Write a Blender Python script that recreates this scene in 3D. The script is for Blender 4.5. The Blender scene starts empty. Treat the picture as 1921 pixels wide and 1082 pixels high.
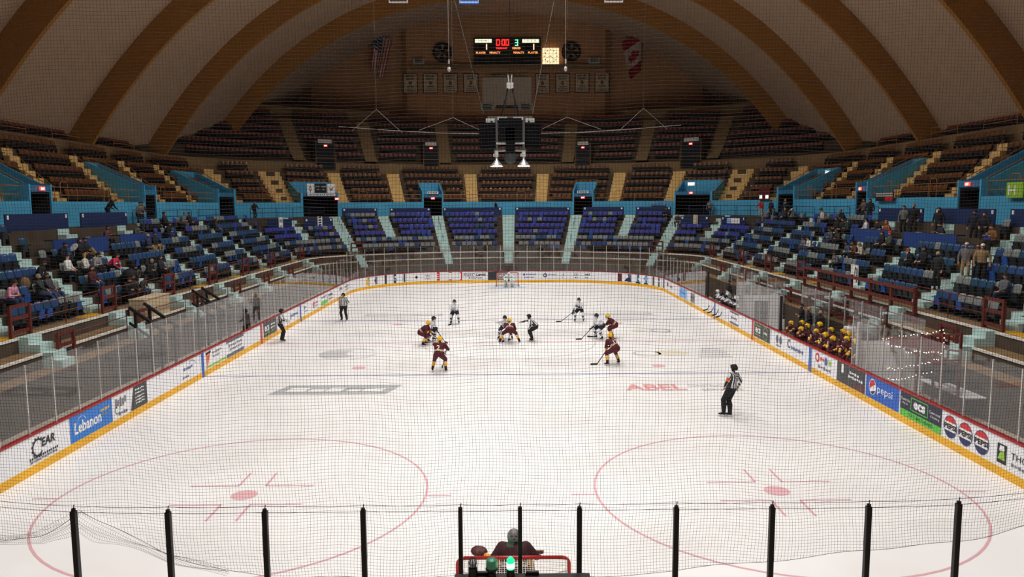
import bpy, bmesh, math, random
import numpy as np
from mathutils import Vector, Matrix, Quaternion
random.seed(11)
SC = bpy.context.scene
COL = SC.collection
PI = math.pi
# ---------------------------------------------------------------- camera
CX, CY, CH = -0.0886, -39.4131, 7.2121
YAW, PIT, ROL, FPX = 0.0073444, 0.1105384, -0.0052161, 1422.1
_fw = Vector((math.sin(YAW)*math.cos(PIT), math.cos(YAW)*math.cos(PIT), -math.sin(PIT)))
_r0 = Vector((math.cos(YAW), -math.sin(YAW), 0)); _u0 = _r0.cross(_fw)
_rt = _r0*math.cos(ROL)+_u0*math.sin(ROL); _up = -_r0*math.sin(ROL)+_u0*math.cos(ROL)
cam_data = bpy.data.cameras.new('camera'); cam = bpy.data.objects.new('camera', cam_data); COL.objects.link(cam)
cam_data.sensor_fit = 'HORIZONTAL'; cam_data.sensor_width = 36.0; cam_data.lens = FPX/1921*36.0
cam_data.clip_start = 0.1; cam_data.clip_end = 400
cam.matrix_world = Matrix(((_rt.x, _up.x, -_fw.x, CX), (_rt.y, _up.y, -_fw.y, CY), (_rt.z, _up.z, -_fw.z, CH), (0, 0, 0, 1)))
SC.camera = cam
def project(p):
    d = Vector(p)-Vector((CX, CY, CH)); z = d.dot(_fw)
    if z < .5: return None
    return 960.5+FPX*d.dot(_rt)/z, 541-FPX*d.dot(_up)/z, z
# ---------------------------------------------------------------- world, lamps, exposure
world = bpy.data.worlds.new('world'); SC.world = world; world.use_nodes = True
world.node_tree.nodes['Background'].inputs[0].default_value = (.8, .62, .45, 1)
world.node_tree.nodes['Background'].inputs[1].default_value = 0.012
LAMP_POWER = 880.0
for lx in (-4.5, 4.5):
    for ly in (-38, -27, -16, -4, 8, 20, 31):  # nearest pair added out of view to brighten the near ice
        ld = bpy.data.lights.new('roof_lamp_light', 'AREA'); ld.shape = 'DISK'; ld.size = 0.9
        ld.energy = LAMP_POWER; ld.color = (1.0, .972, .94); ld.spread = math.radians(138)
        lo = bpy.data.objects.new('roof_lamp_light', ld); COL.objects.link(lo); lo.location = (lx, ly, 27.0)
SC.view_settings.view_transform = 'Standard'; SC.view_settings.look = 'None'
SC.view_settings.exposure = 0.22; SC.view_settings.gamma = 1.0; SC.view_settings.use_curve_mapping = False
SC.cycles.max_bounces = 6; SC.cycles.diffuse_bounces = 3; SC.cycles.glossy_bounces = 2
SC.cycles.transmission_bounces = 4; SC.cycles.transparent_max_bounces = 12
SC.cycles.caustics_reflective = False; SC.cycles.caustics_refractive = False
SC.cycles.sample_clamp_indirect = 4.0
# ---------------------------------------------------------------- materials
def lin(c):
    c /= 255.0
    return c/12.92 if c <= .04045 else ((c+.055)/1.055)**2.4
MATS = {}
def mat(name, rgb, rough=.7, metal=0.0, emit=0.0, noise=0.0, nscale=4.0, spec=.4, stretch=None, bump=0.0):
    """procedural material; rgb in display values, optional noise mottling of the base colour"""
    if name in MATS: return MATS[name]
    m = bpy.data.materials.new(name); m.use_nodes = True; nt = m.node_tree; b = nt.nodes['Principled BSDF']
    col = tuple(lin(v) for v in rgb)+(1,)
    b.inputs['Base Color'].default_value = col; b.inputs['Roughness'].default_value = rough
    b.inputs['Metallic'].default_value = metal; b.inputs['Specular IOR Level'].default_value = spec
    if emit:
        b.inputs['Emission Color'].default_value = col; b.inputs['Emission Strength'].default_value = emit
    if noise or bump:
        tc = nt.nodes.new('ShaderNodeTexCoord'); mp = nt.nodes.new('ShaderNodeMapping')
        nz = nt.nodes.new('ShaderNodeTexNoise'); nz.inputs['Scale'].default_value = nscale; nz.inputs['Detail'].default_value = 5
        if stretch: mp.inputs['Scale'].default_value = stretch
        nt.links.new(tc.outputs['Object'], mp.inputs['Vector']); nt.links.new(mp.outputs['Vector'], nz.inputs['Vector'])
        if noise:
            cr = nt.nodes.new('ShaderNodeValToRGB')
            cr.color_ramp.elements[0].position = .3; cr.color_ramp.elements[1].position = .7
            cr.color_ramp.elements[0].color = tuple(v*(1-noise) for v in col[:3])+(1,)
            cr.color_ramp.elements[1].color = tuple(min(1, v*(1+noise)) for v in col[:3])+(1,)
            nt.links.new(nz.outputs['Fac'], cr.inputs['Fac']); nt.links.new(cr.outputs['Color'], b.inputs['Base Color'])
        if bump:
            bp = nt.nodes.new('ShaderNodeBump'); bp.inputs['Strength'].default_value = bump
            nt.links.new(nz.outputs['Fac'], bp.inputs['Height']); nt.links.new(bp.outputs['Normal'], b.inputs['Normal'])
    MATS[name] = m; return m
def glass_mat(name, tint=(1, 1, 1), boost=1.0, ior=1.45):
    if name in MATS: return MATS[name]
    m = bpy.data.materials.new(name); m.use_nodes = True; nt = m.node_tree; nt.nodes.remove(nt.nodes['Principled BSDF'])
    out = nt.nodes['Material Output']; tr = nt.nodes.new('ShaderNodeBsdfTransparent'); gl = nt.nodes.new('ShaderNodeBsdfGlossy')
    gl.inputs['Roughness'].default_value = .03; tr.inputs['Color'].default_value = tint+(1,)
    fr = nt.nodes.new('ShaderNodeFresnel'); ge = nt.nodes.new('ShaderNodeNewGeometry'); mi_ = nt.nodes.new('ShaderNodeMapRange')
    mi_.inputs['To Min'].default_value = ior; mi_.inputs['To Max'].default_value = 1/ior      # the thin pane reflects alike on both faces
    nt.links.new(ge.outputs['Backfacing'], mi_.inputs['Value']); nt.links.new(mi_.outputs['Result'], fr.inputs['IOR'])
    ml = nt.nodes.new('ShaderNodeMath'); ml.operation = 'MULTIPLY'; ml.inputs[1].default_value = boost; ml.use_clamp = True
    mx = nt.nodes.new('ShaderNodeMixShader')
    nt.links.new(fr.outputs[0], ml.inputs[0]); nt.links.new(ml.outputs[0], mx.inputs[0])
    nt.links.new(tr.outputs[0], mx.inputs[1]); nt.links.new(gl.outputs[0], mx.inputs[2]); nt.links.new(mx.outputs[0], out.inputs['Surface'])
    MATS[name] = m; return m
concrete = mat('shaded_concrete', (74, 62, 50), .85, noise=.25, nscale=1.2)  # darkened: the shade between the seat rows is put into the colour
tan_conc = mat('tan_concrete', (138, 112, 76), .8, noise=.12, nscale=2.0)
tan_step = mat('tan_step_paint', (226, 190, 124), .8, noise=.1, nscale=2.0)
floor_m = mat('slab_concrete', (168, 152, 134), .6, noise=.35, nscale=.5)
blue_wall = mat('sky_blue_paint', (78, 172, 214), .6, noise=.08, nscale=1.0)
navy = mat('navy_panel_paint', (11, 36, 84), .6, noise=.1, nscale=1.5)
teal = mat('pale_green_step_paint', (182, 208, 204), .7, noise=.1, nscale=3.0)
white_edge = mat('white_edge_paint', (225, 222, 214), .7, noise=.15, nscale=9.0)
walk_m = mat('walkway_concrete', (124, 98, 66), .85, noise=.2, nscale=1.5)
brown_wall = mat('brown_riser_paint', (84, 66, 48), .85, noise=.2, nscale=1.5)
rust = mat('red_oxide_paint', (100, 36, 26), .5, noise=.15, nscale=5.0)
tan_rail = mat('ochre_rail_paint', (170, 112, 52), .45)
blue_rail = mat('dark_blue_rail_paint', (28, 52, 92), .45)
black = mat('black_paint', (17, 17, 19), .5)
rubber = mat('black_rubber', (24, 24, 26), .8)
white = mat('white_board_plastic', (236, 237, 242), .35)
yellow = mat('yellow_kick_plastic', (236, 178, 30), .45, noise=.12, nscale=.7)
red_cap = mat('red_rail_plastic', (158, 30, 30), .4)
line_red = mat('red_line_paint', (176, 34, 44), .4)
line_blue = mat('blue_line_paint', (32, 92, 186), .4)
alum = mat('white_aluminium', (206, 204, 200), .4, metal=.3)
shell_m = mat('roof_plaster', (190, 160, 132), .9, noise=.06, nscale=.6, stretch=(.3, 3.0, 3.0))
rib_m = mat('roof_rib_paint', (166, 112, 46), .85, noise=.06, nscale=.7)
endwall_m = mat('end_wall_paint', (186, 138, 96), .9, noise=.1, nscale=.5, stretch=(2.5, 1, .4))
steel = mat('steel', (170, 172, 176), .3, metal=.9)
yellow_paint = mat('yellow_floor_paint', (214, 158, 24), .7, noise=.15, nscale=4.0)
dark_void = mat('painted_opening_shade', (26, 28, 34), .9)  # dark colour stands in for the shade inside the openings
# ---------------------------------------------------------------- helpers
class MB:
    """collects shapes for ONE mesh object"""
    def __init__(s): s.v = []; s.f = []; s.m = []
    def add(s, vs, fs, mi=0):
        o = len(s.v); s.v.extend([tuple(p) for p in vs]); s.f.extend([tuple(i+o for i in f) for f in fs]); s.m.extend([mi]*len(fs))
    def box(s, c, d, R=None, mi=0):
        hx, hy, hz = d[0]/2, d[1]/2, d[2]/2
        vs = [Vector((x, y, z)) for z in (-hz, hz) for y in (-hy, hy) for x in (-hx, hx)]
        if R is not None: vs = [R @ p for p in vs]
        c = Vector(c)
        s.add([p+c for p in vs], [(0, 2, 3, 1), (4, 5, 7, 6), (0, 1, 5, 4), (2, 6, 7, 3), (0, 4, 6, 2), (1, 3, 7, 5)], mi)
    def beam(s, p0, p1, w, h, mi=0, up=(0, 0, 1)):
        p0 = Vector(p0); p1 = Vector(p1); d = p1-p0; L = d.length
        if L < 1e-6: return
        y = d/L; u = Vector(up)
        if abs(y.dot(u)) > .98: u = Vector((1, 0, 0))
        x = y.cross(u).normalized(); z = x.cross(y)
        s.box((p0+p1)/2, (w, L, h), Matrix((x, y, z)).transposed(), mi)
    def tube(s, p0, p1, r0, r1=None, n=6, mi=0, caps=True):
        r1 = r0 if r1 is None else r1
        p0 = Vector(p0); p1 = Vector(p1); d = (p1-p0)
        if d.length < 1e-7: return
        q = Vector((0, 0, 1)).rotation_difference(d.normalized())
        vs = []
        for p, r in ((p0, r0), (p1, r1)):
            for i in range(n): vs.append(p+q @ Vector((r*math.cos(2*PI*i/n), r*math.sin(2*PI*i/n), 0)))
        fs = [(i, (i+1) % n, n+(i+1) % n, n+i) for i in range(n)]
        if caps: fs += [tuple(range(n-1, -1, -1)), tuple(range(n, 2*n))]
        s.add(vs, fs, mi)
    def path(s, pts, r, n=6, mi=0):
        for a, b in zip(pts[:-1], pts[1:]): s.tube(a, b, r, n=n, mi=mi)
    def ell(s, c, r, n=12, m=8, mi=0, R=None):
        c = Vector(c); vs = []; fs = []
        for j in range(m+1):
            th = PI*j/m
            for i in range(n):
                a = 2*PI*i/n; p = Vector((r[0]*math.sin(th)*math.cos(a), r[1]*math.sin(th)*math.sin(a), r[2]*math.cos(th)))
                vs.append(c+(R @ p if R is not None else p))
        for j in range(m):
            for i in range(n):
                a, b = j*n+i, j*n+(i+1) % n
                fs.append((a, a+n, b+n, b))
        s.add(vs, fs, mi)
    def lathe(s, c, prof, n=16, mi=0):
        c = Vector(c); vs = []; k = len(prof)
        for r, z in prof:
            for i in range(n): vs.append(c+Vector((r*math.cos(2*PI*i/n), r*math.sin(2*PI*i/n), z)))
        fs = [(j*n+i, j*n+(i+1) % n, (j+1)*n+(i+1) % n, (j+1)*n+i) for j in range(k-1) for i in range(n)]
        fs += [tuple(range(n-1, -1, -1)), tuple(range((k-1)*n, k*n))]
        s.add(vs, fs, mi)
    def quad(s, a, b, c, d, mi=0): s.add([a, b, c, d], [(0, 1, 2, 3)], mi)
    def slab(s, outline, z0, z1, mi=0):
        n = len(outline)
        s.add([(x, y, z0) for x, y in outline]+[(x, y, z1) for x, y in outline],
              [tuple(range(n-1, -1, -1)), tuple(range(n, 2*n))]+[(i, (i+1) % n, n+(i+1) % n, n+i) for i in range(n)], mi)
    def mesh(s, name, mats, smooth=False):
        me = bpy.data.meshes.new(name); me.from_pydata(s.v, [], s.f)
        for m in (mats if isinstance(mats, (list, tuple)) else [mats]): me.materials.append(m)
        me.polygons.foreach_set('material_index', s.m)
        if smooth: me.polygons.foreach_set('use_smooth', [True]*len(s.f))
        me.update(); return me
    def build(s, name, mats, parent=None, smooth=False, loc=None):
        o = bpy.data.objects.new(name, s.mesh(name, mats, smooth)); COL.objects.link(o)
        if loc is not None: o.location = loc
        if parent is not None: o.parent = parent
        return o
def tag(o, label, cat=None, group=None, kind=None):
    if label: o['label'] = label
    if cat: o['category'] = cat
    if group: o['group'] = group
    if kind: o['kind'] = kind
    return o
def struct(o, label=None, cat=None): return tag(o, label, cat, None, 'structure')
def empty(name, label, cat, loc=(0, 0, 0), rz=0.0, group=None):
    o = bpy.data.objects.new(name, None); COL.objects.link(o); o.location = loc; o.rotation_euler = (0, 0, rz)
    o.empty_display_size = .2
    return tag(o, label, cat, group)
ORD = ['zeroth', 'first', 'second', 'third', 'fourth', 'fifth', 'sixth', 'seventh', 'eighth', 'ninth', 'tenth', 'eleventh', 'twelfth', 'thirteenth', 'fourteenth', 'fifteenth', 'sixteenth', 'seventeenth', 'eighteenth', 'nineteenth', 'twentieth']
def ordn(i):
    if i < len(ORD): return ORD[i]
    t = {2: 'twenty', 3: 'thirty', 4: 'forty', 5: 'fifty'}[i//10]
    return {2: 'twentieth', 3: 'thirtieth', 4: 'fortieth', 5: 'fiftieth'}[i//10] if i % 10 == 0 else t+'-'+ORD[i % 10]
_tc = {}
def text_geom(txt, size=1.0, bold=0.0, shear=0.0, align='CENTER', res=2):
    """flat letter shapes: vertices (x, y) and faces, baseline at y = 0"""
    k = (txt, size, bold, shear, align, res)
    if k in _tc: return _tc[k]
    cu = bpy.data.curves.new('letters', 'FONT'); cu.body = txt; cu.size = size; cu.align_x = align
    cu.resolution_u = res; cu.offset = bold*size; cu.shear = shear; cu.fill_mode = 'FRONT'
    ob = bpy.data.objects.new('letters', cu); TMP.collection.objects.link(ob)
    TMP.view_layers[0].update(); dg = TMP.view_layers[0].depsgraph
    me = bpy.data.meshes.new_from_object(ob.evaluated_get(dg), depsgraph=dg)
    vs = [(v.co.x, v.co.y) for v in me.vertices]; fs = [tuple(p.vertices) for p in me.polygons]
    bpy.data.objects.remove(ob); bpy.data.curves.remove(cu); bpy.data.meshes.remove(me)
    _tc[k] = (vs, fs); return _tc[k]
TMP = bpy.data.scenes.new('scratch')
def put_text(mb, txt, size, fn, mi=0, off=.004, **kw):
    """letters laid through fn(x, y, off) -> world point"""
    vs, fs = text_geom(txt, size, **kw); mb.add([fn(x, y, off) for x, y in vs], fs, mi)
def fit_text(mb, txt, x0, x1, y, h, fn, mi=0, off=.004, **kw):
    vs, fs = text_geom(txt, 1.0, **kw)
    xs = [v[0] for v in vs]; ys = [v[1] for v in vs]; a, b = min(xs), max(xs); c, d = min(ys), max(ys)
    mb.add([fn(x0+(x-a)/(b-a)*(x1-x0), y+(yy-c)/(d-c)*h, off) for x, yy in vs], fs, mi)
# ---------------------------------------------------------------- plan curves
BR, BF = 26.0, 7.0
BC = (0.0, 10.6); FCX, FCY = 11.4, 10.6+math.sqrt(19**2-11.4**2)
BTH = math.atan2(FCX, FCY-BC[1]); BL1 = BR*BTH; BL2 = BL1+BF*(PI/2-BTH)
def bowl(t):
    """front-row line of the seating bowl: point and outward normal at arc position t (0 = centre of the far end)"""
    s = 1 if t >= 0 else -1; a = abs(t)
    if a <= BL1: an = a/BR; p = (BC[0]+BR*math.sin(an), BC[1]+BR*math.cos(an)); n = (math.sin(an), math.cos(an))
    elif a <= BL2: an = BTH+(a-BL1)/BF; n = (math.sin(an), math.cos(an)); p = (FCX+BF*n[0], FCY+BF*n[1])
    else: n = (1.0, 0.0); p = (FCX+BF, FCY-(a-BL2))
    return (s*p[0], p[1]), (s*n[0], n[1])
def bp(t, d, z):
    p, n = bowl(t); return Vector((p[0]+d*n[0], p[1]+d*n[1], z))
def bang(t):
    """heading (rotation about z) of somebody sitting at t and looking at the ice"""
    p, n = bowl(t); return math.atan2(n[0], -n[1])
RW, RL, RR = 12.95, 30.48, 8.5
def rink(s, off=0.0):
    """dasher board line: s = 0 at the middle of the far end, positive to the right"""
    g = 1 if s >= 0 else -1; a = abs(s); f = RW-RR; q = RR*PI/2; sd = 2*(RL-RR)
    if a <= f: p = (a, RL); n = (0, 1)
    elif a <= f+q: an = (a-f)/RR; n = (math.sin(an), math.cos(an)); p = (f+RR*n[0], RL-RR+RR*n[1])
    elif a <= f+q+sd: p = (RW, RL-RR-(a-f-q)); n = (1, 0)
    elif a <= f+2*q+sd: an = PI/2+(a-f-q-sd)/RR; n = (math.sin(an), math.cos(an)); p = (f+RR*n[0], -RL+RR+RR*n[1])
    else: p = (f-(a-f-2*q-sd), -RL); n = (0, -1)
    return g*(p[0]+off*n[0]), p[1]+off*n[1], g*n[0], n[1]
RHALF = 2*(RW-RR)+RR*PI+2*(RL-RR)
def rp(s, off, z):
    x, y, _, _ = rink(s, off); return Vector((x, y, z))
def sweep(mb, fn, prof, t0, t1, step=1.0, mi=0, caps=True):
    n = max(1, int(math.ceil((t1-t0)/step))); k = len(prof); vs = []
    for i in range(n+1):
        t = t0+(t1-t0)*i/n
        for d, z in prof: vs.append(fn(t, d, z))
    fs = [(i*k+j, i*k+(j+1) % k, (i+1)*k+(j+1) % k, (i+1)*k+j) for i in range(n) for j in range(k)]
    if caps: fs += [tuple(range(k)), tuple(range((n+1)*k-1, n*k-1, -1))]
    mb.add(vs, fs, mi)
# ================================================================ the setting
TMAX = 84.0
LZ = [2.6+.58*k for k in range(6)]                 # lower bowl row floors
UZ = [7.35, 8.08, 8.87, 9.72, 10.6]                # balcony row floors
EZ = [12.1+.93*k for k in range(6)]                # top tier row floors (far end)
VOM = [(-47.7, 1.0), (-35.2, .9), (-22.2, .8), (-15.85, 1.45), (-6.4, .9), (6.6, .9), (15.85, 1.45), (22.2, .8), (35.2, .9), (47.6, 1.05)]
LAIS = [0.15, 6.25, 15.4, 23.6, 31.8, 37.7, 43.4, 49.3, 55.3, 61.4]       # lower aisles that run to the top
UAIS = [2.9, 9.05, 13.7, 17.8, 20.6, 24.6, 30.4, 36.7, 43.5, 49.2, 55.5]   # balcony aisles
EAIS = [4.75, 10.4, 15.75]
# concrete slab and ice
b = MB(); b.box((0, 5, -.15), (76, 112, .24)); struct(b.build('floor', floor_m))
ice_m = bpy.data.materials.new('ice'); ice_m.use_nodes = True; MATS['ice'] = ice_m
def _ice():
    nt = ice_m.node_tree; p = nt.nodes['Principled BSDF']
    tc = nt.nodes.new('ShaderNodeTexCoord')
    n1 = nt.nodes.new('ShaderNodeTexNoise'); n1.inputs['Scale'].default_value = .35; n1.inputs['Detail'].default_value = 6
    n2 = nt.nodes.new('ShaderNodeTexNoise'); n2.inputs['Scale'].default_value = 9.0; n2.inputs['Detail'].default_value = 8
    cr = nt.nodes.new('ShaderNodeValToRGB'); cr.color_ramp.elements[0].color = (.81, .79, .785, 1); cr.color_ramp.elements[1].color = (.86, .85, .845, 1)
    cr.color_ramp.elements[0].position = .35; cr.color_ramp.elements[1].position = .6
    nt.links.new(tc.outputs['Object'], n1.inputs['Vector']); nt.links.new(tc.outputs['Object'], n2.inputs['Vector'])
    nt.links.new(n1.outputs['Fac'], cr.inputs['Fac']); nt.links.new(cr.outputs['Color'], p.inputs['Base Color'])
    mr = nt.nodes.new('ShaderNodeMapRange'); mr.inputs['To Min'].default_value = .28; mr.inputs['To Max'].default_value = .5
    nt.links.new(n2.outputs['Fac'], mr.inputs['Value']); nt.links.new(mr.outputs['Result'], p.inputs['Roughness'])
    p.inputs['Specular IOR Level'].default_value = .3
_ice()
b = MB(); N = 160
b.slab([rink(-RHALF+2*RHALF*i/N, 0.05)[:2] for i in range(N)], -.03, 0.0)
ice = struct(b.build('floor_ice', ice_m), 'white rink ice inside the boards', 'ice')
# paint in the ice: each marking a thin part of the ice
def faded(rgb, k):
    return tuple(int(240-(240-c)*k) for c in rgb)
mk_red = mat('ice_red_faint', faded((190, 60, 80), .38), .4); mk_red2 = mat('ice_red_dot', faded((205, 90, 105), .42), .4)
mk_blue = mat('ice_blue_faint', faded((60, 70, 140), .55), .4); mk_grey = mat('ice_grey', faded((70, 74, 78), .36), .4)
mk_grey2 = mat('ice_grey_pale', faded((95, 90, 100), .27), .4); mk_abel = mat('ice_red_letters', faded((205, 40, 40), .38), .4)
mk_tan = mat('ice_tan', faded((200, 170, 110), .3), .4); mk_white = mat('ice_white_letters', (236, 236, 236), .4)
ICE_FN = lambda z: (lambda x, y, off: Vector((x, y, z)))
def ring(mb, cx, cy, r0, r1, z, mi=0, n=64, a0=0, a1=2*PI):
    vs = []
    for i in range(n+1):
        a = a0+(a1-a0)*i/n
        vs += [(cx+r0*math.cos(a), cy+r0*math.sin(a), z), (cx+r1*math.cos(a), cy+r1*math.sin(a), z)]
    mb.add(vs, [(2*i, 2*i+1, 2*i+3, 2*i+2) for i in range(n)], mi)
def disc(mb, cx, cy, rx, ry, z, mi=0, n=40):
    mb.add([(cx+rx*math.cos(2*PI*i/n), cy+ry*math.sin(2*PI*i/n), z) for i in range(n)], [tuple(range(n))], mi)
def flat(mb, x0, x1, y0, y1, z, mi=0): mb.quad((x0, y0, z), (x1, y0, z), (x1, y1, z), (x0, y1, z), mi)
for sx in (-1, 1):
    b = MB(); ring(b, sx*6.7, -21.03, 4.54, 4.60, .004); tag(b.build('faceoff_circle', mk_red, ice), None)
    b = MB(); disc(b, sx*6.7, -21.03, .32, .32, .004)
    b.build('faceoff_spot', mk_red2, ice)
    b = MB()
    for hx in (-1, 1):
        for hy in (-1, 1):
            cx, cy = sx*6.7+hx*.35, -21.03+hy*.62
            flat(b, min(cx, cx+hx*1.25), max(cx, cx+hx*1.25), cy-.03, cy+.03, .0045)
            flat(b, cx-.03, cx+.03, min(cy, cy+hy*.95), max(cy, cy+hy*.95), .0045)
    for hx in (-1, 1):
        flat(b, sx*6.7+hx*4.6-(.6 if hx < 0 else 0), sx*6.7+hx*4.6+(.6 if hx > 0 else 0), -21.2, -21.14, .0045)
    b.build('faceoff_marking', mk_red, ice)
    b = MB(); disc(b, sx*6.7, -6.15, .3, .3, .004); b.build('neutral_spot', mk_red2, ice)
    b = MB(); disc(b, sx*6.7, 6.15, .3, .3, .004); b.build('neutral_spot', mk_red2, ice)
b = MB(); flat(b, -RW, RW, -7.72, -7.58, .003); flat(b, -RW, RW, 7.58, 7.74, .003); b.build('blue_line', mk_blue, ice)
b = MB(); flat(b, -RW, RW, -.07, .07, .003); flat(b, -11.6, 11.6, 27.1, 27.16, .003); flat(b, -11.6, 11.6, -27.16, -27.1, .003); b.build('red_line', mk_red, ice)
b = MB(); ring(b, 0, 0, 4.5, 4.57, .0035); b.build('centre_circle', mk_grey2, ice)
# advert lettering frozen into the ice
b = MB(); sk = .45
b.quad((-9.3, -10.9, .004), (-4.75, -10.9, .004), (-4.3, -9.4, .004), (-8.85, -9.4, .004), 0)
for q, (xa, xb, hh) in enumerate([(-8.75, -8.0, .6), (-7.9, -7.3, .42), (-7.2, -6.6, .6), (-6.4, -5.9, .3), (-5.8, -5.0, .45)]):
    b.quad((xa, -10.45, .006), (xb, -10.45, .006), (xb+.15, -10.45+hh, .006), (xa+.15, -10.45+hh, .006), 1)
b.build('ice_advert', [mk_grey, mk_white], ice)
b = MB(); fit_text(b, 'ABEL', 4.55, 6.95, -10.6, 1.0, ICE_FN(.005), 0, bold=.035); b.build('ice_advert', mk_abel, ice)
b = MB(); fit_text(b, 'CONSTRUCTION', 7.1, 9.1, -10.05, .35, ICE_FN(.005), 0); fit_text(b, 'SERVICES', 7.5, 9.1, -10.75, .35, ICE_FN(.005), 0); b.build('ice_advert', mk_grey, ice)
b = MB(); disc(b, -8.25, -2.95, 1.0, .95, .0045, 0); disc(b, -7.2, -2.75, .75, .7, .0052, 1)
ring(b, -7.85, -2.9, 1.3, 1.38, .005, 0); b.build('ice_advert', [mk_grey2, mk_white], ice)
b = MB(); disc(b, 7.45, 3.3, .45, .4, .0045, 0); ring(b, 8.7, 3.3, .45, .6, .0045, 1); flat(b, 7.9, 9.3, 2.9, 3.0, .0045, 1); flat(b, 7.9, 9.6, 3.6, 3.68, .0045, 1)
b.build('ice_advert', [mk_tan, mk_grey2], ice)
b = MB(); disc(b, 7.9, -3.2, .8, .7, .0045, 0); ring(b, 6.7, -3.3, .55, .68, .0045, 1)
for q in range(5): flat(b, 9.0+.15*q, 10.6, -4.3+.5*q, -4.12+.5*q, .0045, 1)
b.build('ice_advert', [mk_tan, mk_grey2], ice)
for x0, x1, y0 in ((-9.4, -4.3, 9.6), (4.9, 9.5, 9.5), (-9.2, -7.4, 2.4), (-1.9, -.2, -.9), (-1.8, .9, -2.0)):
    b = MB()
    if x1-x0 > 3:
        flat(b, x0, x1, y0, y0+1.0, .0045, 0); flat(b, x0+.3, x1-.3, y0+.35, y0+.62, .0055, 1)
    else:
        flat(b, x0, x1, y0, y0+.1, .0045, 0); flat(b, x0+.2, x1-.4, y0+.55, y0+.62, .0045, 0); flat(b, x0+.4, x1, y0+1.0, y0+1.05, .0045, 0)
    b.build('ice_advert', [mk_grey2, mk_white], ice)
crease_m = mat('ice_crease_blue', (196, 216, 236), .4)
for g in (1, -1):
    b = MB(); vs = [(1.83*math.cos(PI*i/24), g*(27.13)-g*1.83*math.sin(PI*i/24), .002) for i in range(25)]
    b.add(vs, [tuple(range(25))]); b.build('goal_crease', crease_m, ice)

# lower bowl: row terraces, the walkway and the two ledges below it, as one swept slab
prof = [(-2.6, -.2), (-2.6, 1.5), (-1.8, 1.5), (-1.8, 2.05), (-1.0, 2.05), (-1.0, LZ[0])]
for k in range(5): prof += [(.85*k+.14, LZ[k]), (.85*k+.14, LZ[k+1])]
prof += [(.85*5+.14, LZ[5]), (.85*5+.14, 6.08), (6.5, 6.08), (6.5, -.2)]
b = MB(); sweep(b, bp, prof, -TMAX, TMAX, 1.0); struct(b.build('floor_lower_stand', concrete), 'stepped concrete of the lower seating bowl', 'stand')
for nm, d, z in (('trim_1', -1.0, 2.6), ('trim_2', -1.8, 2.05)):
    b = MB(); sweep(b, bp, [(d-.03, z-.08), (d-.03, z+.006), (d+.05, z+.006), (d+.05, z-.08)], -TMAX, TMAX, 1.0)
    struct(b.build(nm, white_edge), 'white painted edge of a ledge below the front row', 'edge strip')
for nm, d0, d1, z in (('floor_walkway', -.99, -.3, 2.6), ('floor_ledge', -1.79, -1.02, 2.05), ('floor_ledge', -2.59, -1.82, 1.5)):
    b = MB(); sweep(b, bp, [(d0, z-.02), (d0, z+.004), (d1, z+.004), (d1, z-.02)], -TMAX, TMAX, 1.0); struct(b.build(nm, walk_m), 'brown walkway concrete below the front row', 'walkway')
# blue wall in front of the balcony, in pieces between the openings
b = MB(); cuts = [-TMAX]
for c, h in VOM: cuts += [c-h, c+h]
cuts.append(TMAX)
for i in range(0, len(cuts), 2):
    sweep(b, bp, [(6.38, 6.05), (6.38, 7.5), (6.62, 7.5), (6.62, 6.05)], cuts[i], cuts[i+1], 1.0)
struct(b.build('wall_balcony', blue_wall), 'sky blue wall along the front of the balcony', 'wall')
# balcony terraces
def bal_prof(k0):
    if k0 == 0: pr = [(6.5, -.2), (6.5, UZ[0])]
    else: pr = [(8.0+.85*(k0-1)+.14, -.2), (8.0+.85*(k0-1)+.14, UZ[k0])]
    for k in range(k0, 4): pr += [(8.0+.85*k+.14, UZ[k]), (8.0+.85*k+.14, UZ[k+1])]
    return pr+[(12.0, UZ[4]), (12.0, -.2)]
b = MB()
for i in range(0, len(cuts), 2): sweep(b, bp, bal_prof(0), cuts[i], cuts[i+1], 1.0)
for c, h in VOM: sweep(b, bp, bal_prof(2 if abs(c) < 17 else 3), c-h, c+h, .8)
struct(b.build('floor_balcony', brown_wall), 'stepped concrete of the balcony', 'stand')
# parapet and top tier
b = MB(); sweep(b, bp, [(11.9, 10.3), (11.9, 11.75), (12.15, 11.75), (12.15, 10.3)], -TMAX, TMAX, 1.0)
struct(b.build('wall_parapet', tan_conc), 'tan parapet wall behind the balcony seats', 'wall')
prof = [(12.0, 8.0), (12.0, EZ[0]-.5)]
prof = [(12.1, 8.0), (12.1, EZ[0]-.9), (12.9, EZ[0]-.9), (12.9, EZ[0])]
for k in range(5): prof += [(13.35+.85*k+.14, EZ[k]), (13.35+.85*k+.14, EZ[k+1])]
prof += [(18.9, EZ[5]), (18.9, 8.0)]
b = MB(); sweep(b, bp, prof, -23.0, 23.0, .8); struct(b.build('floor_upper_stand', brown_wall), 'stepped floor of the dark top tier at the far end', 'stand')
prof = [(12.1, 8.0), (12.1, 11.0), (12.75, 11.0), (12.75, 11.8), (13.45, 11.8), (13.45, 12.6), (15.5, 12.6), (15.5, 8.0)]
for g in (-1, 1):
    b = MB(); t0, t1 = sorted((g*23.0, g*TMAX)); sweep(b, bp, prof, t0, t1, 1.0)
    struct(b.build('floor_upper_side', brown_wall), 'stepped floor of the top tier along the %s side' % ('left' if g < 0 else 'right'), 'stand')
for g in (-1, 1):
    b = MB(); t0, t1 = sorted((g*8.3, g*23.0)); sweep(b, bp, [(18.3, 16.0), (18.3, 18.25), (18.7, 18.25), (18.7, 16.0)], t0, t1, .8)
    struct(b.build('wall_upper', tan_conc), 'tan wall band above the top tier, %s of centre' % ('left' if g < 0 else 'right'), 'wall')
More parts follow.
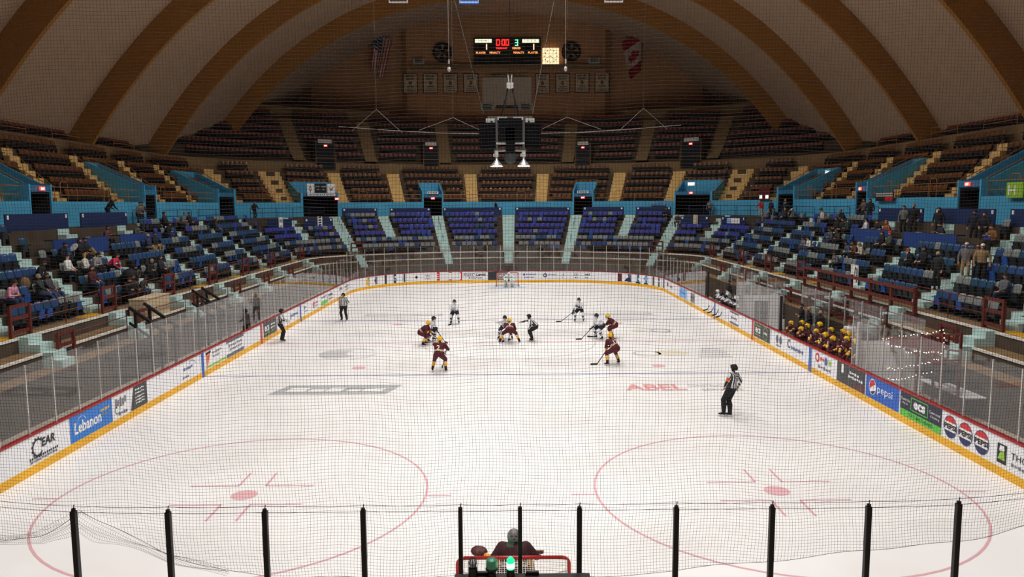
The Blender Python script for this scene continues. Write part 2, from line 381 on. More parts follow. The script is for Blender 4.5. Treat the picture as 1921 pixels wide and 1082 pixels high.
# roof shell and ribs
def soffit(x): return 28.3585-.0116010*x*x-7.26226e-6*x**4
def shell_pt(x, off):
    dz = -.0232020*x-2.904904e-5*x**3; n = Vector((-dz, 1)).normalized()
    return x+n[0]*off, soffit(x)+n[1]*off
XS = [-31.5+63.0*i/72 for i in range(73)]
b = MB(); pr = [shell_pt(x, 1.75) for x in XS]; po = [shell_pt(x, 2.1) for x in XS]
vs = [(x, y, z) for y in (-48.0, 56.6) for x, z in pr+po[::-1]]; n = len(pr)*2
b.add(vs, [(i, (i+1) % n, n+(i+1) % n, n+i) for i in range(n)], 0)
struct(b.build('ceiling', shell_m, smooth=True), 'curved plaster roof shell', 'ceiling')
for q, y in enumerate((41.0, 29.0, 17.0, 5.0, -7.0, -19.0)):
    b = MB(); pi_ = [shell_pt(x, 0) for x in XS]; pu = [shell_pt(x, 1.85) for x in XS]
    # feet of the rib carried straight down to the stand
    dx = pi_[0][0]; pi_ = [(dx-.5, 10.4)]+pi_+[(-dx+.5, 10.4)]; pu = [(pu[0][0]-.5, 10.4)]+pu+[(pu[-1][0]+.5, 10.4)]
    k = len(pi_); w = .17
    vs = [(x, y-w, z) for x, z in pi_+pu]+[(x, y+w, z) for x, z in pi_+pu]; fs = []
    for i in range(k-1):
        fs += [(i, i+1, k+i+1, k+i), (2*k+i+1, 2*k+i, 3*k+i, 3*k+i+1), (i+1, i, 2*k+i, 2*k+i+1), (k+i, k+i+1, 3*k+i+1, 3*k+i)]
    fs += [(0, k, 3*k, 2*k), (k-1, 3*k-1, 4*k-1, 2*k-1)]
    b.add(vs, fs); struct(b.build('beam_arch', rib_m), '%s arched roof rib from the far end' % ORD[q+1], 'roof rib')
# end wall with its raised middle field and pilasters, side walls
b = MB(); b.box((0, 56.6, 20), (72, .6, 40)); b.box((0, 55.85, 20), (24.6, .9, 26), mi=0)
for x in (-12.35, 12.4, -24.3, 24.6): b.box((x, 55.87 if abs(x) < 20 else 56.2, 20), (.55, 1.0, 26), mi=1)
struct(b.build('wall_far', [endwall_m, mat('pilaster_paint', (138, 98, 52), .9)]), 'brown far end wall under the roof', 'wall')
for g, nm in ((-1, 'wall_left'), (1, 'wall_right')):
    b = MB(); b.box((g*34.6, 4, 8), (.4, 106, 17)); struct(b.build(nm, endwall_m))
# ================================================================ dasher boards with their adverts
S_SIDE0, S_SIDE1 = (RW-RR)+RR*PI/2, (RW-RR)+RR*PI/2+2*(RL-RR)          # where the straight sides start and end
boards = empty('dasher_boards', 'white dasher boards with adverts running all round the ice', 'rink boards')
def ring_part(name, m, prof, label=None, parent=boards):
    b = MB(); n = 150; k = len(prof)
    for i in range(n):
        s = -RHALF+2*RHALF*i/n
        b.v += [tuple(rp(s, d, z)) for d, z in prof]
    for i in range(n):
        j = (i+1) % n
        for q in range(k): b.f.append((i*k+q, i*k+(q+1) % k, j*k+(q+1) % k, j*k+q)); b.m.append(0)
    return tag(b.build(name, m, parent), label)
ring_part('board_panel', white, [(0, .0), (0, 1.05), (.1, 1.05), (.1, 0)])
ring_part('kick_plate', yellow, [(-.012, .005), (-.012, .235), (.002, .235), (.002, .005)], 'yellow kick plate')
ring_part('cap_rail', red_cap, [(-.02, 1.045), (-.02, 1.1), (.14, 1.1), (.14, 1.045)], 'dark red top rail')
a_black = mat('advert_charcoal', (50, 54, 56), .4); a_navy = mat('advert_navy', (28, 32, 58), .4); a_white = mat('advert_white', (238, 238, 240), .4)
a_blue = mat('advert_blue', (30, 120, 210), .4); a_royal = mat('advert_royal_blue', (18, 92, 196), .4); a_green = mat('advert_green', (86, 196, 66), .4)
a_lime = mat('advert_lime', (150, 196, 60), .4); a_ink = mat('advert_ink', (22, 22, 28), .4); a_orange = mat('advert_orange', (232, 120, 30), .4)
a_red = mat('advert_red', (206, 30, 36), .4); a_yel = mat('advert_yellow', (226, 190, 60), .4); a_grey = mat('advert_grey', (120, 122, 126), .4)
a_pblue = mat('advert_text_blue', (70, 96, 160), .4); a_teal = mat('advert_teal', (44, 120, 140), .4); a_maroon = mat('advert_maroon', (96, 36, 40), .4)
a_pnavy = mat('advert_globe_navy', (30, 38, 92), .4); a_pale = mat('advert_pale_blue', (120, 176, 232), .4); a_slate = mat('advert_slate', (92, 96, 118), .4)
AM = [a_white, a_black, a_navy, a_blue, a_royal, a_green, a_lime, a_ink, a_orange, a_red, a_yel, a_grey, a_pblue, a_teal, a_maroon, a_pnavy, a_pale, a_slate]
WH, BK, NV, BL, RY, GN, LM, IK, OR, RD, YE, GR, PB, TL, MR, PN, PA, SL = range(18)
def BFN(s0, zb=.25): return lambda x, y, off: rp(s0+x, -.006-off, zb+y)
class Ad:
    """one advert: shapes in board coordinates (x along the board, y up from the kick plate)"""
    def __init__(a, s0, s1): a.mb = MB(); a.s0 = s0; a.w = s1-s0; a.fn = BFN(s0)
    def rect(a, x0, x1, y0, y1, mi, off=.0):
        n = max(1, int((x1-x0)/.4)); vs = []
        for i in range(n+1):
            x = x0+(x1-x0)*i/n; vs += [a.fn(x, y0, off), a.fn(x, y1, off)]
        a.mb.add(vs, [(2*i, 2*i+2, 2*i+3, 2*i+1) for i in range(n)], mi); return a
    def poly(a, pts, mi, off=.003): a.mb.add([a.fn(x, y, off) for x, y in pts], [tuple(range(len(pts)))], mi); return a
    def text(a, t, x0, x1, y, h, mi, off=.005, **k): fit_text(a.mb, t, x0, x1, y, h, a.fn, mi, off, **k); return a
    def oval(a, cx, cy, rx, ry, mi, off=.003, a0=0, a1=2*PI, n=28):
        return a.poly([(cx+rx*math.cos(a0+(a1-a0)*i/n), cy+ry*math.sin(a0+(a1-a0)*i/n)) for i in range(n+(0 if a1-a0 > 6.2 else 1))], mi, off)
    def arc(a, cx, cy, r0, r1, mi, off=.004, a0=0, a1=2*PI, n=24):
        for i in range(n):
            p, q = a0+(a1-a0)*i/n, a0+(a1-a0)*(i+1)/n
            a.poly([(cx+r*math.cos(t), cy+r*math.sin(t)) for r, t in ((r0, p), (r1, p), (r1, q), (r0, q))], mi, off)
        return a
    def scrawl(a, x0, x1, y, h, mi, n=6, off=.005):
        """a row of small unreadable strokes"""
        w = (x1-x0)/n
        for i in range(n): a.rect(x0+i*w, x0+i*w+w*.72, y+(.25*h if i % 3 == 1 else 0), y+h*(.8 if i % 2 else 1), mi, off)
        return a
    def done(a, label=None, name='advert_panel'): return tag(a.mb.build(name, AM, boards), label)
H = .78
def bars(s0, s1, spec): return Ad(s0, s1)
# left side, near to far
a = Ad(-59.4, -57.9); a.arc(.46, .42, .20, .25, IK, a0=.7, a1=5.6)
for i in range(9): t = .9+i*.5; a.rect(.46+.27*math.cos(t)-.025, .46+.27*math.cos(t)+.025, .42+.27*math.sin(t)-.025, .42+.27*math.sin(t)+.025, IK, .003)
a.text('EAR', .62, 1.25, .38, .24, IK, bold=.03, shear=.15)
for i in range(14): a.oval(.1+i*.095, .17, .035, .035, IK, n=10)
a.scrawl(.1, 1.35, .05, .07, GR, 10); a.done('gear-shaped black logo on white board')
a = Ad(-57.4, -55.0); a.rect(0, 2.4, 0, H, BL); a.arc(.62, .42, .26, .275, WH, a0=.2, a1=3.0)
a.text('Lebanon', .22, 1.72, .2, .36, WH, bold=.03); a.scrawl(1.7, 2.25, .5, .1, YE, 5); a.scrawl(1.7, 2.25, .36, .09, GR, 5); a.oval(.25, .42, .05, .07, YE); a.done('blue advert reading Lebanon')
a = Ad(-54.9, -52.55); a.scrawl(.1, .85, .36, .3, GR, 5); a.oval(.22, .3, .16, .16, GR); a.oval(.22, .3, .12, .12, WH, .005); a.scrawl(.3, .9, .08, .1, SL, 4); a.done('white advert with a pale grey cup logo')
a = Ad(-54.9, -52.55); a.poly([(1.1, 0), (2.3, 0), (2.3, H), (1.35, H)], BK)
for y in (.62, .5, .36, .25, .15): a.scrawl(1.45, 2.1, y, .06, WH, 6)
a.done('charcoal advert with rows of white print')
a = Ad(-49.9, -47.9); a.scrawl(.4, 1.3, .42, .12, PB, 5); a.arc(1.2, .2, .5, .525, PB, a0=.7, a1=2.2); a.scrawl(.3, .9, .12, .08, SL, 4); a.done('faint blue script on white board')
a = Ad(-47.35, -44.9); a.poly([(.25, .0), (.12, .66), (.62, .7)], OR); a.poly([(.1, .62), (.66, .66), (.66, .74), (.1, .72)], BK); a.poly([(.3, .3), (.26, .55), (.5, .56)], RD, .006)
a.rect(.1, 2.4, .03, .12, LM); a.scrawl(.85, 1.9, .55, .09, GR, 5); a.scrawl(.9, 1.7, .38, .08, GR, 4); a.done('orange wedge logo over a lime stripe')
a = Ad(-44.85, -42.5); a.rect(0, 2.3, .66, .78, SL); a.rect(0, 2.3, .0, .15, SL); a.scrawl(.3, 2.1, .46, .1, GR, 7); a.scrawl(.4, 2.1, .27, .1, GR, 8); a.done('white advert between two slate bars')
a = Ad(-39.5, -37.2); a.rect(0, 2.3, 0, H, BK); a.text('ecs', .18, .95, .28, .3, WH, bold=.03); a.rect(.15, 1.0, .16, .2, LM, .005); a.scrawl(1.25, 2.05, .48, .1, WH, 4); a.scrawl(1.25, 2.05, .3, .1, WH, 4); a.rect(1.4, 1.9, .16, .2, LM, .005); a.done('charcoal advert reading ecs')
a = Ad(-34.7, -32.5); a.arc(.3, .38, .1, .15, PB); a.scrawl(.5, 1.9, .34, .14, PB, 8); a.done('blue script advert')
a = Ad(-31.5, -30.2); a.scrawl(.1, .7, .4, .2, GR, 2); a.scrawl(.2, .9, .2, .08, GR, 3); a.done()
a = Ad(-29.4, -27.8); a.oval(.35, .38, .16, .24, RD); a.scrawl(.65, 1.5, .4, .12, RD, 4); a.scrawl(.7, 1.4, .2, .08, GR, 5); a.done('red emblem on white board')
a = Ad(-27.0, -23.2); a.rect(.1, 1.9, .02, .3, GN); a.scrawl(.2, 1.8, .5, .12, GR, 6); a.scrawl(2.3, 3.6, .4, .2, IK, 4); a.scrawl(2.3, 3.6, .15, .12, RD, 3); a.done('white advert with a green block')
a = Ad(-21.4, -17.0); a.scrawl(.3, 1.4, .4, .25, GR, 4); a.scrawl(2.2, 4.0, .42, .14, PB, 6); a.scrawl(2.3, 3.9, .2, .1, GR, 6); a.done()
a = Ad(-14.4, -12.2); a.rect(0, 2.2, .05, H-.05, GR); a.rect(.05, .7, .1, .6, YE, .003); a.oval(1.3, .38, .3, .2, IK, .004); a.oval(1.3, .42, .2, .12, GR, .006); a.done('grey and yellow advert')
a = Ad(-11.75, -9.5); a.rect(0, 2.2, 0, H, BK); a.oval(.55, .4, .28, .26, YE); a.oval(.55, .4, .2, .18, BK, .006); a.rect(1.05, 1.45, .2, .36, PA, .004); a.rect(1.5, 2.05, .24, .36, PA, .004); a.rect(1.1, 1.5, .45, .62, WH, .004); a.done('charcoal advert with pale blue shapes')
a = Ad(-8.9, -6.75); a.poly([(.3, .4), (.45, .55), (.6, .4), (.45, .22)], IK); a.text('Fairview', .75, 2.1, .36, .3, IK); a.scrawl(.8, 2.0, .16, .09, GR, 9); a.done('white advert reading Fairview')
a = Ad(-6.65, -4.2); a.rect(0, 2.45, 0, H, RD); a.poly([(.62, .1), (2.35, .1), (2.35, .7), (.78, .7)], WH)
for y in (.52, .34, .16): a.scrawl(.1, .55, y, .1, WH, 3)
a.text('ACCORD', .8, 2.3, .3, .28, NV, bold=.05, shear=.12); a.scrawl(.8, 2.2, .16, .08, NV, 8); a.done('red advert reading ACCORD')
def klick(s0):
    a = Ad(s0, s0+2.3); a.text('Klick', .1, .85, .38, .28, IK, shear=.2); a.text('Lewis', 1.25, 2.15, .4, .26, IK, bold=.03, shear=.2)
    a.arc(1.02, .5, .1, .14, IK, a0=.2, a1=5); a.scrawl(.6, 1.9, .16, .1, IK, 8); a.done('white advert reading Klick Lewis')
klick(-4.15); klick(5.65)
a = Ad(-1.8, .25); a.rect(0, 2.0, 0, H, BK); a.text('HBY', 1.0, 1.7, .25, .34, WH); a.rect(1.0, 1.7, .12, .15, WH, .005); a.done('charcoal advert behind the far goal')
a = Ad(1.35, 2.9); a.oval(.2, .5, .1, .1, PB); a.scrawl(.4, 1.3, .44, .13, PB, 7); a.scrawl(.2, 1.2, .2, .08, PB, 8); a.done()
a = Ad(3.2, 5.5); a.arc(.3, .42, .1, .19, PN); a.scrawl(.6, 2.1, .4, .12, GR, 10); a.scrawl(1.4, 2.0, .2, .07, GR, 4); a.done()
a = Ad(9.75, 12.1); a.rect(0, 2.3, 0, H, WH); a.rect(.05, 1.2, .03, H-.03, MR, .003); a.rect(1.2, 2.25, .03, H-.03, SL, .003); a.oval(1.6, .5, .2, .2, WH, .005); a.poly([(1.3, .1), (2.2, .1), (2.0, .5), (1.6, .35)], PN, .006); a.scrawl(.2, 1.0, .35, .12, WH, 5); a.done('maroon advert with a blurred photograph')
a = Ad(12.35, 14.6); a.rect(0, 2.2, 0, H, TL); a.oval(1.3, .5, .5, .16, PA, .003); a.oval(.7, .4, .35, .12, WH, .005); a.rect(0, 2.2, 0, .12, NV, .005); a.done('teal advert')
a = Ad(14.75, 17.4); a.rect(0, 2.6, 0, H, BK); a.poly([(.3, .3), (.5, .6), (.7, .3)], RD, .004); a.scrawl(.9, 2.2, .4, .1, WH, 5); a.scrawl(1.2, 2.3, .22, .08, GR, 5); a.done('charcoal advert with a red peak')
a = Ad(17.8, 20.4); a.scrawl(.3, .9, .3, .32, IK, 2); a.scrawl(1.4, 2.3, .3, .2, GR, 3); a.done()
a = Ad(22.5, 25.0); a.rect(0, 2.4, .02, H-.02, PA); a.scrawl(.4, 2.0, .3, .2, BL, 4); a.done('pale blue advert')
a = Ad(26.0, 27.2); a.rect(0, 1.1, .05, .7, GR); a.scrawl(.1, 1.0, .3, .2, BK, 3); a.done('small grey advert')
a = Ad(35.3, 37.3); a.rect(.2, 1.8, .66, .75, SL); a.rect(.2, 1.8, .03, .15, SL); a.scrawl(.4, 1.6, .34, .12, GR, 6); a.done('white advert between two slate bars')
a = Ad(39.85, 42.3); a.rect(0, 2.4, .02, H-.02, BK); a.text('ecs', .2, 1.0, .26, .28, WH, bold=.03); a.rect(.2, 1.0, .15, .19, LM, .005); a.rect(.2, 1.0, .62, .66, LM, .005)
a.arc(1.75, .4, .3, .33, LM); a.scrawl(1.5, 2.0, .34, .14, WH, 4); a.done('charcoal advert reading ecs with a lime ring')
a = Ad(43.0, 44.2); a.oval(.25, .45, .17, .2, SL); a.oval(.7, .45, .17, .2, SL); a.scrawl(.15, .8, .12, .08, GR, 5); a.done('two slate blots on white board')
a = Ad(44.5, 46.9); a.arc(.3, .5, .13, .2, PN, a0=.8, a1=5.4); a.scrawl(.55, 2.0, .3, .16, PB, 9); a.done('blue script advert beside the blue line')
a = Ad(47.6, 49.8); a.oval(.4, .52, .2, .2, RD); a.oval(.4, .52, .11, .1, WH, .005); a.scrawl(.7, 1.1, .45, .14, RD, 3); a.oval(1.25, .5, .14, .17, PB); a.rect(1.5, 1.75, .4, .6, LM, .003); a.scrawl(.5, 1.8, .12, .12, GR, 5); a.done('white advert with red, blue and lime emblems')
a = Ad(49.9, 52.28); a.rect(0, 2.35, 0, H, BK)
for x in (.25, 1.05, 1.45, 2.0): a.rect(x, x+.025, 0, H, GR, .004)
a.scrawl(.4, .65, .4, .34, WH, 1); a.scrawl(1.1, 1.9, .5, .1, WH, 4); a.scrawl(1.0, 2.2, .34, .1, WH, 7); a.rect(1.5, 2.3, .02, .25, MR, .003); a.done('charcoal advert with white print below the end of the bench')
a = Ad(52.32, 54.7); a.rect(0, 2.33, 0, H, RY)
a.oval(.5, .43, .25, .29, WH); a.oval(.5, .43, .22, .26, RD, .005, .5, PI+.35); a.oval(.5, .43, .22, .26, PN, .005, PI+.9, 2*PI-.35)
a.text('pepsi', .85, 1.9, .24, .34, WH); a.done('royal blue advert reading pepsi')
a = Ad(54.73, 57.15); a.rect(0, 2.4, 0, H, NV); a.rect(0, 2.4, 0, .22, GN, .003); a.text('ecs', .82, 1.5, .38, .24, WH, bold=.045)
for x0, x1, y0, y1 in ((.68, 1.64, .29, .32), (.68, 1.64, .69, .72), (.66, .69, .31, .7), (1.63, 1.66, .31, .7)): a.rect(x0, x1, y0, y1, GN, .005)
a.text('Residential', .08, .6, .52, .09, WH); a.text('Repair', .16, .5, .38, .09, WH); a.text('Commercial', 1.72, 2.32, .5, .09, WH); a.text('Cleaning', 1.8, 2.28, .36, .09, WH)
a.text('717-867-8400', .55, 1.95, .06, .11, IK, off=.007); a.done('navy and green advert reading ecs')
for s0 in (57.22, 57.95, 58.69):
    a = Ad(s0, s0+.72); a.oval(.36, .39, .32, .34, WH, .002); a.arc(.36, .39, .31, .335, PN, .003)
    a.oval(.36, .39, .3, .31, RD, .004, .45, PI-.45); a.oval(.36, .39, .3, .31, PN, .004, PI+.45, 2*PI-.45)
    a.text('PEPSI', .06, .66, .31, .16, IK, bold=.05, off=.006); a.done('round red, white and navy emblem reading PEPSI', 'advert_emblem')
a = Ad(59.7, 60.15); a.rect(.02, .4, .1, .62, IK); a.poly([(.06, .2), (.36, .2), (.3, .45), (.15, .4)], LM, .005); a.poly([(.1, .42), (.32, .46), (.3, .58), (.14, .58)], WH, .006); a.done('black shield with a lime figure')
a = Ad(60.2, 61.9); a.text('THOMAS', .08, 1.3, .35, .17, IK); a.scrawl(.1, 1.2, .16, .08, GR, 8); a.done('white advert reading THOMAS')
for s, mi, lab in ((-47.6, RY, 'blue line stripe'), (-39.85, RD, 'red line stripe'), (-32.25, RY, 'blue line stripe'), (39.6, RD, 'red line stripe'), (47.25, RY, 'blue line stripe'), (32.25, RY, 'blue line stripe')):
    a = Ad(s-.12, s+.12); a.fn = BFN(s-.12, 0.0); a.rect(0, .24, .01, 1.04, mi, .012); a.done(lab, 'line_marker')

# ================================================================ glass above the boards
pane_m = glass_mat('rink_glass', (.95, .955, .96), 1.0, 1.5)
end_m = glass_mat('end_glass', (.985, .985, .985), .35, 1.4)
def glass_panel(s0, s1, z1, label, post_m, group, pm=pane_m, post=True, post_h=None, pw=.035):
    b = MB(); n = 2 if s0*s1 > 0 and abs(s0) < S_SIDE0+.1 or abs(s0) > S_SIDE1-.1 else 1
    sweep(b, rp, [(.04, 1.1), (.04, z1), (.055, z1), (.055, 1.1)], s0+.02, s1-.02, (s1-s0)/n)
    o = tag(b.build('glass_panel', pm), label, 'glass panel', group)
    if post:
        c = MB(); p = rp(s0, .05, 0); c.box((p.x, p.y, (1.06+(post_h or z1))/2), (pw, pw, (post_h or z1)-1.06)); c.build('support_post', post_m, o)
    return o
BENCH = [(29.8, 36.5), (43.1, 51.0)]
def run(s0, s1, z1, word, post_m, group, w=1.22):
    n = int(round((s1-s0)/w))
    for i in range(n):
        a0 = s0+(s1-s0)*i/n; a1 = s0+(s1-s0)*(i+1)/n
        glass_panel(a0, a1, z1, word % ordn(i+1), post_m, group)
run(-S_SIDE0, S_SIDE0, 3.45, 'clear glass panel of the far end glass, %s from its left corner', alum, 'far end glass')
run(-61.6, -S_SIDE0, 3.0, 'clear glass panel on the left boards, %s from the near end', alum, 'left side glass')
run(S_SIDE0, BENCH[0][0], 3.0, 'clear glass panel on the right boards beyond the far bench, %s from the far corner', alum, 'right side glass')
run(BENCH[0][1], BENCH[1][0], 3.0, 'clear glass panel on the right boards between the benches, %s from the far bench', alum, 'right side glass')
run(BENCH[1][1], 61.6, 3.0, 'clear glass panel on the right boards nearer than the benches, %s from the bench', alum, 'right side glass')
# near end: black posts
NEAR = [-6.55, -5.42, -4.24, -3.06, -1.86, -.67, .06, .79, 1.98, 3.16, 4.35, 5.5, 6.65]
def s_near(x): return (RHALF-x) if x > 0 else -(RHALF+x)
for i in range(len(NEAR)-1):
    x0, x1 = NEAR[i], NEAR[i+1]; b = MB()
    def np_(x, off, z):
        a = abs(x); f = RW-RR
        y = -RL if a <= f else -RL+RR-math.sqrt(RR*RR-(a-f)**2)
        return Vector((x, y-off, z))
    p0, p1 = np_(x0, 0, 0), np_(x1, 0, 0)
    b.beam((p0.x, p0.y, 2.2), (p1.x, p1.y, 2.2), .014, 2.2)
    lab = 'clear near-end glass panel to the right of the %s black post from the left' % ordn(i) if i else 'clear near-end glass panel left of the first black post'
    o = tag(b.build('glass_panel', end_m), lab, 'glass panel', 'near end glass')
    if i:
        c = MB(); c.box((p0.x, p0.y, 2.3), (.062 if i not in (5, 6) else .05, .06, 2.4)); c.tube((p0.x, p0.y, 3.49), (p0.x, p0.y, 3.53), .026, n=10)
        c.tube((p0.x, p0.y, 3.52), (p0.x+.01, p0.y, 3.58), .006)
        tag(c.build('support_post', black, o), 'black post')
# ================================================================ safety net hung from the roof behind the near glass
def net_bottom(x):
    P = [(-9, 3.2), (-7.4, 3.05), (-6.5, 3.02), (-5.95, 3.12), (-5.62, 3.3), (-5.42, 3.44), (-5.2, 3.3), (-4.8, 3.1), (-4.28, 2.86), (-3.6, 2.68), (-3, 2.6), (0, 2.55), (2.0, 2.62), (3.2, 2.76), (4.2, 2.87), (5.4, 2.93), (6.4, 3.02), (9, 3.2)]
    for (xa, za), (xb, zb) in zip(P[:-1], P[1:]):
        if xa <= x <= xb: return za+(zb-za)*(x-xa)/(xb-xa)
    return 3.2
def net_pt(x, z):
    """woven position: the hanging net is slack, so its knots wander"""
    low = max(0, min(1, (6.5-z)/3.5))
    dx = .012*math.sin(1.9*z+.8*x)+.010*math.sin(3.7*x+.6*z)+.016*low*math.sin(5.1*z+1.3*x)
    dz = .014*math.sin(1.7*x+1.1*z)+.010*math.sin(4.3*x-.7*z)+.020*low*math.sin(2.6*x+1.9)
    a = max(0, abs(x)-(RW-RR)); y = -30.36+RR-math.sqrt(RR*RR-a*a)+.02*math.sin(1.3*x+.4*z)+.015*low*math.sin(5*x)
    return (x+dx, y, z+dz)
net_root = empty('safety_net', 'black cord safety net hanging in front of the near end of the rink', 'net', (0, -30.38, 0))
net_m = mat('net_cord', (30, 29, 30), .8)
def strands(lines, r):
    """thin three-sided cords along polylines"""
    V = []; F = []; o = 0
    offs = [(math.cos(2*PI*k/3+.5)*r, math.sin(2*PI*k/3+.5)*r) for k in range(3)]
    for pts, horiz in lines:
        for p in pts:
            for a, c in offs: V.append((p[0]+(0 if horiz else a), p[1]+c, p[2]+(a if horiz else 0)))
        for i in range(len(pts)-1):
            for k in range(3): F.append((o+3*i+k, o+3*i+(k+1) % 3, o+3*i+3+(k+1) % 3, o+3*i+3+k))
        o += 3*len(pts)
    return V, F
CELL = .0405; ZTOP = 12.6; XN = 8.6; lines = []
for i in range(int(2*XN/CELL)+1):
    x = -XN+i*CELL; z0 = net_bottom(x); n = int((ZTOP-z0)/.16)
    lines.append(([net_pt(x, z0+(ZTOP-z0)*j/n) for j in range(n+1)], False))
for j in range(int((ZTOP-2.55)/CELL)+1):
    z = 2.55+j*CELL; seg = []
    for i in range(int(2*XN/.16)+1):
        x = -XN+i*.16
        if z >= net_bottom(x): seg.append(net_pt(x, z))
        else:
            if len(seg) > 1: lines.append((seg, True))
            seg = []
    if len(seg) > 1: lines.append((seg, True))
V, F = strands(lines, .00165)
b = MB(); b.v = V; b.f = F; b.m = [0]*len(F); o = b.build('cord_mesh', net_m, net_root); o.matrix_parent_inverse = Matrix.Translation((0, 30.38, 0))
# gathered slack at the first post: hem rope and a folded flap
hem = [net_pt(-8.6+.1*i, net_bottom(-8.6+.1*i)) for i in range(173)]
b = MB(); b.path(hem, .0032, n=4); o = b.build('hem_rope', net_m, net_root); o.matrix_parent_inverse = Matrix.Translation((0, 30.38, 0))
lines = []
def flap(u, v):
    x = -6.9+3.3*u; h = (.17*math.exp(-((x+5.42)/.55)**2)+.05)*(1-.5*abs(2*u-1))
    z = net_bottom(x)+.05-(h+.08)*v+.012*math.sin(23*u+6*v)
    return (x+.025*math.sin(9*v+14*u), net_pt(x, z)[1]-.03+.012*math.sin(17*u+3*v), z)
for i in range(112): lines.append(([flap(i/111, j/8) for j in range(9)], False))
for j in range(7): lines.append(([flap(i/80, j/6) for i in range(81)], True))
V, F = strands(lines, .0015); b = MB(); b.v = V; b.f = F; b.m = [0]*len(F)
o = b.build('gathered_net', net_m, net_root); o.matrix_parent_inverse = Matrix.Translation((0, 30.38, 0))
b = MB()
for dz, sag in ((3.555, .012), (3.475, .004)):
    for xa, xb in zip(NEAR[:-1], NEAR[1:]):
        pa, pb_ = np_(xa, -.02, dz), np_(xb, -.02, dz)
        pts = [pa.lerp(pb_, q/6)-Vector((0, 0, sag*math.sin(PI*q/6))) for q in range(7)]
        b.path(pts, .0032, n=4)
o = b.build('support_cable', net_m, net_root); o.matrix_parent_inverse = Matrix.Translation((0, 30.38, 0))

# ================================================================ goals
goal_red = mat('goal_red_paint', (186, 46, 40), .4); cord_w = mat('goal_net_cord', (226, 222, 214), .8); pad_w = mat('goal_skirt_canvas', (216, 212, 206), .8)
def goal(y, g, label, cell, fine):
    """g = +1: the mouth faces +y"""
    root = empty('hockey_goal', label, 'goal', (0, y, 0), 0 if g > 0 else PI)
    b = MB(); r = .032; n = 10 if fine else 7; R = .12
    prof = [(-.95, 0, 0), (-.95, 0, 1.24-R)]+[(-.95+R-R*math.cos(PI/2*i/5), 0, 1.24-R+R*math.sin(PI/2*i/5)) for i in range(1, 6)]
    prof += [(-x, yy, z) for x, yy, z in prof[::-1]]
    b.path(prof, r, n); b.build('goal_frame', goal_red, root, smooth=True)
    b = MB(); base = [(-.95, 0, .03), (-1.12, -.45, .03), (-.95, -.9, .03), (-.5, -1.08, .03), (0, -1.12, .03), (.5, -1.08, .03), (.95, -.9, .03), (1.12, -.45, .03), (.95, 0, .03)]
    b.path(base, .03, n); b.path([(-.9, -.02, 1.2), (-.88, -.32, 1.17), (-.6, -.46, 1.15), (0, -.5, 1.15), (.6, -.46, 1.15), (.88, -.32, 1.17), (.9, -.02, 1.2)], .016, 6)
    b.tube((0, -.5, 1.15), (0, -1.12, .03), .02, n=6); tag(b.build('base_frame', pad_w, root), 'white back frame')
    # netting from the crossbar over the shelf and down the back and sides
    def bk(u):
        a = PI*u; return Vector((-1.05*math.cos(a), -.15-.93*math.sin(a)**.6, .03)), Vector((-.9*math.cos(a), -.02-.48*math.sin(a)**.6, 1.16))
    b = MB(); nu, nv = int(3.6/cell), int(1.3/cell); rr = .0045 if fine else .008
    for i in range(nu+1):
        lo, hi = bk(i/nu); mid = lo.lerp(hi, .5)+Vector((0, -.04, -.05)); b.path([lo, mid, hi], rr, 3)
        b.tube(hi, (hi.x, -.01, 1.22), rr, n=3, caps=False)
    for j in range(nv+1):
        pts = []
        for i in range(0, nu+1, 2):
            lo, hi = bk(i/nu); pts.append(lo.lerp(hi, j/nv)+Vector((0, -.04*math.sin(PI*j/nv), -.05*math.sin(PI*j/nv))))
        b.path(pts, rr, 3)
    for j in range(1, int(.5/cell)+1):
        yy = -j*cell; xx = .9*math.sqrt(max(.02, 1-(yy/.52)**2)); b.tube((-xx, yy, 1.21-.1*(-yy)), (xx, yy, 1.21-.1*(-yy)), rr, n=3)
    b.build('goal_net', cord_w, root); return root
goal(-27.1, 1, 'red framed hockey goal at the near end, seen from behind', .055, True)
goal(27.1, -1, 'red framed hockey goal at the far end, mouth towards the near end', .12, False)

# ================================================================ goal lamps on their shelf behind the near glass
SY = -30.78; SZ = .185
b = MB(); b.box((.08, SY, 2.585+SZ), (1.62, .12, .05)); b.box((.08, SY-.06, 2.53+SZ), (1.5, .04, .06))
for x in (-.6, .76): b.box((x, SY, 1.28+SZ/2), (.07, .07, 2.56+SZ))
for x in (-.4, .2): b.box((x, SY+.03, 2.63+SZ), (.16, .04, .04))
tag(b.build('lamp_shelf', black), 'black shelf carrying the three goal lamps behind the near goal', 'shelf')
g_on = mat('green_lamp_glow', (24, 236, 128), .3, emit=1.5); g_core = mat('green_lamp_core', (150, 255, 206), .3, emit=3.0)
g_off = mat('green_lamp_lens', (70, 140, 112), .25, spec=.6); clear_l = mat('clear_lamp_lens', (190, 194, 196), .2)
r = empty('goal_lamp', 'goal lamp lit bright green on the shelf behind the near goal', 'lamp', (-.06, SY, 2.61+SZ))
b = MB(); b.lathe((0, 0, 0), [(.05, 0), (.05, .075), (.043, .09)], 16); b.build('lamp_base', black, r)
b = MB(); b.lathe((0, 0, .09), [(.044, 0), (.046, .015), (.041, .02), (.046, .05), (.041, .055), (.046, .085), (.041, .09), (.045, .115), (.03, .135), (.018, .15), (.004, .155)], 18); b.build('lamp_lens', g_on, r, smooth=True)
b = MB(); b.lathe((0, 0, .095), [(.02, 0), (.047, .01), (.0475, .045), (.047, .075), (.02, .085)], 14); b.build('lamp_bulb', g_core, r)
r = empty('goal_lamp', 'unlit goal lamp with a drum-shaped green lens, middle of the three', 'lamp', (-.285, SY, 2.61+SZ))
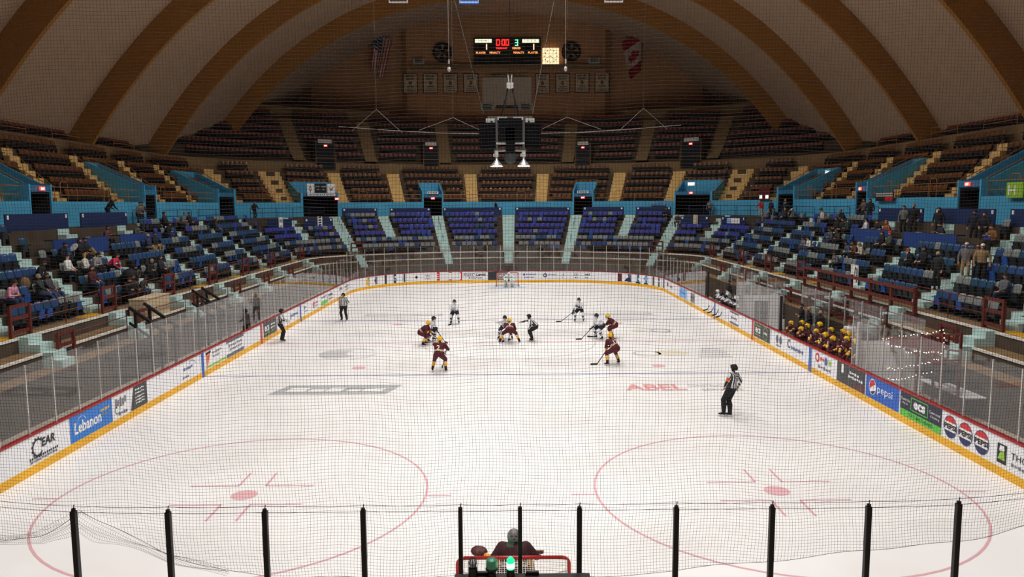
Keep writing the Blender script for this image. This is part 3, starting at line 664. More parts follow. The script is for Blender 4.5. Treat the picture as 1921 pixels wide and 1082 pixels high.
b = MB(); b.lathe((0, 0, 0), [(.05, 0), (.05, .05), (.04, .06), (.075, .085), (.075, .1)], 18); b.build('lamp_base', black, r)
b = MB(); b.lathe((0, 0, .1), [(.068, 0), (.07, .02), (.066, .1), (.055, .115), (0.001, .118)], 20); b.build('lamp_lens', g_off, r, smooth=True)
r = empty('goal_lamp', 'unlit goal lamp with a clear caged lens, left of the green ones', 'lamp', (-.51, SY, 2.61+SZ))
b = MB(); b.lathe((0, 0, 0), [(.055, 0), (.055, .1), (.048, .11)], 16); b.build('lamp_base', black, r)
b = MB(); b.ell((0, 0, .165), (.044, .044, .062), 14, 8); b.build('lamp_lens', clear_l, r, smooth=True)
b = MB()
for k in range(4):
    q = Matrix.Rotation(PI*k/4, 3, 'Z'); b.path([q @ Vector((.05*math.cos(PI*i/10), 0, .165+.068*math.sin(PI*i/10))) for i in range(11)], .004, 4)
    b.path([q @ Vector((.05, 0, .1)), q @ Vector((.05, 0, .165))], .004, 4); b.path([q @ Vector((-.05, 0, .1)), q @ Vector((-.05, 0, .165))], .004, 4)
b.path([Vector((.05*math.cos(PI*i/8), .05*math.sin(PI*i/8), .165)) for i in range(17)], .004, 4)
b.build('lamp_cage', black, r)
# ================================================================ who sits where (built further down)
# (row, t, look, pose, label): look = (top, trousers, hair style, hair colour); poses: sit, lean, back, cross
SK, SK2 = (214, 160, 130), (190, 134, 104)
DK, BKT, NVY, GRY, WHT = (30, 30, 34), (20, 20, 23), (34, 42, 66), (128, 128, 130), (222, 220, 214)
JN, KH, BKP = (52, 68, 104), (158, 132, 94), (24, 24, 28)
BRN, BLN, GRH, BLK = (52, 34, 24), (176, 136, 84), (150, 144, 138), (24, 20, 20)
SIT = [
 (1, -59.7, ((214, 150, 168), JN, 'long', BRN), 'lean', 'person in a pink jacket clapping at the left edge, second row'),
 (1, -57.6, ((46, 54, 48), JN, 'short', GRH), 'back', 'grey-haired person in a dark jacket and jeans, legs stretched out, second row'),
 (1, -57.0, ((60, 60, 64), JN, 'short', BRN), 'back', 'person in a black and white top with jeans beside the grey-haired man'),
 (2, -56.4, (DK, BKP, 'long', BRN), 'lean', 'person with long brown hair and dark coat above the grey-haired man'),
 (3, -53.3, (BKT, BKP, 'short', BLK), 'lean', 'person all in black holding a round white fan in the left stand'),
 (3, -51.6, (BKT, BKP, 'long', BRN), 'sit', 'person in a black top with a yellow emblem in the left stand'),
 (3, -51.0, (BKT, KH, 'cap', BLK), 'cross', 'person in a black cap and khaki trousers beside the yellow emblem top'),
 (2, -54.2, (WHT, BKP, 'short', BLK), 'sit', 'person in a white zip top, third row of the left stand'),
 (2, -52.8, ((210, 206, 196), BKP, 'short', BLN), 'sit', 'fair-haired person in a white padded jacket, third row of the left stand'),
 (2, -52.1, ((150, 150, 152), BKP, 'cap', DK), 'lean', 'person in a grey hooded top and dark cap, third row of the left stand'),
 (2, -50.6, ((222, 60, 100), BKP, 'long', BRN), 'bend', 'person in a bright pink top bending forward in the left stand'),
 (1, -53.8, ((78, 34, 34), JN, 'short', BRN), 'sit', 'person in a dark maroon jacket and jeans, second row of the left stand'),
 (1, -50.5, (DK, JN, 'short', BLK), 'bend', 'person in dark clothes stooping behind the black pram'),
 (0, -52.7, (BKT, BKP, 'short', BRN), 'lean', 'person in black leaning forward in the front row, leftmost of three'),
 (0, -51.8, (BKT, BKP, 'short', BRN), 'sit', 'brown-haired person in black, middle of three in the front row'),
 (0, -51.0, ((58, 64, 66), JN, 'cap', DK), 'lean', 'person in a dark grey jacket and pale jeans, rightmost of three in the front row'),
 (3, -44.6, ((40, 56, 84), KH, 'bald', GRH), 'sit', 'bald person in a dark blue jacket and khaki trousers in the left stand'),
 (3, -43.7, (BKT, KH, 'cap', BLK), 'sit', 'person in a black cap and jacket beside the bald man'),
 (1, -48.4, (DK, BKP, 'short', BLN), 'lean', 'fair-haired person in dark clothes, second row, left of a pair'),
 (1, -46.9, ((38, 38, 52), BKP, 'long', BRN), 'sit', 'brown-haired person in dark clothes, second row, right of a pair'),
 (5, -38.5, (DK, BKP, 'short', BLK), 'sit', 'dark-haired person in the top row of the left stand by the blue rail'),
 (4, -40.3, (BKT, JN, 'short', BRN), 'lean', 'person in a black jacket in the fifth row of the left stand'),
 (5, -36.0, ((120, 118, 112), (96, 96, 98), 'cap', GRY), 'lean', 'person in a grey cap and grey jacket in the top row, left stand'),
 (5, -34.6, (BKT, BKP, 'cap', BLK), 'sit', 'person in black beside the grey cap in the top row, left stand'),
 (4, -32.0, ((42, 54, 40), JN, 'short', BRN), 'sit', 'person in a dark green jacket in the fifth row, left stand'),
 (4, -47.6, ((100, 56, 66), BKP, 'long', BRN), 'desk', 'person in a dusky red top resting on the press table'),
 (4, -44.3, ((74, 84, 74), BKP, 'short', GRH), 'desk', 'person in an olive top sitting behind the farther left press table'),
 (5, 14.4, (BKT, BKP, 'short', BLK), 'sit', 'person in black in the top row of the far end, right corner block'),
 (4, 15.75, ((60, 38, 32), BKP, 'short', BRN), 'sit', 'person in a dark brown top on the stairs of the right corner'),
 (5, 23.0, ((120, 122, 124), (120, 120, 120), 'short', BRN), 'cross', 'person in grey lounging in the top row, right stand, leftmost of the group'),
 (5, 25.4, (BKT, GRY, 'short', BLK), 'lean', 'person in black with pale trousers, top row, second of the lounging group'),
 (5, 27.2, ((36, 38, 46), BKP, 'short', BLN), 'sit', 'fair-haired person in dark blue, top row, third of the lounging group'),
 (5, 29.4, ((96, 96, 98), BKP, 'cap', WHT), 'lean', 'person in a white cap, top row, last of the lounging group'),
 (5, 34.9, ((206, 198, 176), GRY, 'beanie', BLK), 'lean', 'person in a cream jacket and black beanie in the top row, right stand'),
 (5, 37.9, (BKT, BKP, 'cap', GRY), 'lean', 'person in a grey cap and black coat in the top row, right stand'),
 (4, 38.8, (BKT, BKP, 'long', BRN), 'sit', 'brown-haired person in black below the grey cap, left of three'),
 (4, 39.7, (BKT, BKP, 'short', BRN), 'sit', 'person in black below the grey cap, middle of three'),
 (4, 40.7, ((54, 56, 60), BKP, 'cap', DK), 'lean', 'person in a charcoal coat below the grey cap, right of three'),
 (3, 40.4, ((84, 80, 76), JN, 'short', BRN), 'lean', 'person in a grey-brown coat, fourth row of the right stand, left of a pair'),
 (3, 41.3, ((62, 54, 48), BKP, 'cap', (84, 80, 60)), 'lean', 'person in an olive cap, fourth row of the right stand, right of a pair'),
 (2, 38.1, ((110, 112, 118), JN, 'short', BLK), 'lean', 'person in grey and blue, third row, sitting beside the white top'),
 (2, 39.0, ((216, 212, 206), JN, 'short', BRN), 'lean', 'person in a white top and pale jeans, third row of the right stand'),
 (4, 42.9, ((200, 200, 206), WHT, 'long', BLK), 'sit', 'person in white at the left end of the right press table'),
 (4, 44.7, (BKT, BKP, 'short', BRN), 'desk', 'brown-haired person in black behind the farther right press table'),
 (4, 45.6, ((150, 80, 44), BKP, 'long', (170, 96, 50)), 'desk', 'person in orange-brown behind the farther right press table'),
 (4, 51.0, ((34, 36, 48), BKP, 'short', BLK), 'desk', 'person typing behind the nearer right press table'),
 (4, 55.0, ((124, 84, 48), BKP, 'short', BRN), 'desk', 'person in a tan jacket reading papers near the right edge'),
 (3, 46.6, (BKT, BKP, 'long', BRN), 'sit', 'person with long hair beside the red beanie'),
 (3, 47.5, ((70, 76, 66), BKP, 'beanie', (216, 40, 56)), 'sit', 'person in a bright red beanie, fourth row of the right stand'),
 (1, 45.0, ((104, 104, 106), BKP, 'short', BRN), 'lean', 'person in a grey top with white shoes, second row of the right stand'),
 (2, 44.6, ((66, 84, 108), BKP, 'long', BLK), 'lean', 'person in a blue top, third row, leftmost of three'),
 (2, 45.5, ((110, 60, 44), BKP, 'long', BRN), 'lean', 'person with a brown coat over the knees, third row, middle of three'),
 (2, 46.3, ((198, 188, 168), BKP, 'long', BLN), 'lean', 'fair person in a cream top, third row, rightmost of three'),
 (2, 51.5, (BKT, BKP, 'short', (176, 84, 40)), 'lean', 'red-haired person in black, third row of the right stand'),
 (2, 52.4, (BKT, BKP, 'beanie', BLK), 'sit', 'person in a black coat and hood next to the red-haired one'),
 (1, 59.6, ((92, 92, 98), BKP, 'beanie', DK), 'cross', 'person in a grey hooded top with a white shoe, second row at the right edge'),
]
PEOPLE_T = {}
for s_ in SIT: PEOPLE_T.setdefault(('L', s_[0]), []).append(s_[1])
# ================================================================ openings in the balcony (stair wells)
exit_red = mat('exit_sign_glow', (255, 70, 60), .4, emit=2.2); exit_letter = mat('exit_letter_glow', (255, 225, 215), .4, emit=3.0)
sign_white = mat('lit_sign_white', (240, 240, 232), .4, emit=.9); sign_dull = mat('sign_plate', (186, 186, 178), .6)
def rbox(mb, t0, t1, d0, d1, z0, z1, mi=0, step=.8): sweep(mb, bp, [(d0, z0), (d0, z1), (d1, z1), (d1, z0)], t0, t1, step, mi)
def face_fn(t, d, z):
    """board facing the ice at (t, d): x runs to the viewer's right"""
    p, n = bowl(t); rt = Vector((n[1], -n[0], 0)); o = Vector((p[0]+d*n[0], p[1]+d*n[1], z)); nn = Vector((n[0], n[1], 0))
    return lambda x, y, off: o+rt*x+Vector((0, 0, y))-nn*off
def side_word(t): return 'left' if t < 0 else 'right'
def exit_sign(t, d, z, label, w=.4, h=.21, lit=exit_red):
    fn = face_fn(t, d, z); b = MB(); b.add([fn(x, y, o) for o in (.0, .06) for x, y in ((-w/2, 0), (w/2, 0), (w/2, h), (-w/2, h))], [(0, 1, 2, 3), (7, 6, 5, 4), (0, 4, 5, 1), (1, 5, 6, 2), (2, 6, 7, 3), (3, 7, 4, 0)])
    r = tag(b.build('exit_sign', lit), label, 'exit sign')
    c = MB(); fit_text(c, 'EXIT', -w*.38, w*.38, h*.22, h*.56, fn, 0, .065); c.build('sign_lettering', exit_letter, r); return r
VNAME = {-47.7: 'at the far left edge, above the navy press panel', -35.2: 'second from the left edge', -22.2: 'narrow, left corner of the bowl', -15.85: 'wide, left corner, under the white advert boards', -6.4: 'small, left of centre at the far end', 6.6: 'small, right of centre at the far end', 15.85: 'wide, right corner of the bowl', 22.2: 'narrow, right corner of the bowl', 35.2: 'second from the right edge', 47.6: 'at the far right edge, above the navy press panel'}
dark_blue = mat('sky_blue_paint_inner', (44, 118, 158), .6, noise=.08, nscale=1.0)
for c, h in VOM:
    root = empty('stairwell_portal', 'sky blue balcony stairwell, '+VNAME[c], 'stairwell', bp(c, 6.4, 6.08)); inv = Matrix.Translation(-Vector(bp(c, 6.4, 6.08)))
    def part(mb, nm, m):
        o = mb.build(nm, m, root); o.matrix_parent_inverse = inv; return o
    zf = 8.4 if h > .9 else 8.65; zt, D = (9.6, 9.05) if abs(c) < 17 else (10.25, 10.4)
    for g in (-1, 1):
        b = MB(); t0, t1 = sorted((c+g*h, c+g*(h-.12))); sweep(b, bp, [(6.36, 6.08), (6.36, zf), (6.9, zf+.05), (D-.1, zt), (D+.05, zt), (D+.05, 6.08)], t0, t1, .2); part(b, 'cheek_wall', blue_wall)
    b = MB(); rbox(b, c-h+.12, c+h-.12, D-.1, D+.05, 7.9, zt); part(b, 'back_wall', blue_wall)
    lint = 8.0 if h < 1.2 else 8.1
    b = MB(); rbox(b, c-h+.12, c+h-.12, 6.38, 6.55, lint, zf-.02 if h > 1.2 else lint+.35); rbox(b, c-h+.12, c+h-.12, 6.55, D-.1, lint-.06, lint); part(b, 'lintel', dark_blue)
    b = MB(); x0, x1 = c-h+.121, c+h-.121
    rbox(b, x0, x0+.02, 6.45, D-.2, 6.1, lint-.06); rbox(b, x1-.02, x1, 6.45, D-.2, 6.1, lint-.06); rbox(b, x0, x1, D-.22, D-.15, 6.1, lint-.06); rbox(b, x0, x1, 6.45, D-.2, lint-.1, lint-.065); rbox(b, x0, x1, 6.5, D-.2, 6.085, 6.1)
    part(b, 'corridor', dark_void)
    b = MB(); b.path([bp(c-h, 6.6, zf+.05), bp(c-h, D, zt+.25), bp(c+h, D, zt+.25), bp(c+h, 6.6, zf+.05)], .025, 5); part(b, 'hand_rail', tan_rail)
for t, z, lab in ((-47.7, 8.06, 'red exit sign over the stairwell at the far left edge'), (-15.85+1.25, 7.75, 'red exit sign right of the white advert boards'), (-6.4, 7.9-.12, 'red exit sign in the small stairwell left of centre'), (6.6, 7.9-.12, 'red exit sign in the small stairwell right of centre'), (15.85, 8.15, 'red exit sign in the wide stairwell of the right corner'), (35.2, 8.06, 'red exit sign over the stairwell second from the right edge'), (47.6, 8.06, 'red exit sign over the stairwell at the far right edge')):
    exit_sign(t, 6.3, z, lab)
exit_sign(22.2, 10.2, 9.75, 'white lit sign high in the narrow stairwell of the right corner', .5, .3, sign_white)
exit_sign(15.85, 6.3, 9.0, 'white lit sign on the wide stairwell of the right corner', .7, .3, sign_white)
# advert boards over the wide left stairwell
root = empty('advert_board', 'white and black advert boards over the wide left stairwell', 'sign', bp(-15.85, 6.2, 8.1)); inv = Matrix.Translation(-Vector(bp(-15.85, 6.2, 8.1)))
fn = face_fn(-15.9, 6.25, 8.15)
def panel_on(fn, x0, x1, y0, y1, m, nm, parent=None, inv=None, th=.05, extra=None):
    b = MB(); b.add([fn(x, y, o) for o in (0, th) for x, y in ((x0, y0), (x1, y0), (x1, y1), (x0, y1))], [(0, 1, 2, 3), (7, 6, 5, 4), (0, 4, 5, 1), (1, 5, 6, 2), (2, 6, 7, 3), (3, 7, 4, 0)])
    ms = [m]
    if extra: ms += extra(b, th+.006)
    o = b.build(nm, ms, parent)
    if inv is not None: o.matrix_parent_inverse = inv
    return o
def ex_crest(b, o):
    b.add([fn(-1.15+.13*math.cos(2*PI*i/20), .7+.28*math.sin(2*PI*i/20), o) for i in range(20)], [tuple(range(20))], 1)
    b.add([fn(-1.15+.07*math.cos(2*PI*i/20), .7+.2*math.sin(2*PI*i/20), o+.005) for i in range(20)], [tuple(range(20))], 2); return [a_ink, a_white]
panel_on(fn, -1.5, -.72, .3, 1.2, a_white, 'board_panel', root, inv, extra=ex_crest)
def ex_home(b, o):
    fit_text(b, 'HOME', -.62, -.2, .85, .14, fn, 1, o); fit_text(b, 'GUEST', .0, .5, .85, .14, fn, 1, o)
    for x in (-.45, .12): b.add([fn(x+u, .62+v, o) for u, v in ((0, 0), (.2, 0), (.2, .04), (0, .04))], [(0, 1, 2, 3)], 1)
    return [a_white]
panel_on(fn, -.7, .55, .3, 1.2, a_ink, 'board_panel', root, inv, extra=ex_home)
def ex_wing(b, o):
    b.add([fn(x, y, o) for x, y in ((.75, .85), (1.0, .7), (1.3, .95), (1.15, .55), (.95, .5))], [tuple(range(5))], 1); return [a_grey]
panel_on(fn, .57, 1.45, .3, 1.2, a_white, 'board_panel', root, inv, extra=ex_wing)
def ex_strip(b, o):
    for i in range(12): b.add([fn(-1.3+.22*i+u, .07+v, o) for u, v in ((0, 0), (.15, 0), (.15, .1), (0, .1))], [(0, 1, 2, 3)], 1)
    return [a_grey]
panel_on(fn, -1.45, 1.45, .0, .26, a_white, 'board_panel', root, inv, extra=ex_strip)
for c, w in ((-6.4, 'left'), (6.6, 'right')):
    fn = face_fn(c, 6.3, 8.35)
    def ex_(b, o):
        for i in range(6): b.add([fn(-.5+.17*i+u, .06+v, o) for u, v in ((0, 0), (.11, 0), (.11, .13), (0, .13))], [(0, 1, 2, 3)], 1)
        return [a_ink]
    tag(panel_on(fn, -.6, .6, 0, .26, a_white, 'direction_sign', extra=ex_), 'white sign strip over the small stairwell %s of centre' % w, 'sign')
fn = face_fn(13.1, 6.3, 7.02); fnl = fn
def ex_(b, o): fit_text(b, 'LADIES', -.75, .55, .06, .22, fnl, 1, o); return [a_ink]
tag(panel_on(fn, -.85, .75, 0, .34, a_pale, 'direction_sign', extra=ex_), 'pale blue sign reading LADIES on the blue wall', 'sign')
fn = face_fn(18.7, 6.3, 6.95); fnm = fn
def ex_(b, o): fit_text(b, 'EXIT', -.4, .4, .1, .2, fnm, 1, o); return [a_white]
# banners clipped to the balcony rail on the right
fn = face_fn(38.9, 6.2, 7.3); fnr = fn
def ex_(b, o):
    b.add([fnr(x, y, o) for x, y in ((-1.1, .3), (1.1, .3), (1.1, .52), (-1.1, .52))], [(0, 1, 2, 3)], 1)
    for i in range(9): b.add([fnr(-1.05+.24*i+u, .36+v, o+.004) for u, v in ((0, 0), (.17, 0), (.17, .09), (0, .09))], [(0, 1, 2, 3)], 0)
    b.add([fnr(x, y, o) for x, y in ((.1, .02), (1.1, .02), (1.1, .28), (.1, .28))], [(0, 1, 2, 3)], 2); return [sign_dull, a_red]
tag(panel_on(fn, -1.15, 1.15, 0, .55, a_ink, 'rail_banner', extra=ex_), 'black and red banner on the right balcony rail', 'banner')
fn = face_fn(51.6, 6.2, 7.4); fny = fn
def ex_(b, o): fit_text(b, 'H', -.45, .1, .12, .5, fny, 1, o); return [a_white]
tag(panel_on(fn, -.6, .6, 0, .75, a_lime, 'rail_banner', extra=ex_), 'lime banner with a white H at the right edge of the balcony', 'banner')
fn = face_fn(20.6, 6.2, 7.55); fnc = fn
def ex_(b, o):
    b.add([fnc(x, y, o) for x, y in ((-.6, .05), (-.25, .05), (-.25, .4), (-.6, .4))], [(0, 1, 2, 3)], 1); b.add([fnc(x, y, o) for x, y in ((.2, .05), (.6, .05), (.6, .4), (.2, .4))], [(0, 1, 2, 3)], 1); return [sign_white]
tag(panel_on(fn, -.75, .75, -.05, 1.0, a_maroon, 'rail_banner', extra=ex_), 'brown banner with pale figures on the right corner balcony rail', 'banner')
# ================================================================ aisle stairs
def stairs(t, hw, pts, m, label, group=None, front=True, name='aisle_stairs'):
    root = empty(name, label, 'stairs', bp(t, pts[0][0], pts[0][1]), 0, group); inv = Matrix.Translation(-Vector(bp(t, pts[0][0], pts[0][1])))
    b = MB(); sweep(b, bp, pts, t-hw, t+hw, .6); o = b.build('stair_flight', m, root); o.matrix_parent_inverse = inv
    if front:
        b = MB(); sweep(b, bp, [(-2.5, 1.5), (-2.5, 1.78), (-2.2, 1.78), (-2.2, 2.06), (-1.75, 2.06), (-1.75, 2.34), (-1.35, 2.34), (-1.35, 2.612), (-.92, 2.612), (-.92, 1.5)], t-hw*.8, t+hw*.8, .6)
        o = b.build('front_steps', m, root); o.matrix_parent_inverse = inv
    return root
def lower_pts(k0=0):
    P = [(.85*k0-.28, LZ[k0])]
    for k in range(k0, 6):
        z = LZ[k]; P += ([(.85*k-.29, z+.005)] if k > k0 else [])+[(.85*k-.29, z+.29), (.85*k+.125, z+.29), (.85*k+.125, z+.585)]
    P += [(4.6, LZ[5]+.585), (4.6, LZ[5]-.1), (.85*k0-.28, LZ[k0]-.1)]
    return P
AW = ['in the middle of the far end', '{s} of the middle of the far end', 'wide, in the {s} corner of the far end', 'at the {s} end of the corner blocks', '{s} stand, {n} from the corner']
def sl(t, i):
    if i == 0: return 'pale green stairs in the middle of the far end'
    s = side_word(t)
    return 'pale green stairs, %s' % (['', 'first %s of the middle of the far end' % s, 'in the %s corner of the far end' % s, 'where the %s stand meets the corner' % s][i] if i < 4 else 'in the %s stand, %s from the corner' % (s, ordn(i-3)))
for i, a in enumerate(LAIS):
    for g in ((1,) if i == 0 else (-1, 1)): stairs(g*a, .5 if i else .55, lower_pts(), teal, sl(g*a, i), 'pale green aisle stairs')
for a, k0, w in ((11.1, 2, 'short pale green stairs in the upper rows %s of the far centre block'), (18.85, 2, 'short pale green stairs between the two navy fronts in the %s corner')):
    for g in (-1, 1): stairs(g*a, .45, lower_pts(k0), teal, w % side_word(g), 'pale green aisle stairs', False)
def upper_pts():
    P = [(7.6, UZ[0])]
    for k in range(4):
        h = (UZ[k+1]-UZ[k])/2; P += [(8.0+.85*k-.29, UZ[k]+.01), (8.0+.85*k-.29, UZ[k]+h), (8.0+.85*k+.125, UZ[k]+h), (8.0+.85*k+.125, UZ[k+1]+.01)]
    return P+[(11.85, UZ[4]+.01), (11.85, UZ[4]-.3), (7.6, UZ[0]-.1)]
for i, a in enumerate(UAIS):
    for g in (-1, 1): stairs(g*a, .48, upper_pts(), tan_step, 'tan balcony stairs, %s %s of the far end centre' % (ordn(i+1), side_word(g)), 'tan balcony stairs', False, 'balcony_stairs')
def top_pts():
    P = [(12.5, EZ[0])]
    for k in range(5):
        h = (EZ[k+1]-EZ[k])/2; P += [(13.35+.85*k-.29, EZ[k]+.01), (13.35+.85*k-.29, EZ[k]+h), (13.35+.85*k+.125, EZ[k]+h), (13.35+.85*k+.125, EZ[k+1]+.01)]
    return P+[(18.2, EZ[5]+.01), (18.2, EZ[5]-.3), (12.5, EZ[0]-.1)]
for i, a in enumerate(EAIS):
    for g in (-1, 1): stairs(g*a, .45, top_pts(), tan_conc, 'tan stairs through the dark top tier, %s %s of centre' % (ordn(i+1), side_word(g)), 'top tier stairs', False, 'tier_stairs')
# dark doorways in the top tier
for c, h, w in ((-14.0, .75, 'outer left'), (-5.9, .62, 'inner left'), (6.0, .62, 'inner right'), (14.3, .8, 'outer right')):
    root = empty('tier_doorway', 'dark doorway in the top tier, %s of four' % w, 'doorway', bp(c, 12.2, 10.7)); inv = Matrix.Translation(-Vector(bp(c, 12.2, 10.7)))
    b = MB(); rbox(b, c-h, c-h+.1, 11.85, 15.0, 11.0, 14.05); rbox(b, c+h-.1, c+h, 11.85, 15.0, 11.0, 14.05); rbox(b, c-h+.1, c+h-.1, 12.05, 15.0, 13.75, 14.05); o = b.build('door_surround', brown_wall, root); o.matrix_parent_inverse = inv
    b = MB(); rbox(b, c-h+.1, c+h-.1, 11.8, 11.95, 11.0, 13.75); o = b.build('shade_slab', dark_void, root); o.matrix_parent_inverse = inv  # solid dark slab painted as the shade of the doorway recess
    fn = face_fn(c, 11.95, 13.8)
    tag(panel_on(fn, -h, h, .02, .42, sign_dull, 'direction_sign'), 'pale sign plate over the %s doorway of the top tier' % w, 'sign')
    exit_sign(c, 11.75, 13.45, 'small red exit sign under the sign plate of the %s top tier doorway' % w, .36, .2)
    b = MB(); b.path([bp(c-h, 11.7, 11.0), bp(c-h, 11.7, 12.25), bp(c+h, 11.7, 12.25), bp(c+h, 11.7, 11.0)], .025, 5); o = b.build('guard_rail', tan_rail, root); o.matrix_parent_inverse = inv
# ================================================================ navy panels and press tables
def navy_panel(t0, t1, d, z0, z1, label, group, tags=True):
    root = empty('navy_panel', label, 'panel', bp((t0+t1)/2, d, z0), 0, group); inv = Matrix.Translation(-Vector(bp((t0+t1)/2, d, z0)))
    b = MB(); rbox(b, t0, t1, d, d+.06, z0, z1); o = b.build('panel_board', navy, root); o.matrix_parent_inverse = inv
    if tags:
        for t in (t0+.18, t1-.18):
            b = MB(); rbox(b, t-.07, t+.07, d-.012, d-.001, z1-.24, z1-.06); o = b.build('block_plate', a_white, root); o.matrix_parent_inverse = inv
for t0, t1, w in ((-14.7, -11.6, 'third left of centre'), (-10.5, -6.85, 'second left of centre'), (-5.75, -.45, 'first left of centre'), (.75, 5.7, 'first right of centre'), (6.85, 10.5, 'second right of centre'), (11.6, 14.7, 'third right of centre')):
    navy_panel(t0, t1, 4.5, 5.5, 6.9, 'navy panel behind the top row of the far end, '+w, 'navy end panels')
for t0, t1, w in ((-21.7, -19.35, 'outer, left corner'), (-18.35, -16.1, 'inner, left corner'), (16.1, 18.35, 'inner, right corner'), (19.35, 21.7, 'outer, right corner')):
    navy_panel(t0, t1, 2.95, 4.92, 5.98, 'navy platform front above the fourth row, '+w, 'navy platform fronts', 'outer, left' not in w)
for t0, t1, w in ((-53.6, -48.6, 'leftmost tall navy panel against the blue wall'), (-47.4, -42.4, 'second tall navy panel from the left, against the blue wall'), (41.6, 46.6, 'tall navy panel behind the press table right of the bend'), (47.8, 52.8, 'tall navy panel with white corner plates, second from the right edge'), (53.9, 58.5, 'tall navy panel cut by the right edge')):
    navy_panel(t0, t1, 4.5, 5.5, 6.88, w, 'tall navy panels')
for t0, t1, w in ((-53.2, -48.3, 'press table with a navy skirt, leftmost'), (-47.1, -42.1, 'press table with a navy skirt, left stand, farther one'), (42.0, 46.8, 'press table with a navy skirt, right stand, farther one'), (48.2, 53.0, 'press table with a navy skirt, right stand, nearer one')):
    root = empty('press_table', w, 'table', bp((t0+t1)/2, 2.9, LZ[4]), 0, 'press tables'); inv = Matrix.Translation(-Vector(bp((t0+t1)/2, 2.9, LZ[4])))
    b = MB(); rbox(b, t0, t1, 2.66, 3.06, LZ[4]+.7, LZ[4]+.75); o = b.build('table_top', mat('table_top_navy', (28, 36, 66), .4), root); o.matrix_parent_inverse = inv
    b = MB(); rbox(b, t0, t1, 2.63, 2.66, LZ[4]-.02, LZ[4]+.74); o = b.build('table_skirt', mat('table_skirt_cloth', (18, 56, 122), .8), root); o.matrix_parent_inverse = inv
    for q in range(2):
        b = MB(); tt = t0+1.0+q*2.1; rbox(b, tt, tt+.3, 2.72, 2.95, LZ[4]+.752, LZ[4]+.758); tag(b.build('paper_sheet', a_white), 'white sheet on the %s' % w+', '+('first' if q == 0 else 'second'), 'paper', 'papers on the press tables')
# small hanging banners on the corner platforms
def hang(t, w, h, ztop, m, label, extra=None):
    fn = face_fn(t, 2.9, ztop-h); ex = (lambda b, o: extra(b, o, fn)) if extra else None
    tag(panel_on(fn, -w/2, w/2, 0, h, m, 'hanging_banner', extra=ex, th=.02), label, 'banner')
def ex_a(b, o, fn):
    for y in (1.05, .9): b.add([fn(x, y+v, o) for x, v in ((-.2, 0), (.2, 0), (.2, .08), (-.2, .08))], [(0, 1, 2, 3)], 1)
    b.add([fn(.13*math.cos(2*PI*i/16), .5+.15*math.sin(2*PI*i/16), o) for i in range(16)], [tuple(range(16))], 2)
    b.add([fn(x, .2+v, o) for x, v in ((-.15, 0), (.15, 0), (.15, .06), (-.15, .06))], [(0, 1, 2, 3)], 1); return [a_ink, a_lime]
hang(-20.4, .58, 1.35, 6.15, a_white, 'white banner with black print and a lime emblem on the outer left platform', ex_a)
def ex_b(b, o, fn):
    for i in range(5): b.add([fn(x, .12+.24*i+v, o) for x, v in ((-.16, 0), (.16, .03), (.1, .17), (-.12, .14))], [(0, 1, 2, 3)], 1)
    return [a_ink]
hang(-17.2, .5, 1.25, 6.15, a_white, 'white banner with a tall black emblem on the inner left platform', ex_b)
def ex_c(b, o, fn):
    b.add([fn(x, y, o) for x, y in ((-.24, .04), (.24, .04), (.24, 1.28), (-.24, 1.28))], [(0, 1, 2, 3)], 1)
    b.add([fn(.12*math.cos(2*PI*i/16), .98+.17*math.sin(2*PI*i/16), o+.004) for i in range(16)], [tuple(range(16))], 2)
    b.add([fn(x, y, o+.004) for x, y in ((-.18, .25), (.18, .25), (.12, .85), (-.14, .85))], [(0, 1, 2, 3)], 2)
    b.add([fn(x, y, o+.006) for x, y in ((-.18, .06), (.16, .06), (.14, .4), (-.1, .4))], [(0, 1, 2, 3)], 3); return [sign_dull, mat('banner_tan', (206, 178, 140), .7), a_blue]
hang(17.35, .6, 1.35, 6.2, a_ink, 'framed picture banner on the inner right platform', ex_c)
def ex_d(b, o, fn):
    b.add([fn(x, y, o) for x, y in ((-.82, .03), (-.3, .03), (-.3, .42), (-.82, .42))], [(0, 1, 2, 3)], 1)
    for q in range(3): b.add([fn(-.2+.32*q+u, .16+v, o) for u, v in ((0, 0), (.24, 0), (.24, .1), (0, .1))], [(0, 1, 2, 3)], 2)
    return [a_pale, mat('banner_lilac', (206, 206, 226), .6)]
hang(20.5, 1.75, .46, 5.85, a_white, 'wide white and blue banner on the outer right platform', ex_d)
# ================================================================ rails
def rail_thing(name, label, group, m, segs, r=.028, loc=None, n=5):
    b = MB()
    for s in segs: b.path(s, r, n)
    return tag(b.build(name, m), label, 'railing', group)
LA = [-a for a in LAIS[:0:-1]]+LAIS
for i, (a0, a1) in enumerate(zip(LA[:-1], LA[1:])):
    t0, t1 = a0+.6, a1-.6
    if 44 < (t0+t1)/2 < 57: continue
    n = max(2, int((t1-t0)/1.9)); ts = [t0+(t1-t0)*q/n for q in range(n+1)]
    segs = [[bp(t, -.72, 3.6) for t in ts], [bp(t, -.72, 3.1) for t in ts]]+[[bp(t, -.72, 2.6), bp(t, -.72, 3.6)] for t in ts]
    rail_thing('front_rail', 'thin red rail before the front row, %s block from the left' % ordn(i+1), 'front row rails', rust, segs, .022)
    segs = [[bp(t, -1.9, 2.5) for t in ts]]+[[bp(t, -1.9, 1.5), bp(t, -1.9, 2.5)] for t in ts[::2]]
    rail_thing('ledge_rail', 'thin red rail on the lower ledge, %s block from the left' % ordn(i+1), 'ledge rails', rust, segs, .022)
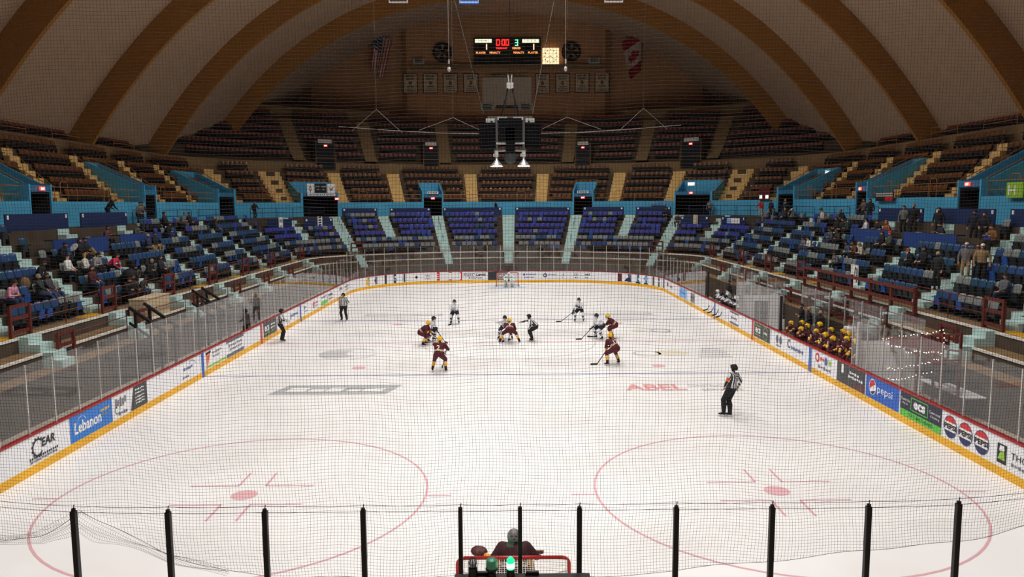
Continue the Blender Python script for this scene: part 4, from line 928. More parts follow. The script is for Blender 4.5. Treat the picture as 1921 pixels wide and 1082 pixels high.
def gate(t0, d, z, label, w=1.1, h=1.12, name='red_gate'):
    b = MB()
    for t in (t0, t0+w): b.beam(bp(t, d, z), bp(t, d, z+h), .1, .1)
    for q in (.16, .6, .98): b.beam(bp(t0, d, z+h*q), bp(t0+w, d, z+h*q), .05, .13)
    return tag(b.build(name, rust), label, 'gate', 'red gates')
for i, a in enumerate(LAIS[2:], 2):
    for g in (-1, 1):
        w = {2: 'in the %s corner', 3: 'where the %s stand meets the corner'}.get(i, 'in the %%s stand, %s from the corner' % ordn(max(1, i-3))) % side_word(g)
        t0 = g*a-.55
        if i in (8,) and g > 0: continue
        if g > 0 and 44 < a < 57: continue
        gate(t0, -.86, 2.6, 'red gate beside the stairs '+w)
        t0 = g*a+.25 if g < 0 else g*a-.25-1.0
        if i > 3: gate(t0, -2.0, 1.5, 'lower red gate below the stairs '+w, 1.0)
        b = MB(); t0 = g*a-1.6 if g < 0 else g*a+.3; rbox(b, t0, t0+1.3, -.85, -.2, 2.601, 2.606)
        tag(b.build('floor_plate', yellow_paint), 'yellow floor plate beside the stairs '+w, 'floor plate', 'yellow floor plates')
# long red fences on the right
def fence(t0, t1, d, z0, z1, label, np_=6, rails=(.2, .55, .92)):
    root = empty('red_fence', label, 'fence', bp((t0+t1)/2, d, z0)); inv = Matrix.Translation(-Vector(bp((t0+t1)/2, d, z0)))
    for q in range(np_):
        b = MB(); t = t0+(t1-t0)*q/(np_-1); b.beam(bp(t, d, z0), bp(t, d, z1), .14, .12); o = b.build('fence_post', rust, root); o.matrix_parent_inverse = inv
    for r in rails:
        b = MB(); b.beam(bp(t0, d-.07, z0+(z1-z0)*r), bp(t1, d-.07, z0+(z1-z0)*r), .04, .16); o = b.build('fence_rail', rust, root); o.matrix_parent_inverse = inv
fence(44.6, 56.6, -1.12, 2.05, 3.62, 'long red timber fence in front of the right stand seats', 7)
fence(39.8, 56.2, -2.15, 1.5, 2.42, 'lower red timber fence behind the right bench', 7, (.3, .85))
for i, (t0, t1) in enumerate(((-41.2, -38.3), (-37.1, -32.4), (-31.2, -24.2), (24.2, 31.2), (32.4, 37.1), (38.3, 41.2))):
    segs = [[bp(t0, 4.75, 6.08), bp(t0, 4.75, 6.82), bp(t0+.12, 4.75, 6.94), bp(t1-.12, 4.75, 6.94), bp(t1, 4.75, 6.82), bp(t1, 4.75, 6.08)], [bp(t0, 4.75, 6.5), bp(t1, 4.75, 6.5)], [bp((t0+t1)/2, 4.75, 6.08), bp((t0+t1)/2, 4.75, 6.94)]]
    rail_thing('guard_rail', 'dark blue guard rail behind the top row, %s stand, %s' % (side_word(t0), {0: 'nearest', 1: 'middle', 2: 'farthest', 3: 'farthest', 4: 'middle', 5: 'nearest'}[i]), 'blue guard rails', blue_rail, segs, .025)
for g in (-1, 1):
    ts = [g*(16.2+1.08*q) for q in range(6)]
    rail_thing('guard_rail', 'dark blue guard rail behind the %s corner platforms' % side_word(g), 'blue guard rails', blue_rail, [[bp(t, 4.75, 6.98) for t in ts], [bp(t, 4.75, 6.55) for t in ts]]+[[bp(t, 4.75, 6.08), bp(t, 4.75, 6.98)] for t in ts], .025)
for i in range(0, len(cuts), 2):
    t0, t1 = max(cuts[i], -60)+.05, min(cuts[i+1], 60)-.05; n = max(2, int((t1-t0)/1.5)); ts = [t0+(t1-t0)*q/n for q in range(n+1)]
    segs = [[bp(t, 6.72, z) for t in ts] for z in (7.85, 8.3)]+[[bp(t, 6.72, 7.35), bp(t, 6.72, 8.3)] for t in ts[::2]]
    for t in ts[1:-1:3]: segs.append([bp(t, 6.8, 7.35), bp(t, 6.8, 8.5), bp(t+.1, 6.8, 8.6), bp(t+.6, 6.8, 8.6), bp(t+.7, 6.8, 8.5), bp(t+.7, 6.8, 7.35)])
    rail_thing('balcony_rail', 'ochre tube rail along the balcony front, %s stretch from the left' % ordn(i//2+1), 'balcony rails', tan_rail, segs, .022)
for g in (-1, 1):
    for q, t in enumerate((25.5, 33.5, 39.5, 46.0)):
        t0, t1 = sorted((g*t, g*(t+3.2)))
        rail_thing('parapet_rail', 'ochre rail on the %s parapet between the roof ribs, %s from the corner' % (side_word(g), ordn(q+1)), 'parapet rails', tan_rail, [[bp(t0, 12.0, 11.7), bp(t0, 12.0, 12.5), bp(t1, 12.0, 12.5), bp(t1, 12.0, 11.7)], [bp(t0, 12.0, 12.1), bp(t1, 12.0, 12.1)]], .025)
# seat row uprights: hand posts beside the balcony aisles
for i, a in enumerate(UAIS):
    for g in (-1, 1):
        t = g*a; b = MB(); tt = t+g*.62
        for k in range(4): b.tube(bp(tt, 7.75+.85*k, UZ[k]), bp(tt, 7.75+.85*k, UZ[k]+1.0), .02, n=5)
        b.path([bp(tt, 7.75+.85*k, UZ[k]+1.0) for k in range(4)], .02, 5)
        tag(b.build('hand_rail', tan_rail), 'ochre hand rail beside the balcony stairs, %s %s of the far end centre' % (ordn(i+1), side_word(g)), 'railing', 'balcony hand rails')
for i, a in enumerate(LAIS[1:4]):
    for g in (-1, 1):
        b = MB(); tt = g*a
        for k in (1, 3, 4): b.path([bp(tt, .85*k-.1, LZ[k]+.3), bp(tt, .85*k-.1, LZ[k]+.9), bp(tt, .85*k+.3, LZ[k]+1.05), bp(tt, .85*k+.45, LZ[k]+.7)], .02, 5)
        tag(b.build('hand_rail', blue_rail), 'dark hand hoops in the middle of the pale green stairs, %s %s of far centre' % (ordn(i+1), side_word(g)), 'railing', 'stair hoops')
# ================================================================ seats
plastic_blue = mat('seat_blue', (46, 76, 122), .22, spec=.6); plastic_violet = mat('seat_violet_blue', (62, 66, 154), .24, spec=.6); plastic_teal = mat('seat_faded_blue', (38, 74, 104), .24, spec=.6)
plastic_grey = mat('seat_grey', (126, 132, 130), .28, spec=.6); pan_dark = mat('seat_pan_dark', (22, 27, 36), .7); pan_bright = mat('seat_pan_blue', (36, 84, 168), .5); pan_slate = mat('seat_pan_slate', (44, 50, 56), .7)
frame_m = mat('seat_frame_black', (20, 21, 24), .5); brown_seat = mat('seat_brown', (112, 70, 34), .2, noise=.2, nscale=3.0, spec=.7); brown_seat2 = mat('seat_brown_red', (108, 62, 36), .2, spec=.7); brown_pan = mat('seat_pan_brown', (34, 20, 13), .6)
top_seat = mat('seat_dark_red_brown', (118, 54, 40), .4)
skirt_m = mat('table_skirt_cloth', (18, 56, 122), .8)
def seat_back(mb, w=.47, z0=.52, z1=.92, mi=0):
    vs = []; N, M = 6, 4
    for side in (0, 1):
        for j in range(M+1):
            v = j/M; z = z0+(z1-z0)*v; yb = .0-.07*v
            for i in range(N+1):
                u = i/N*2-1; ww = w/2*(1-.06*(1-v)); rnd = .055*max(0, abs(u)-.55)**1.6*(1 if j == M else 0)*3
                vs.append((u*ww, yb+.05*u*u+(.035 if side else 0), z-rnd))
    k = (N+1)*(M+1); fs = []
    for j in range(M):
        for i in range(N):
            a = j*(N+1)+i; fs += [(a, a+N+1, a+N+2, a+1), (k+a, k+a+1, k+a+N+2, k+a+N+1)]
    for i in range(N): fs += [(i, i+1, k+i+1, k+i), (M*(N+1)+i+1, M*(N+1)+i, k+M*(N+1)+i, k+M*(N+1)+i+1)]
    for j in range(M): a, b_ = j*(N+1), (j+1)*(N+1); fs += [(b_, a, k+a, k+b_), (a+N, b_+N, k+b_+N, k+a+N)]
    mb.add(vs, fs, mi)
    mb.path([(u*w/2*.97, -.052+.05*u*u, z1-.004-.165*max(0, abs(u)-.55)**1.6) for u in (-1, -.8, -.5, 0, .5, .8, 1)], .017, 5, mi)
def seat_pan(mb, folded=True, mi=0):
    if folded: mb.box((0, .12, .44), (.36, .045, .32), Matrix.Rotation(-.1, 3, 'X'), mi); mb.box((0, .1, .29), (.4, .09, .05), None, mi)
    else: mb.box((0, .26, .43), (.43, .4, .05), None, mi); mb.box((0, .46, .42), (.42, .05, .07), None, mi)
def seat_frame(mb, mi=0):
    for x in (-.235, .235): mb.box((x, .06, .21), (.03, .16, .42), None, mi); mb.box((x, .14, .58), (.03, .22, .03), None, mi)
    mb.box((0, .03, .4), (.46, .05, .05), None, mi)
SEATMESH = {}
def seat_meshes(key, bm_, pm, folded=True):
    if key in SEATMESH: return SEATMESH[key]
    a, b, c = MB(), MB(), MB(); seat_back(a); seat_pan(b, folded); seat_frame(c)
    SEATMESH[key] = (a.mesh('seat_back', bm_, True), b.mesh('seat_pan', pm), c.mesh('seat_frame', frame_m)); return SEATMESH[key]
def whole_seat(key, bm_, pm):
    if key in SEATMESH: return SEATMESH[key]
    a = MB(); seat_back(a, mi=0); seat_pan(a, True, 1); seat_frame(a, 2); me = a.mesh('seat', [bm_, pm, frame_m]); me.polygons.foreach_set('use_smooth', [m == 0 for m in a.m]); SEATMESH[key] = me; return me
def near(t, lst, w): return any(abs(abs(t)-a) < w for a in lst)

def lower_ok(k, t):
    a = abs(t)
    if near(t, LAIS, .8): return False
    if k >= 2 and (abs(a-11.1) < .75 or abs(a-18.85) < .75): return False
    if k >= 4 and 15.7 < a < 22.6: return False
    if k >= 4 and 41.5 < a < 54.0: return False
    if k == 5 and t < -41 and False: return False
    return True
class Seat: pass
def rows(ks, dfn, zfn, okf, tmax, pitch=.52):
    out = []
    for k in ks:
        scale = 1.0; t = -tmax
        while t < tmax:
            p0 = bp(t, dfn(k), 0); p1 = bp(t+.1, dfn(k), 0); st = pitch*.1/(p1-p0).length
            if okf(k, t):
                s = Seat(); s.k = k; s.t = t; s.p = bp(t, dfn(k), zfn(k)); s.a = bang(t); out.append(s)
            t += st
    return out
rng = random.Random(5)
LS = rows(range(6), lambda k: .85*k, lambda k: LZ[k], lower_ok, 74)
for s in LS:
    end = abs(s.t) < 24; r = rng.random()
    run = math.sin(s.t*.55+s.k*2.1)+math.sin(s.t*1.3-s.k)
    if end: s.c = ('grey' if r < .8 else 'blue') if (s.k <= 1 or (s.k == 5 and -15 < s.t < -10)) else ('violet' if r < .82 else ('grey' if r < .9 else 'blue'))
    else: s.c = ('grey' if run > (.1 if s.k < 2 else .75) else ('violet' if s.k >= 4 and r < .45 else ('blue' if r < .55 else 'teal')))
    s.pan = 'bright' if r*7 % 1 < .12 else ('slate' if r*13 % 1 < .3 else 'dark')
def in_view(s, margin=25):
    q = project(s.p+Vector((0, 0, .7)))
    return q and -margin < q[0] < 1921+margin and -margin < q[1] < 1082
def free(s, kind): return all(abs(s.t-t) > .42 for t in PEOPLE_T.get((kind, s.k), ()))
BMAT = {'blue': plastic_blue, 'violet': plastic_violet, 'teal': plastic_teal, 'grey': plastic_grey}; PMAT = {'bright': pan_bright, 'dark': pan_dark, 'slate': pan_slate}
CNAME = {'blue': 'blue', 'violet': 'violet-blue', 'teal': 'faded blue', 'grey': 'grey'}
def mass(seats, name, keyfn, mats_of, label, cat, group):
    """one mesh for all the seats too far off to be told apart"""
    slots = []; V = []; F = []; M = []; o = 0; cache = {}
    for s in seats:
        me = keyfn(s)
        if me.name not in cache:
            vv = np.array([v.co[:] for v in me.vertices]); ff = [tuple(p.vertices) for p in me.polygons]; mm = [p.material_index for p in me.polygons]; cache[me.name] = (vv, ff, mm, list(me.materials))
        vv, ff, mm, ms = cache[me.name]; idx = []
        for m in ms:
            if m not in slots: slots.append(m)
            idx.append(slots.index(m))
        c, sn = math.cos(s.a), math.sin(s.a); R = np.array([[c, -sn, 0], [sn, c, 0], [0, 0, 1]])
        V.append(vv @ R.T+np.array(s.p)); F += [tuple(i+o for i in f) for f in ff]; M += [idx[m] for m in mm]; o += len(vv)
    me = bpy.data.meshes.new(name); me.from_pydata(np.concatenate(V).tolist(), [], F)
    for m in slots: me.materials.append(m)
    me.polygons.foreach_set('material_index', M); me.update()
    ob = bpy.data.objects.new(name, me); COL.objects.link(ob); return tag(ob, label, cat, group, 'stuff')
def blk_name(t, al, stand):
    """which block between two aisles, in words, and the distance from its left-hand aisle"""
    A = sorted([-a for a in al]+list(al)); i = sum(1 for a in A if a < t); lo = A[i-1] if i else -99; return i, lo
# ---------------------------------------------------------------- seats put in their rows
def place_seats(S, kind, al, parts_n, one, namer, matsof, wholekey, name, cat, group, masslabel):
    S = [s for s in S if free(s, kind)]
    vis = sorted([s for s in S if in_view(s)], key=lambda s: project(s.p)[2])[:300]; ids = set(id(s) for s in vis)
    vis_set = sorted(vis, key=lambda s: (s.k, s.t)); cnt = {}
    A = sorted(set([-a for a in al]+list(al)))
    rank = {id(s): i for i, s in enumerate(vis)}
    for s in vis_set:
        i = sum(1 for a in A if a < s.t); cnt[(s.k, i)] = cnt.get((s.k, i), 0)+1
        lab = namer(s, i, len(A), cnt[(s.k, i)])
        if rank[id(s)] < parts_n:
            bme, pme, fme = seat_meshes(('p',)+wholekey(s), *matsof(s))
            o = bpy.data.objects.new(name, bme); COL.objects.link(o)
            for nm, me in (('seat_pan', pme), ('seat_frame', fme)):
                c = bpy.data.objects.new(nm, me); COL.objects.link(c); c.parent = o
        else:
            o = bpy.data.objects.new(name, whole_seat(('w',)+wholekey(s), *matsof(s))); COL.objects.link(o)
        o.location = s.p; o.rotation_euler = (0, 0, s.a); tag(o, lab, cat, group)
    rest = [s for s in S if id(s) not in ids]
    mass(rest, name, lambda s: whole_seat(('w',)+wholekey(s), *matsof(s)), None, masslabel, cat, group)
def lname(s, i, n, c):
    side = side_word(s.t); A = len(LAIS)*2
    j = (A-i) if s.t > 0 else i
    if abs(s.t) < 24: b = 'far end, block %d' % i
    return '%s plastic seat, %s row, %s stand, %s block from the camera, %s seat along' % (CNAME[s.c], ordn(s.k+1), side, ordn(max(1, j+1 if s.t > 0 else j+1)), ordn(c))
place_seats(LS, 'L', LAIS, 110, None, lname, lambda s: (BMAT[s.c], PMAT[s.pan]), lambda s: (s.c, s.pan), 'plastic_seat', 'plastic seat', 'plastic seats of the lower stand', 'the many blue and grey plastic seats farther off in the lower stand')
def upper_ok(k, t):
    if near(t, UAIS, .78): return False
    for c, h in VOM:
        if k <= (1 if abs(c) < 17 else 2) and abs(t-c) < h+.3: return False
    return True
US = rows(range(5), lambda k: 8.0+.85*k, lambda k: UZ[k], upper_ok, 70)
for s in US: s.c = 'b' if rng.random() < .6 else 'r'
def uname(s, i, n, c):
    j = (n-i) if s.t > 0 else i
    return 'brown seat, %s balcony row, %s side, %s block from the camera, %s along' % (ordn(s.k+1), side_word(s.t), ordn(j+1), ordn(c))
place_seats(US, 'U', UAIS, 0, None, uname, lambda s: ((brown_seat if s.c == 'b' else brown_seat2), brown_pan), lambda s: ('brown', s.c), 'tip_up_chair', 'tip-up chair', 'brown seats of the balcony', 'the many brown balcony seats farther off')
def top_ok(k, t):
    if near(t, EAIS, .8): return False
    if k <= 1 and (abs(abs(t)-14.1) < 1.2 or abs(abs(t)-5.95) < 1.0): return False
    return not (abs(t) > 20.5)
TS = rows(range(6), lambda k: 13.35+.85*k, lambda k: EZ[k], top_ok, 21)
RIBT = [FCY+BL2-y for y in (29.0, 17.0, 5.0, -7.0)]
def side_ok(k, t): return abs(t) > 23.5 and all(abs(abs(t)-r) > 1.1 for r in RIBT)
TS += rows(range(3), lambda k: 12.6+.7*k, lambda k: (11.0, 11.8, 12.6)[k], side_ok, 66)
for w, fn_ in (('at the far end', lambda s: abs(s.t) <= 21), ('along the left side', lambda s: s.t < -21), ('along the right side', lambda s: s.t > 21)):
    mass([s for s in TS if fn_(s)], 'top_tier_seat', lambda s: whole_seat(('w', 'top'), top_seat, brown_pan), None, 'rows of dark red-brown seats in the unlit top tier '+w, 'top tier seat', 'top tier seats')
# ================================================================ far end wall
WY = 55.32
banner_c = mat('banner_cloth', (206, 186, 156), .8, noise=.06, nscale=2.0); banner_b = mat('banner_border', (40, 28, 24), .8); banner_t = mat('banner_print', (52, 36, 30), .8); emblem_b = mat('banner_emblem', (128, 92, 56), .8)
def wall_fn(x, z, y=WY): return lambda u, v, off: Vector((x+u, y-off, z+v))
def plate(fn, x0, x1, y0, y1, m, nm, parent=None, th=.05, extra=None):
    return panel_on(fn, x0, x1, y0, y1, m, nm, parent, None, th, extra)
for i, (x0, x1, z0, z1) in enumerate(((-12.55, -10.75, 20.75, 23.12), (-10.12, -8.28, 20.75, 23.12), (-7.7, -5.85, 20.75, 23.1), (-5.2, -3.35, 20.75, 23.1), (3.55, 5.35, 20.7, 23.05), (6.0, 7.8, 20.7, 23.05), (8.4, 10.2, 20.75, 23.05), (10.82, 12.66, 20.75, 23.02))):
    w = x1-x0; fn = wall_fn((x0+x1)/2, z0)
    def ex_(b, o):
        b.add([fn(u, v, o) for u, v in ((-w*.44, .08), (w*.44, .08), (w*.44, 2.26), (-w*.44, 2.26))], [(0, 1, 2, 3)], 1); o2 = o+.006
        fit_text(b, 'HERSHEY', -.62, .62, 1.9, .24, fn, 2, o2, bold=.03); fit_text(b, 'BEARS', -.5, .5, 1.58, .24, fn, 2, o2, bold=.03)
        b.add([fn(.2*math.cos(2*PI*q/18), 1.2+.26*math.sin(2*PI*q/18), o2) for q in range(18)], [tuple(range(18))], 3)
        for q in range(4): b.add([fn(-.38+.2*q+u, .7+v, o2) for u, v in ((0, 0), (.15, 0), (.15, .15), (0, .15))], [(0, 1, 2, 3)], 2)
        fit_text(b, 'CALDER CUP', -.6, .6, .44, .17, fn, 2, o2, bold=.02); fit_text(b, 'CHAMPIONS', -.58, .58, .2, .16, fn, 2, o2, bold=.02)
        return [banner_c, banner_t, emblem_b]
    lab = 'pale championship banner with dark border, %s of the four %s of the white board' % (ORD[i % 4+1], 'left' if i < 4 else 'right')
    tag(plate(fn, -w/2, w/2, 0, z1-z0, banner_b, 'championship_banner', None, .04, ex_), lab, 'banner', 'championship banners')
# white board, its header strip and two plaques
tag(plate(wall_fn(.1, 18.75), -3.0, 3.0, .35, 3.85, mat('projection_white', (206, 196, 176), .7), 'projection_screen', None, .08), 'large pale blank screen in the middle of the end wall', 'screen')
fn = wall_fn(.1, 22.68, WY-.02); fnh = fn
def ex_(b, o): fit_text(b, 'AMERICAN', -2.0, .2, .1, .26, fnh, 1, o, bold=.02); fit_text(b, 'H. L.', .6, 2.0, .1, .26, fnh, 1, o, bold=.02); return [banner_t]
tag(plate(fn, -2.6, 2.6, 0, .45, mat('header_strip', (150, 130, 84), .7), 'header_sign', None, .05, ex_), 'strip sign above the blank screen, lettered AMERICAN', 'sign')
for x, w in ((-2.25, 'left'), (2.42, 'right')):
    fn = wall_fn(x, 18.6, WY-.12); fnp = fn
    def ex_(b, o):
        for q in range(4): b.add([fnp(u, .14+.19*q+v, o) for u, v in ((-.6, 0), (.6-.15*(q % 2), 0), (.6-.15*(q % 2), .09), (-.6, .09))], [(0, 1, 2, 3)], 1)
        return [a_ink]
    tag(plate(fn, -.88, .88, 0, .95, sign_dull, 'wall_plaque', None, .05, ex_), 'pale plaque with dark print under the %s side of the blank screen' % w, 'plaque')
tag(plate(wall_fn(.1, 18.95, WY-.05), -1.35, 1.35, 0, .3, black, 'dark_bar', None, .06), 'dark bar joining the two plaques under the screen', 'bar')
b = MB(); b.box((.15, 55.0, 23.82), (23.6, .75, .42)); tag(b.build('wall_shelf', tan_conc), 'long ochre shelf below the scoreboard', 'shelf')
for x, w in ((-10.55, 'left'), (10.7, 'right')):
    fn = wall_fn(x, 24.18, 54.85); fnp = fn
    def ex_(b, o):
        for q in range(3): b.add([fnp(u, .12+.18*q+v, o) for u, v in ((-.48, 0), (.48, 0), (.48, .1), (-.48, .1))], [(0, 1, 2, 3)], 1)
        return [a_ink]
    tag(plate(fn, -.66, .66, -.15, .62, sign_dull, 'shelf_sign', None, .05, ex_), 'small pale sign standing on the %s end of the ochre shelf' % w, 'sign')
for x, w in ((-7.7, 'left'), (7.95, 'right')):
    r = empty('wall_fan', 'round black exhaust fan on the end wall %s of the scoreboard' % w, 'fan', (x, WY, 25.6))
    b = MB(); n = 28; vs = []
    for y, ra in ((-.22, .92), (-.22, 1.18), (.05, 1.18), (.05, .92)): vs += [(ra*math.cos(2*PI*i/n), y, ra*math.sin(2*PI*i/n)) for i in range(n)]
    b.add(vs, [(k*n+i, k*n+(i+1) % n, ((k+1) % 4)*n+(i+1) % n, ((k+1) % 4)*n+i) for k in range(4) for i in range(n)]); b.build('fan_ring', black, r)
    b = MB()
    for q in range(5):
        a = 2*PI*q/5+.5; ca, sa = math.cos(a), math.sin(a); c2, s2 = math.cos(a+.75), math.sin(a+.75)
        b.add([(.14*ca, -.16, .14*sa), (.88*ca, -.2, .88*sa), (.88*c2, -.05, .88*s2), (.14*c2, -.1, .14*s2), (.14*ca, -.13, .14*sa), (.88*ca, -.17, .88*sa), (.88*c2, -.02, .88*s2), (.14*c2, -.07, .14*s2)], [(0, 1, 2, 3), (7, 6, 5, 4), (0, 4, 5, 1), (1, 5, 6, 2), (2, 6, 7, 3), (3, 7, 4, 0)])
    b.tube((0, -.25, 0), (0, 0, 0), .17, n=12); b.build('fan_blades', black, r)
    b = MB(); b.box((0, -.05, -.02), (1.05, .03, .5)); tag(b.build('fan_cover', emblem_b, r), 'tan plate behind the blades')
# scoreboard
sb = empty('scoreboard', 'dark scoreboard with lit digits on the far end wall', 'scoreboard', (.19, WY, 25.6))
def P(mb, nm, m, label=None):
    o = mb.build(nm, m, sb); o.matrix_parent_inverse = Matrix.Translation((-.19, -WY, -25.6)); return tag(o, label)
case_m = mat('scoreboard_case', (46, 44, 38), .6)
b = MB(); b.box((.19, WY-.2, 25.62), (8.15, .5, 3.14)); P(b, 'scoreboard_case', case_m)
led_r = mat('led_red', (255, 40, 36), .5, emit=2.4); led_w = mat('led_warm', (255, 190, 150), .5, emit=2.2); led_g = mat('led_green', (120, 255, 190), .5, emit=1.8)
led_o = mat('led_orange', (255, 150, 90), .5, emit=1.6); lit_p = mat('lit_name_panel', (252, 255, 214), .5, emit=1.1); seg_off = mat('unlit_digit', (14, 15, 16), .5)
SY_ = WY-.46; fn = wall_fn(0, 0, SY_)
def rect(b, x0, x1, z0, z1, off=.0, mi=0): b.add([fn(x, z, o) for o in (0, off+.03) for x, z in ((x0, z0), (x1, z0), (x1, z1), (x0, z1))], [(4, 5, 6, 7), (0, 4, 7, 3), (1, 2, 6, 5), (3, 7, 6, 2), (0, 1, 5, 4)], mi)
b = MB(); rect(b, -3.72, -1.7, 26.62, 27.03); fit_text(b, 'HOME', -3.2, -2.2, 26.7, .24, fn, 1, .036); P(b, 'name_panel', [lit_p, mat('name_print', (120, 110, 90), .6)], 'lit panel reading HOME')
b = MB(); rect(b, 2.0, 4.02, 26.6, 27.01); fit_text(b, 'VISITOR', 2.3, 3.75, 26.68, .24, fn, 1, .036); P(b, 'name_panel', [lit_p, MATS['name_print']], 'lit panel reading VISITOR')
SEG = {'0': 'abcdef', '1': 'bc', '3': 'abgcd'}
def digit(b, ch, x, z, w, h, th, mi=0):
    for q in SEG[ch]:
        if q == 'a': rect(b, x, x+w, z+h-th, z+h, mi=mi)
        if q == 'g': rect(b, x, x+w, z+h/2-th/2, z+h/2+th/2, mi=mi)
        if q == 'd': rect(b, x, x+w, z, z+th, mi=mi)
        if q in 'bc': rect(b, x+w-th, x+w, z+(h/2 if q == 'b' else 0), z+(h if q == 'b' else h/2), mi=mi)
        if q in 'ef': rect(b, x, x+th, z+(h/2 if q == 'f' else 0), z+(h if q == 'f' else h/2), mi=mi)
b = MB(); digit(b, '0', -1.15, 26.28, .42, .72, .09); digit(b, '0', -.48, 26.28, .38, .72, .09); digit(b, '0', 0, 26.28, .38, .72, .09); rect(b, -.6, -.54, 26.45, 26.53); rect(b, -.6, -.54, 26.72, 26.8); P(b, 'clock_digits', led_r, 'red game clock reading 0:00')
b = MB(); fit_text(b, 'TIMEOUT', -1.2, .2, 25.86, .22, fn, 0, .02, bold=.03); P(b, 'caption', led_r, 'red caption TIMEOUT')
b = MB(); digit(b, '3', 1.12, 26.25, .36, .72, .09); P(b, 'period_digit', led_g, 'green period digit 3')
b = MB(); fit_text(b, 'PERIOD', .8, 1.8, 25.84, .24, fn, 0, .02, bold=.02); P(b, 'caption', led_o)
for x0, x1, t in ((-3.6, -2.4, 'PLAYER'), (-1.95, -.65, 'PENALTY'), (.9, 2.25, 'PENALTY'), (2.7, 3.9, 'PLAYER')):
    b = MB(); fit_text(b, t, x0, x1, 25.32, .24, fn, 0, .02, bold=.02); P(b, 'caption', led_o)
b = MB(); rect(b, -2.36, -2.25, 25.8, 26.48); P(b, 'score_digit', led_w, 'home score 1')
b = MB(); rect(b, 3.33, 3.44, 25.78, 26.46); P(b, 'score_digit', led_w, 'visitor score 1')
for q, x in enumerate((-3.25, -2.85, -1.85, -1.3, -.95, .85, 1.45, 1.8, 2.85, 3.25)):
    b = MB(); rect(b, x, x+.27, 24.78, 25.12, -.022); rect(b, x, x+.27, 24.2, 24.62, -.022); P(b, 'unlit_digit', seg_off)
b = MB(); rect(b, -3.3, -2.65, 25.85, 26.4, -.022); P(b, 'unlit_digit', seg_off); b = MB(); rect(b, 2.35, 3.0, 25.85, 26.4, -.022); P(b, 'unlit_digit', seg_off)
# lit wall clock
ck = empty('wall_clock', 'square glowing wall clock on the shelf right of the scoreboard', 'clock', (5.44, WY-.3, 25.0))
b = MB(); b.box((0, -.0, 0), (1.98, .3, 1.95)); b.build('clock_case', mat('clock_glow', (255, 232, 186), .5, emit=.95), ck)
b = MB()
for q in range(12):
    a = PI*q/6; b.box((.76*math.sin(a), -.16, .76*math.cos(a)), (.09, .02, .16), Matrix.Rotation(a, 3, 'Y'))
b.build('hour_marks', mat('clock_marks', (150, 110, 70), .6), ck)
b = MB(); b.beam((.12, -.17, .03), (-.5, -.17, -.16), .03, .11, up=(0, 1, 0)); b.beam((-.1, -.18, .08), (.56, -.18, -.5), .03, .08, up=(0, 1, 0)); b.build('clock_hands', black, ck)
# flags hung from slanting poles
fl_r = mat('flag_red', (150, 30, 36), .8); fl_w = mat('flag_white', (196, 180, 168), .8); fl_b = mat('flag_blue', (36, 44, 84), .8)
def flag(label, TL, TR, BR_, BL_, colour, pole, thick=.02):
    r = empty('hanging_flag', label, 'flag', TL); inv = Matrix.Translation(-Vector(TL)); NU, NV = 28, 48
    TL, TR, BR_, BL_ = [Vector(p) for p in (TL, TR, BR_, BL_)]; vs = []
    for side in (0, 1):
        for j in range(NV+1):
            v = j/NV
            for i in range(NU+1):
                u = i/NU; p = TL.lerp(TR, u).lerp(BL_.lerp(BR_, u), v); p.y += -.16*math.sin(u*9+v*2.0)*(.35+.65*v)+side*thick; vs.append(p)
    k = (NU+1)*(NV+1); b = MB()
    for j in range(NV):
        for i in range(NU):
            a = j*(NU+1)+i; m = colour((i+.5)/NU, (j+.5)/NV)
            b.f += [(a, a+NU+1, a+NU+2, a+1), (k+a, k+a+1, k+a+NU+2, k+a+NU+1)]; b.m += [m, m]
    b.v = [tuple(p) for p in vs]; o = b.build('flag_cloth', [fl_r, fl_w, fl_b], r, True); o.matrix_parent_inverse = inv
    b = MB(); b.tube(pole[0], pole[1], .035, n=6); o = b.build('flag_pole', steel, r); o.matrix_parent_inverse = inv
def us(u, v):
    if u < .54 and v < .42:
        return 1 if (int(u*22) % 2 == 1 and int(v*38) % 3 == 1) else 2
    return 0 if int(u*13) % 2 == 0 else 1
def leaf_in(u, v):
    x, y = (u-.52)*2.0, (v-.5)*3.6; L = [(0, -.62), (.13, -.36), (.3, -.42), (.25, -.1), (.48, -.25), (.55, -.12), (.75, -.1), (.62, .1), (.7, .22), (.38, .42), (.42, .52), (.05, .46), (.05, .75)]
    poly = L+[(-a, c) for a, c in L[::-1]]; ins = False
    for (x1, y1), (x2, y2) in zip(poly, poly[1:]+poly[:1]):
        if (y1 > y) != (y2 > y) and x < (x2-x1)*(y-y1)/(y2-y1)+x1: ins = not ins
    return ins
def can(u, v): return 0 if v < .26 or v > .74 or leaf_in(u, v) else 1
flag('large striped flag with a starred blue field, hanging left of the scoreboard', (-15.75, 54.6, 28.0), (-13.65, 54.2, 26.6), (-14.8, 54.3, 22.2), (-16.35, 54.6, 23.3), us, ((-15.9, 55.4, 28.15), (-13.55, 54.1, 26.6)))
flag('large red and white flag with a maple leaf, hanging right of the scoreboard', (13.9, 54.2, 26.45), (16.25, 54.6, 27.95), (16.4, 54.6, 23.25), (15.0, 54.3, 22.1), can, ((16.4, 55.4, 28.05), (13.8, 54.1, 26.4)))
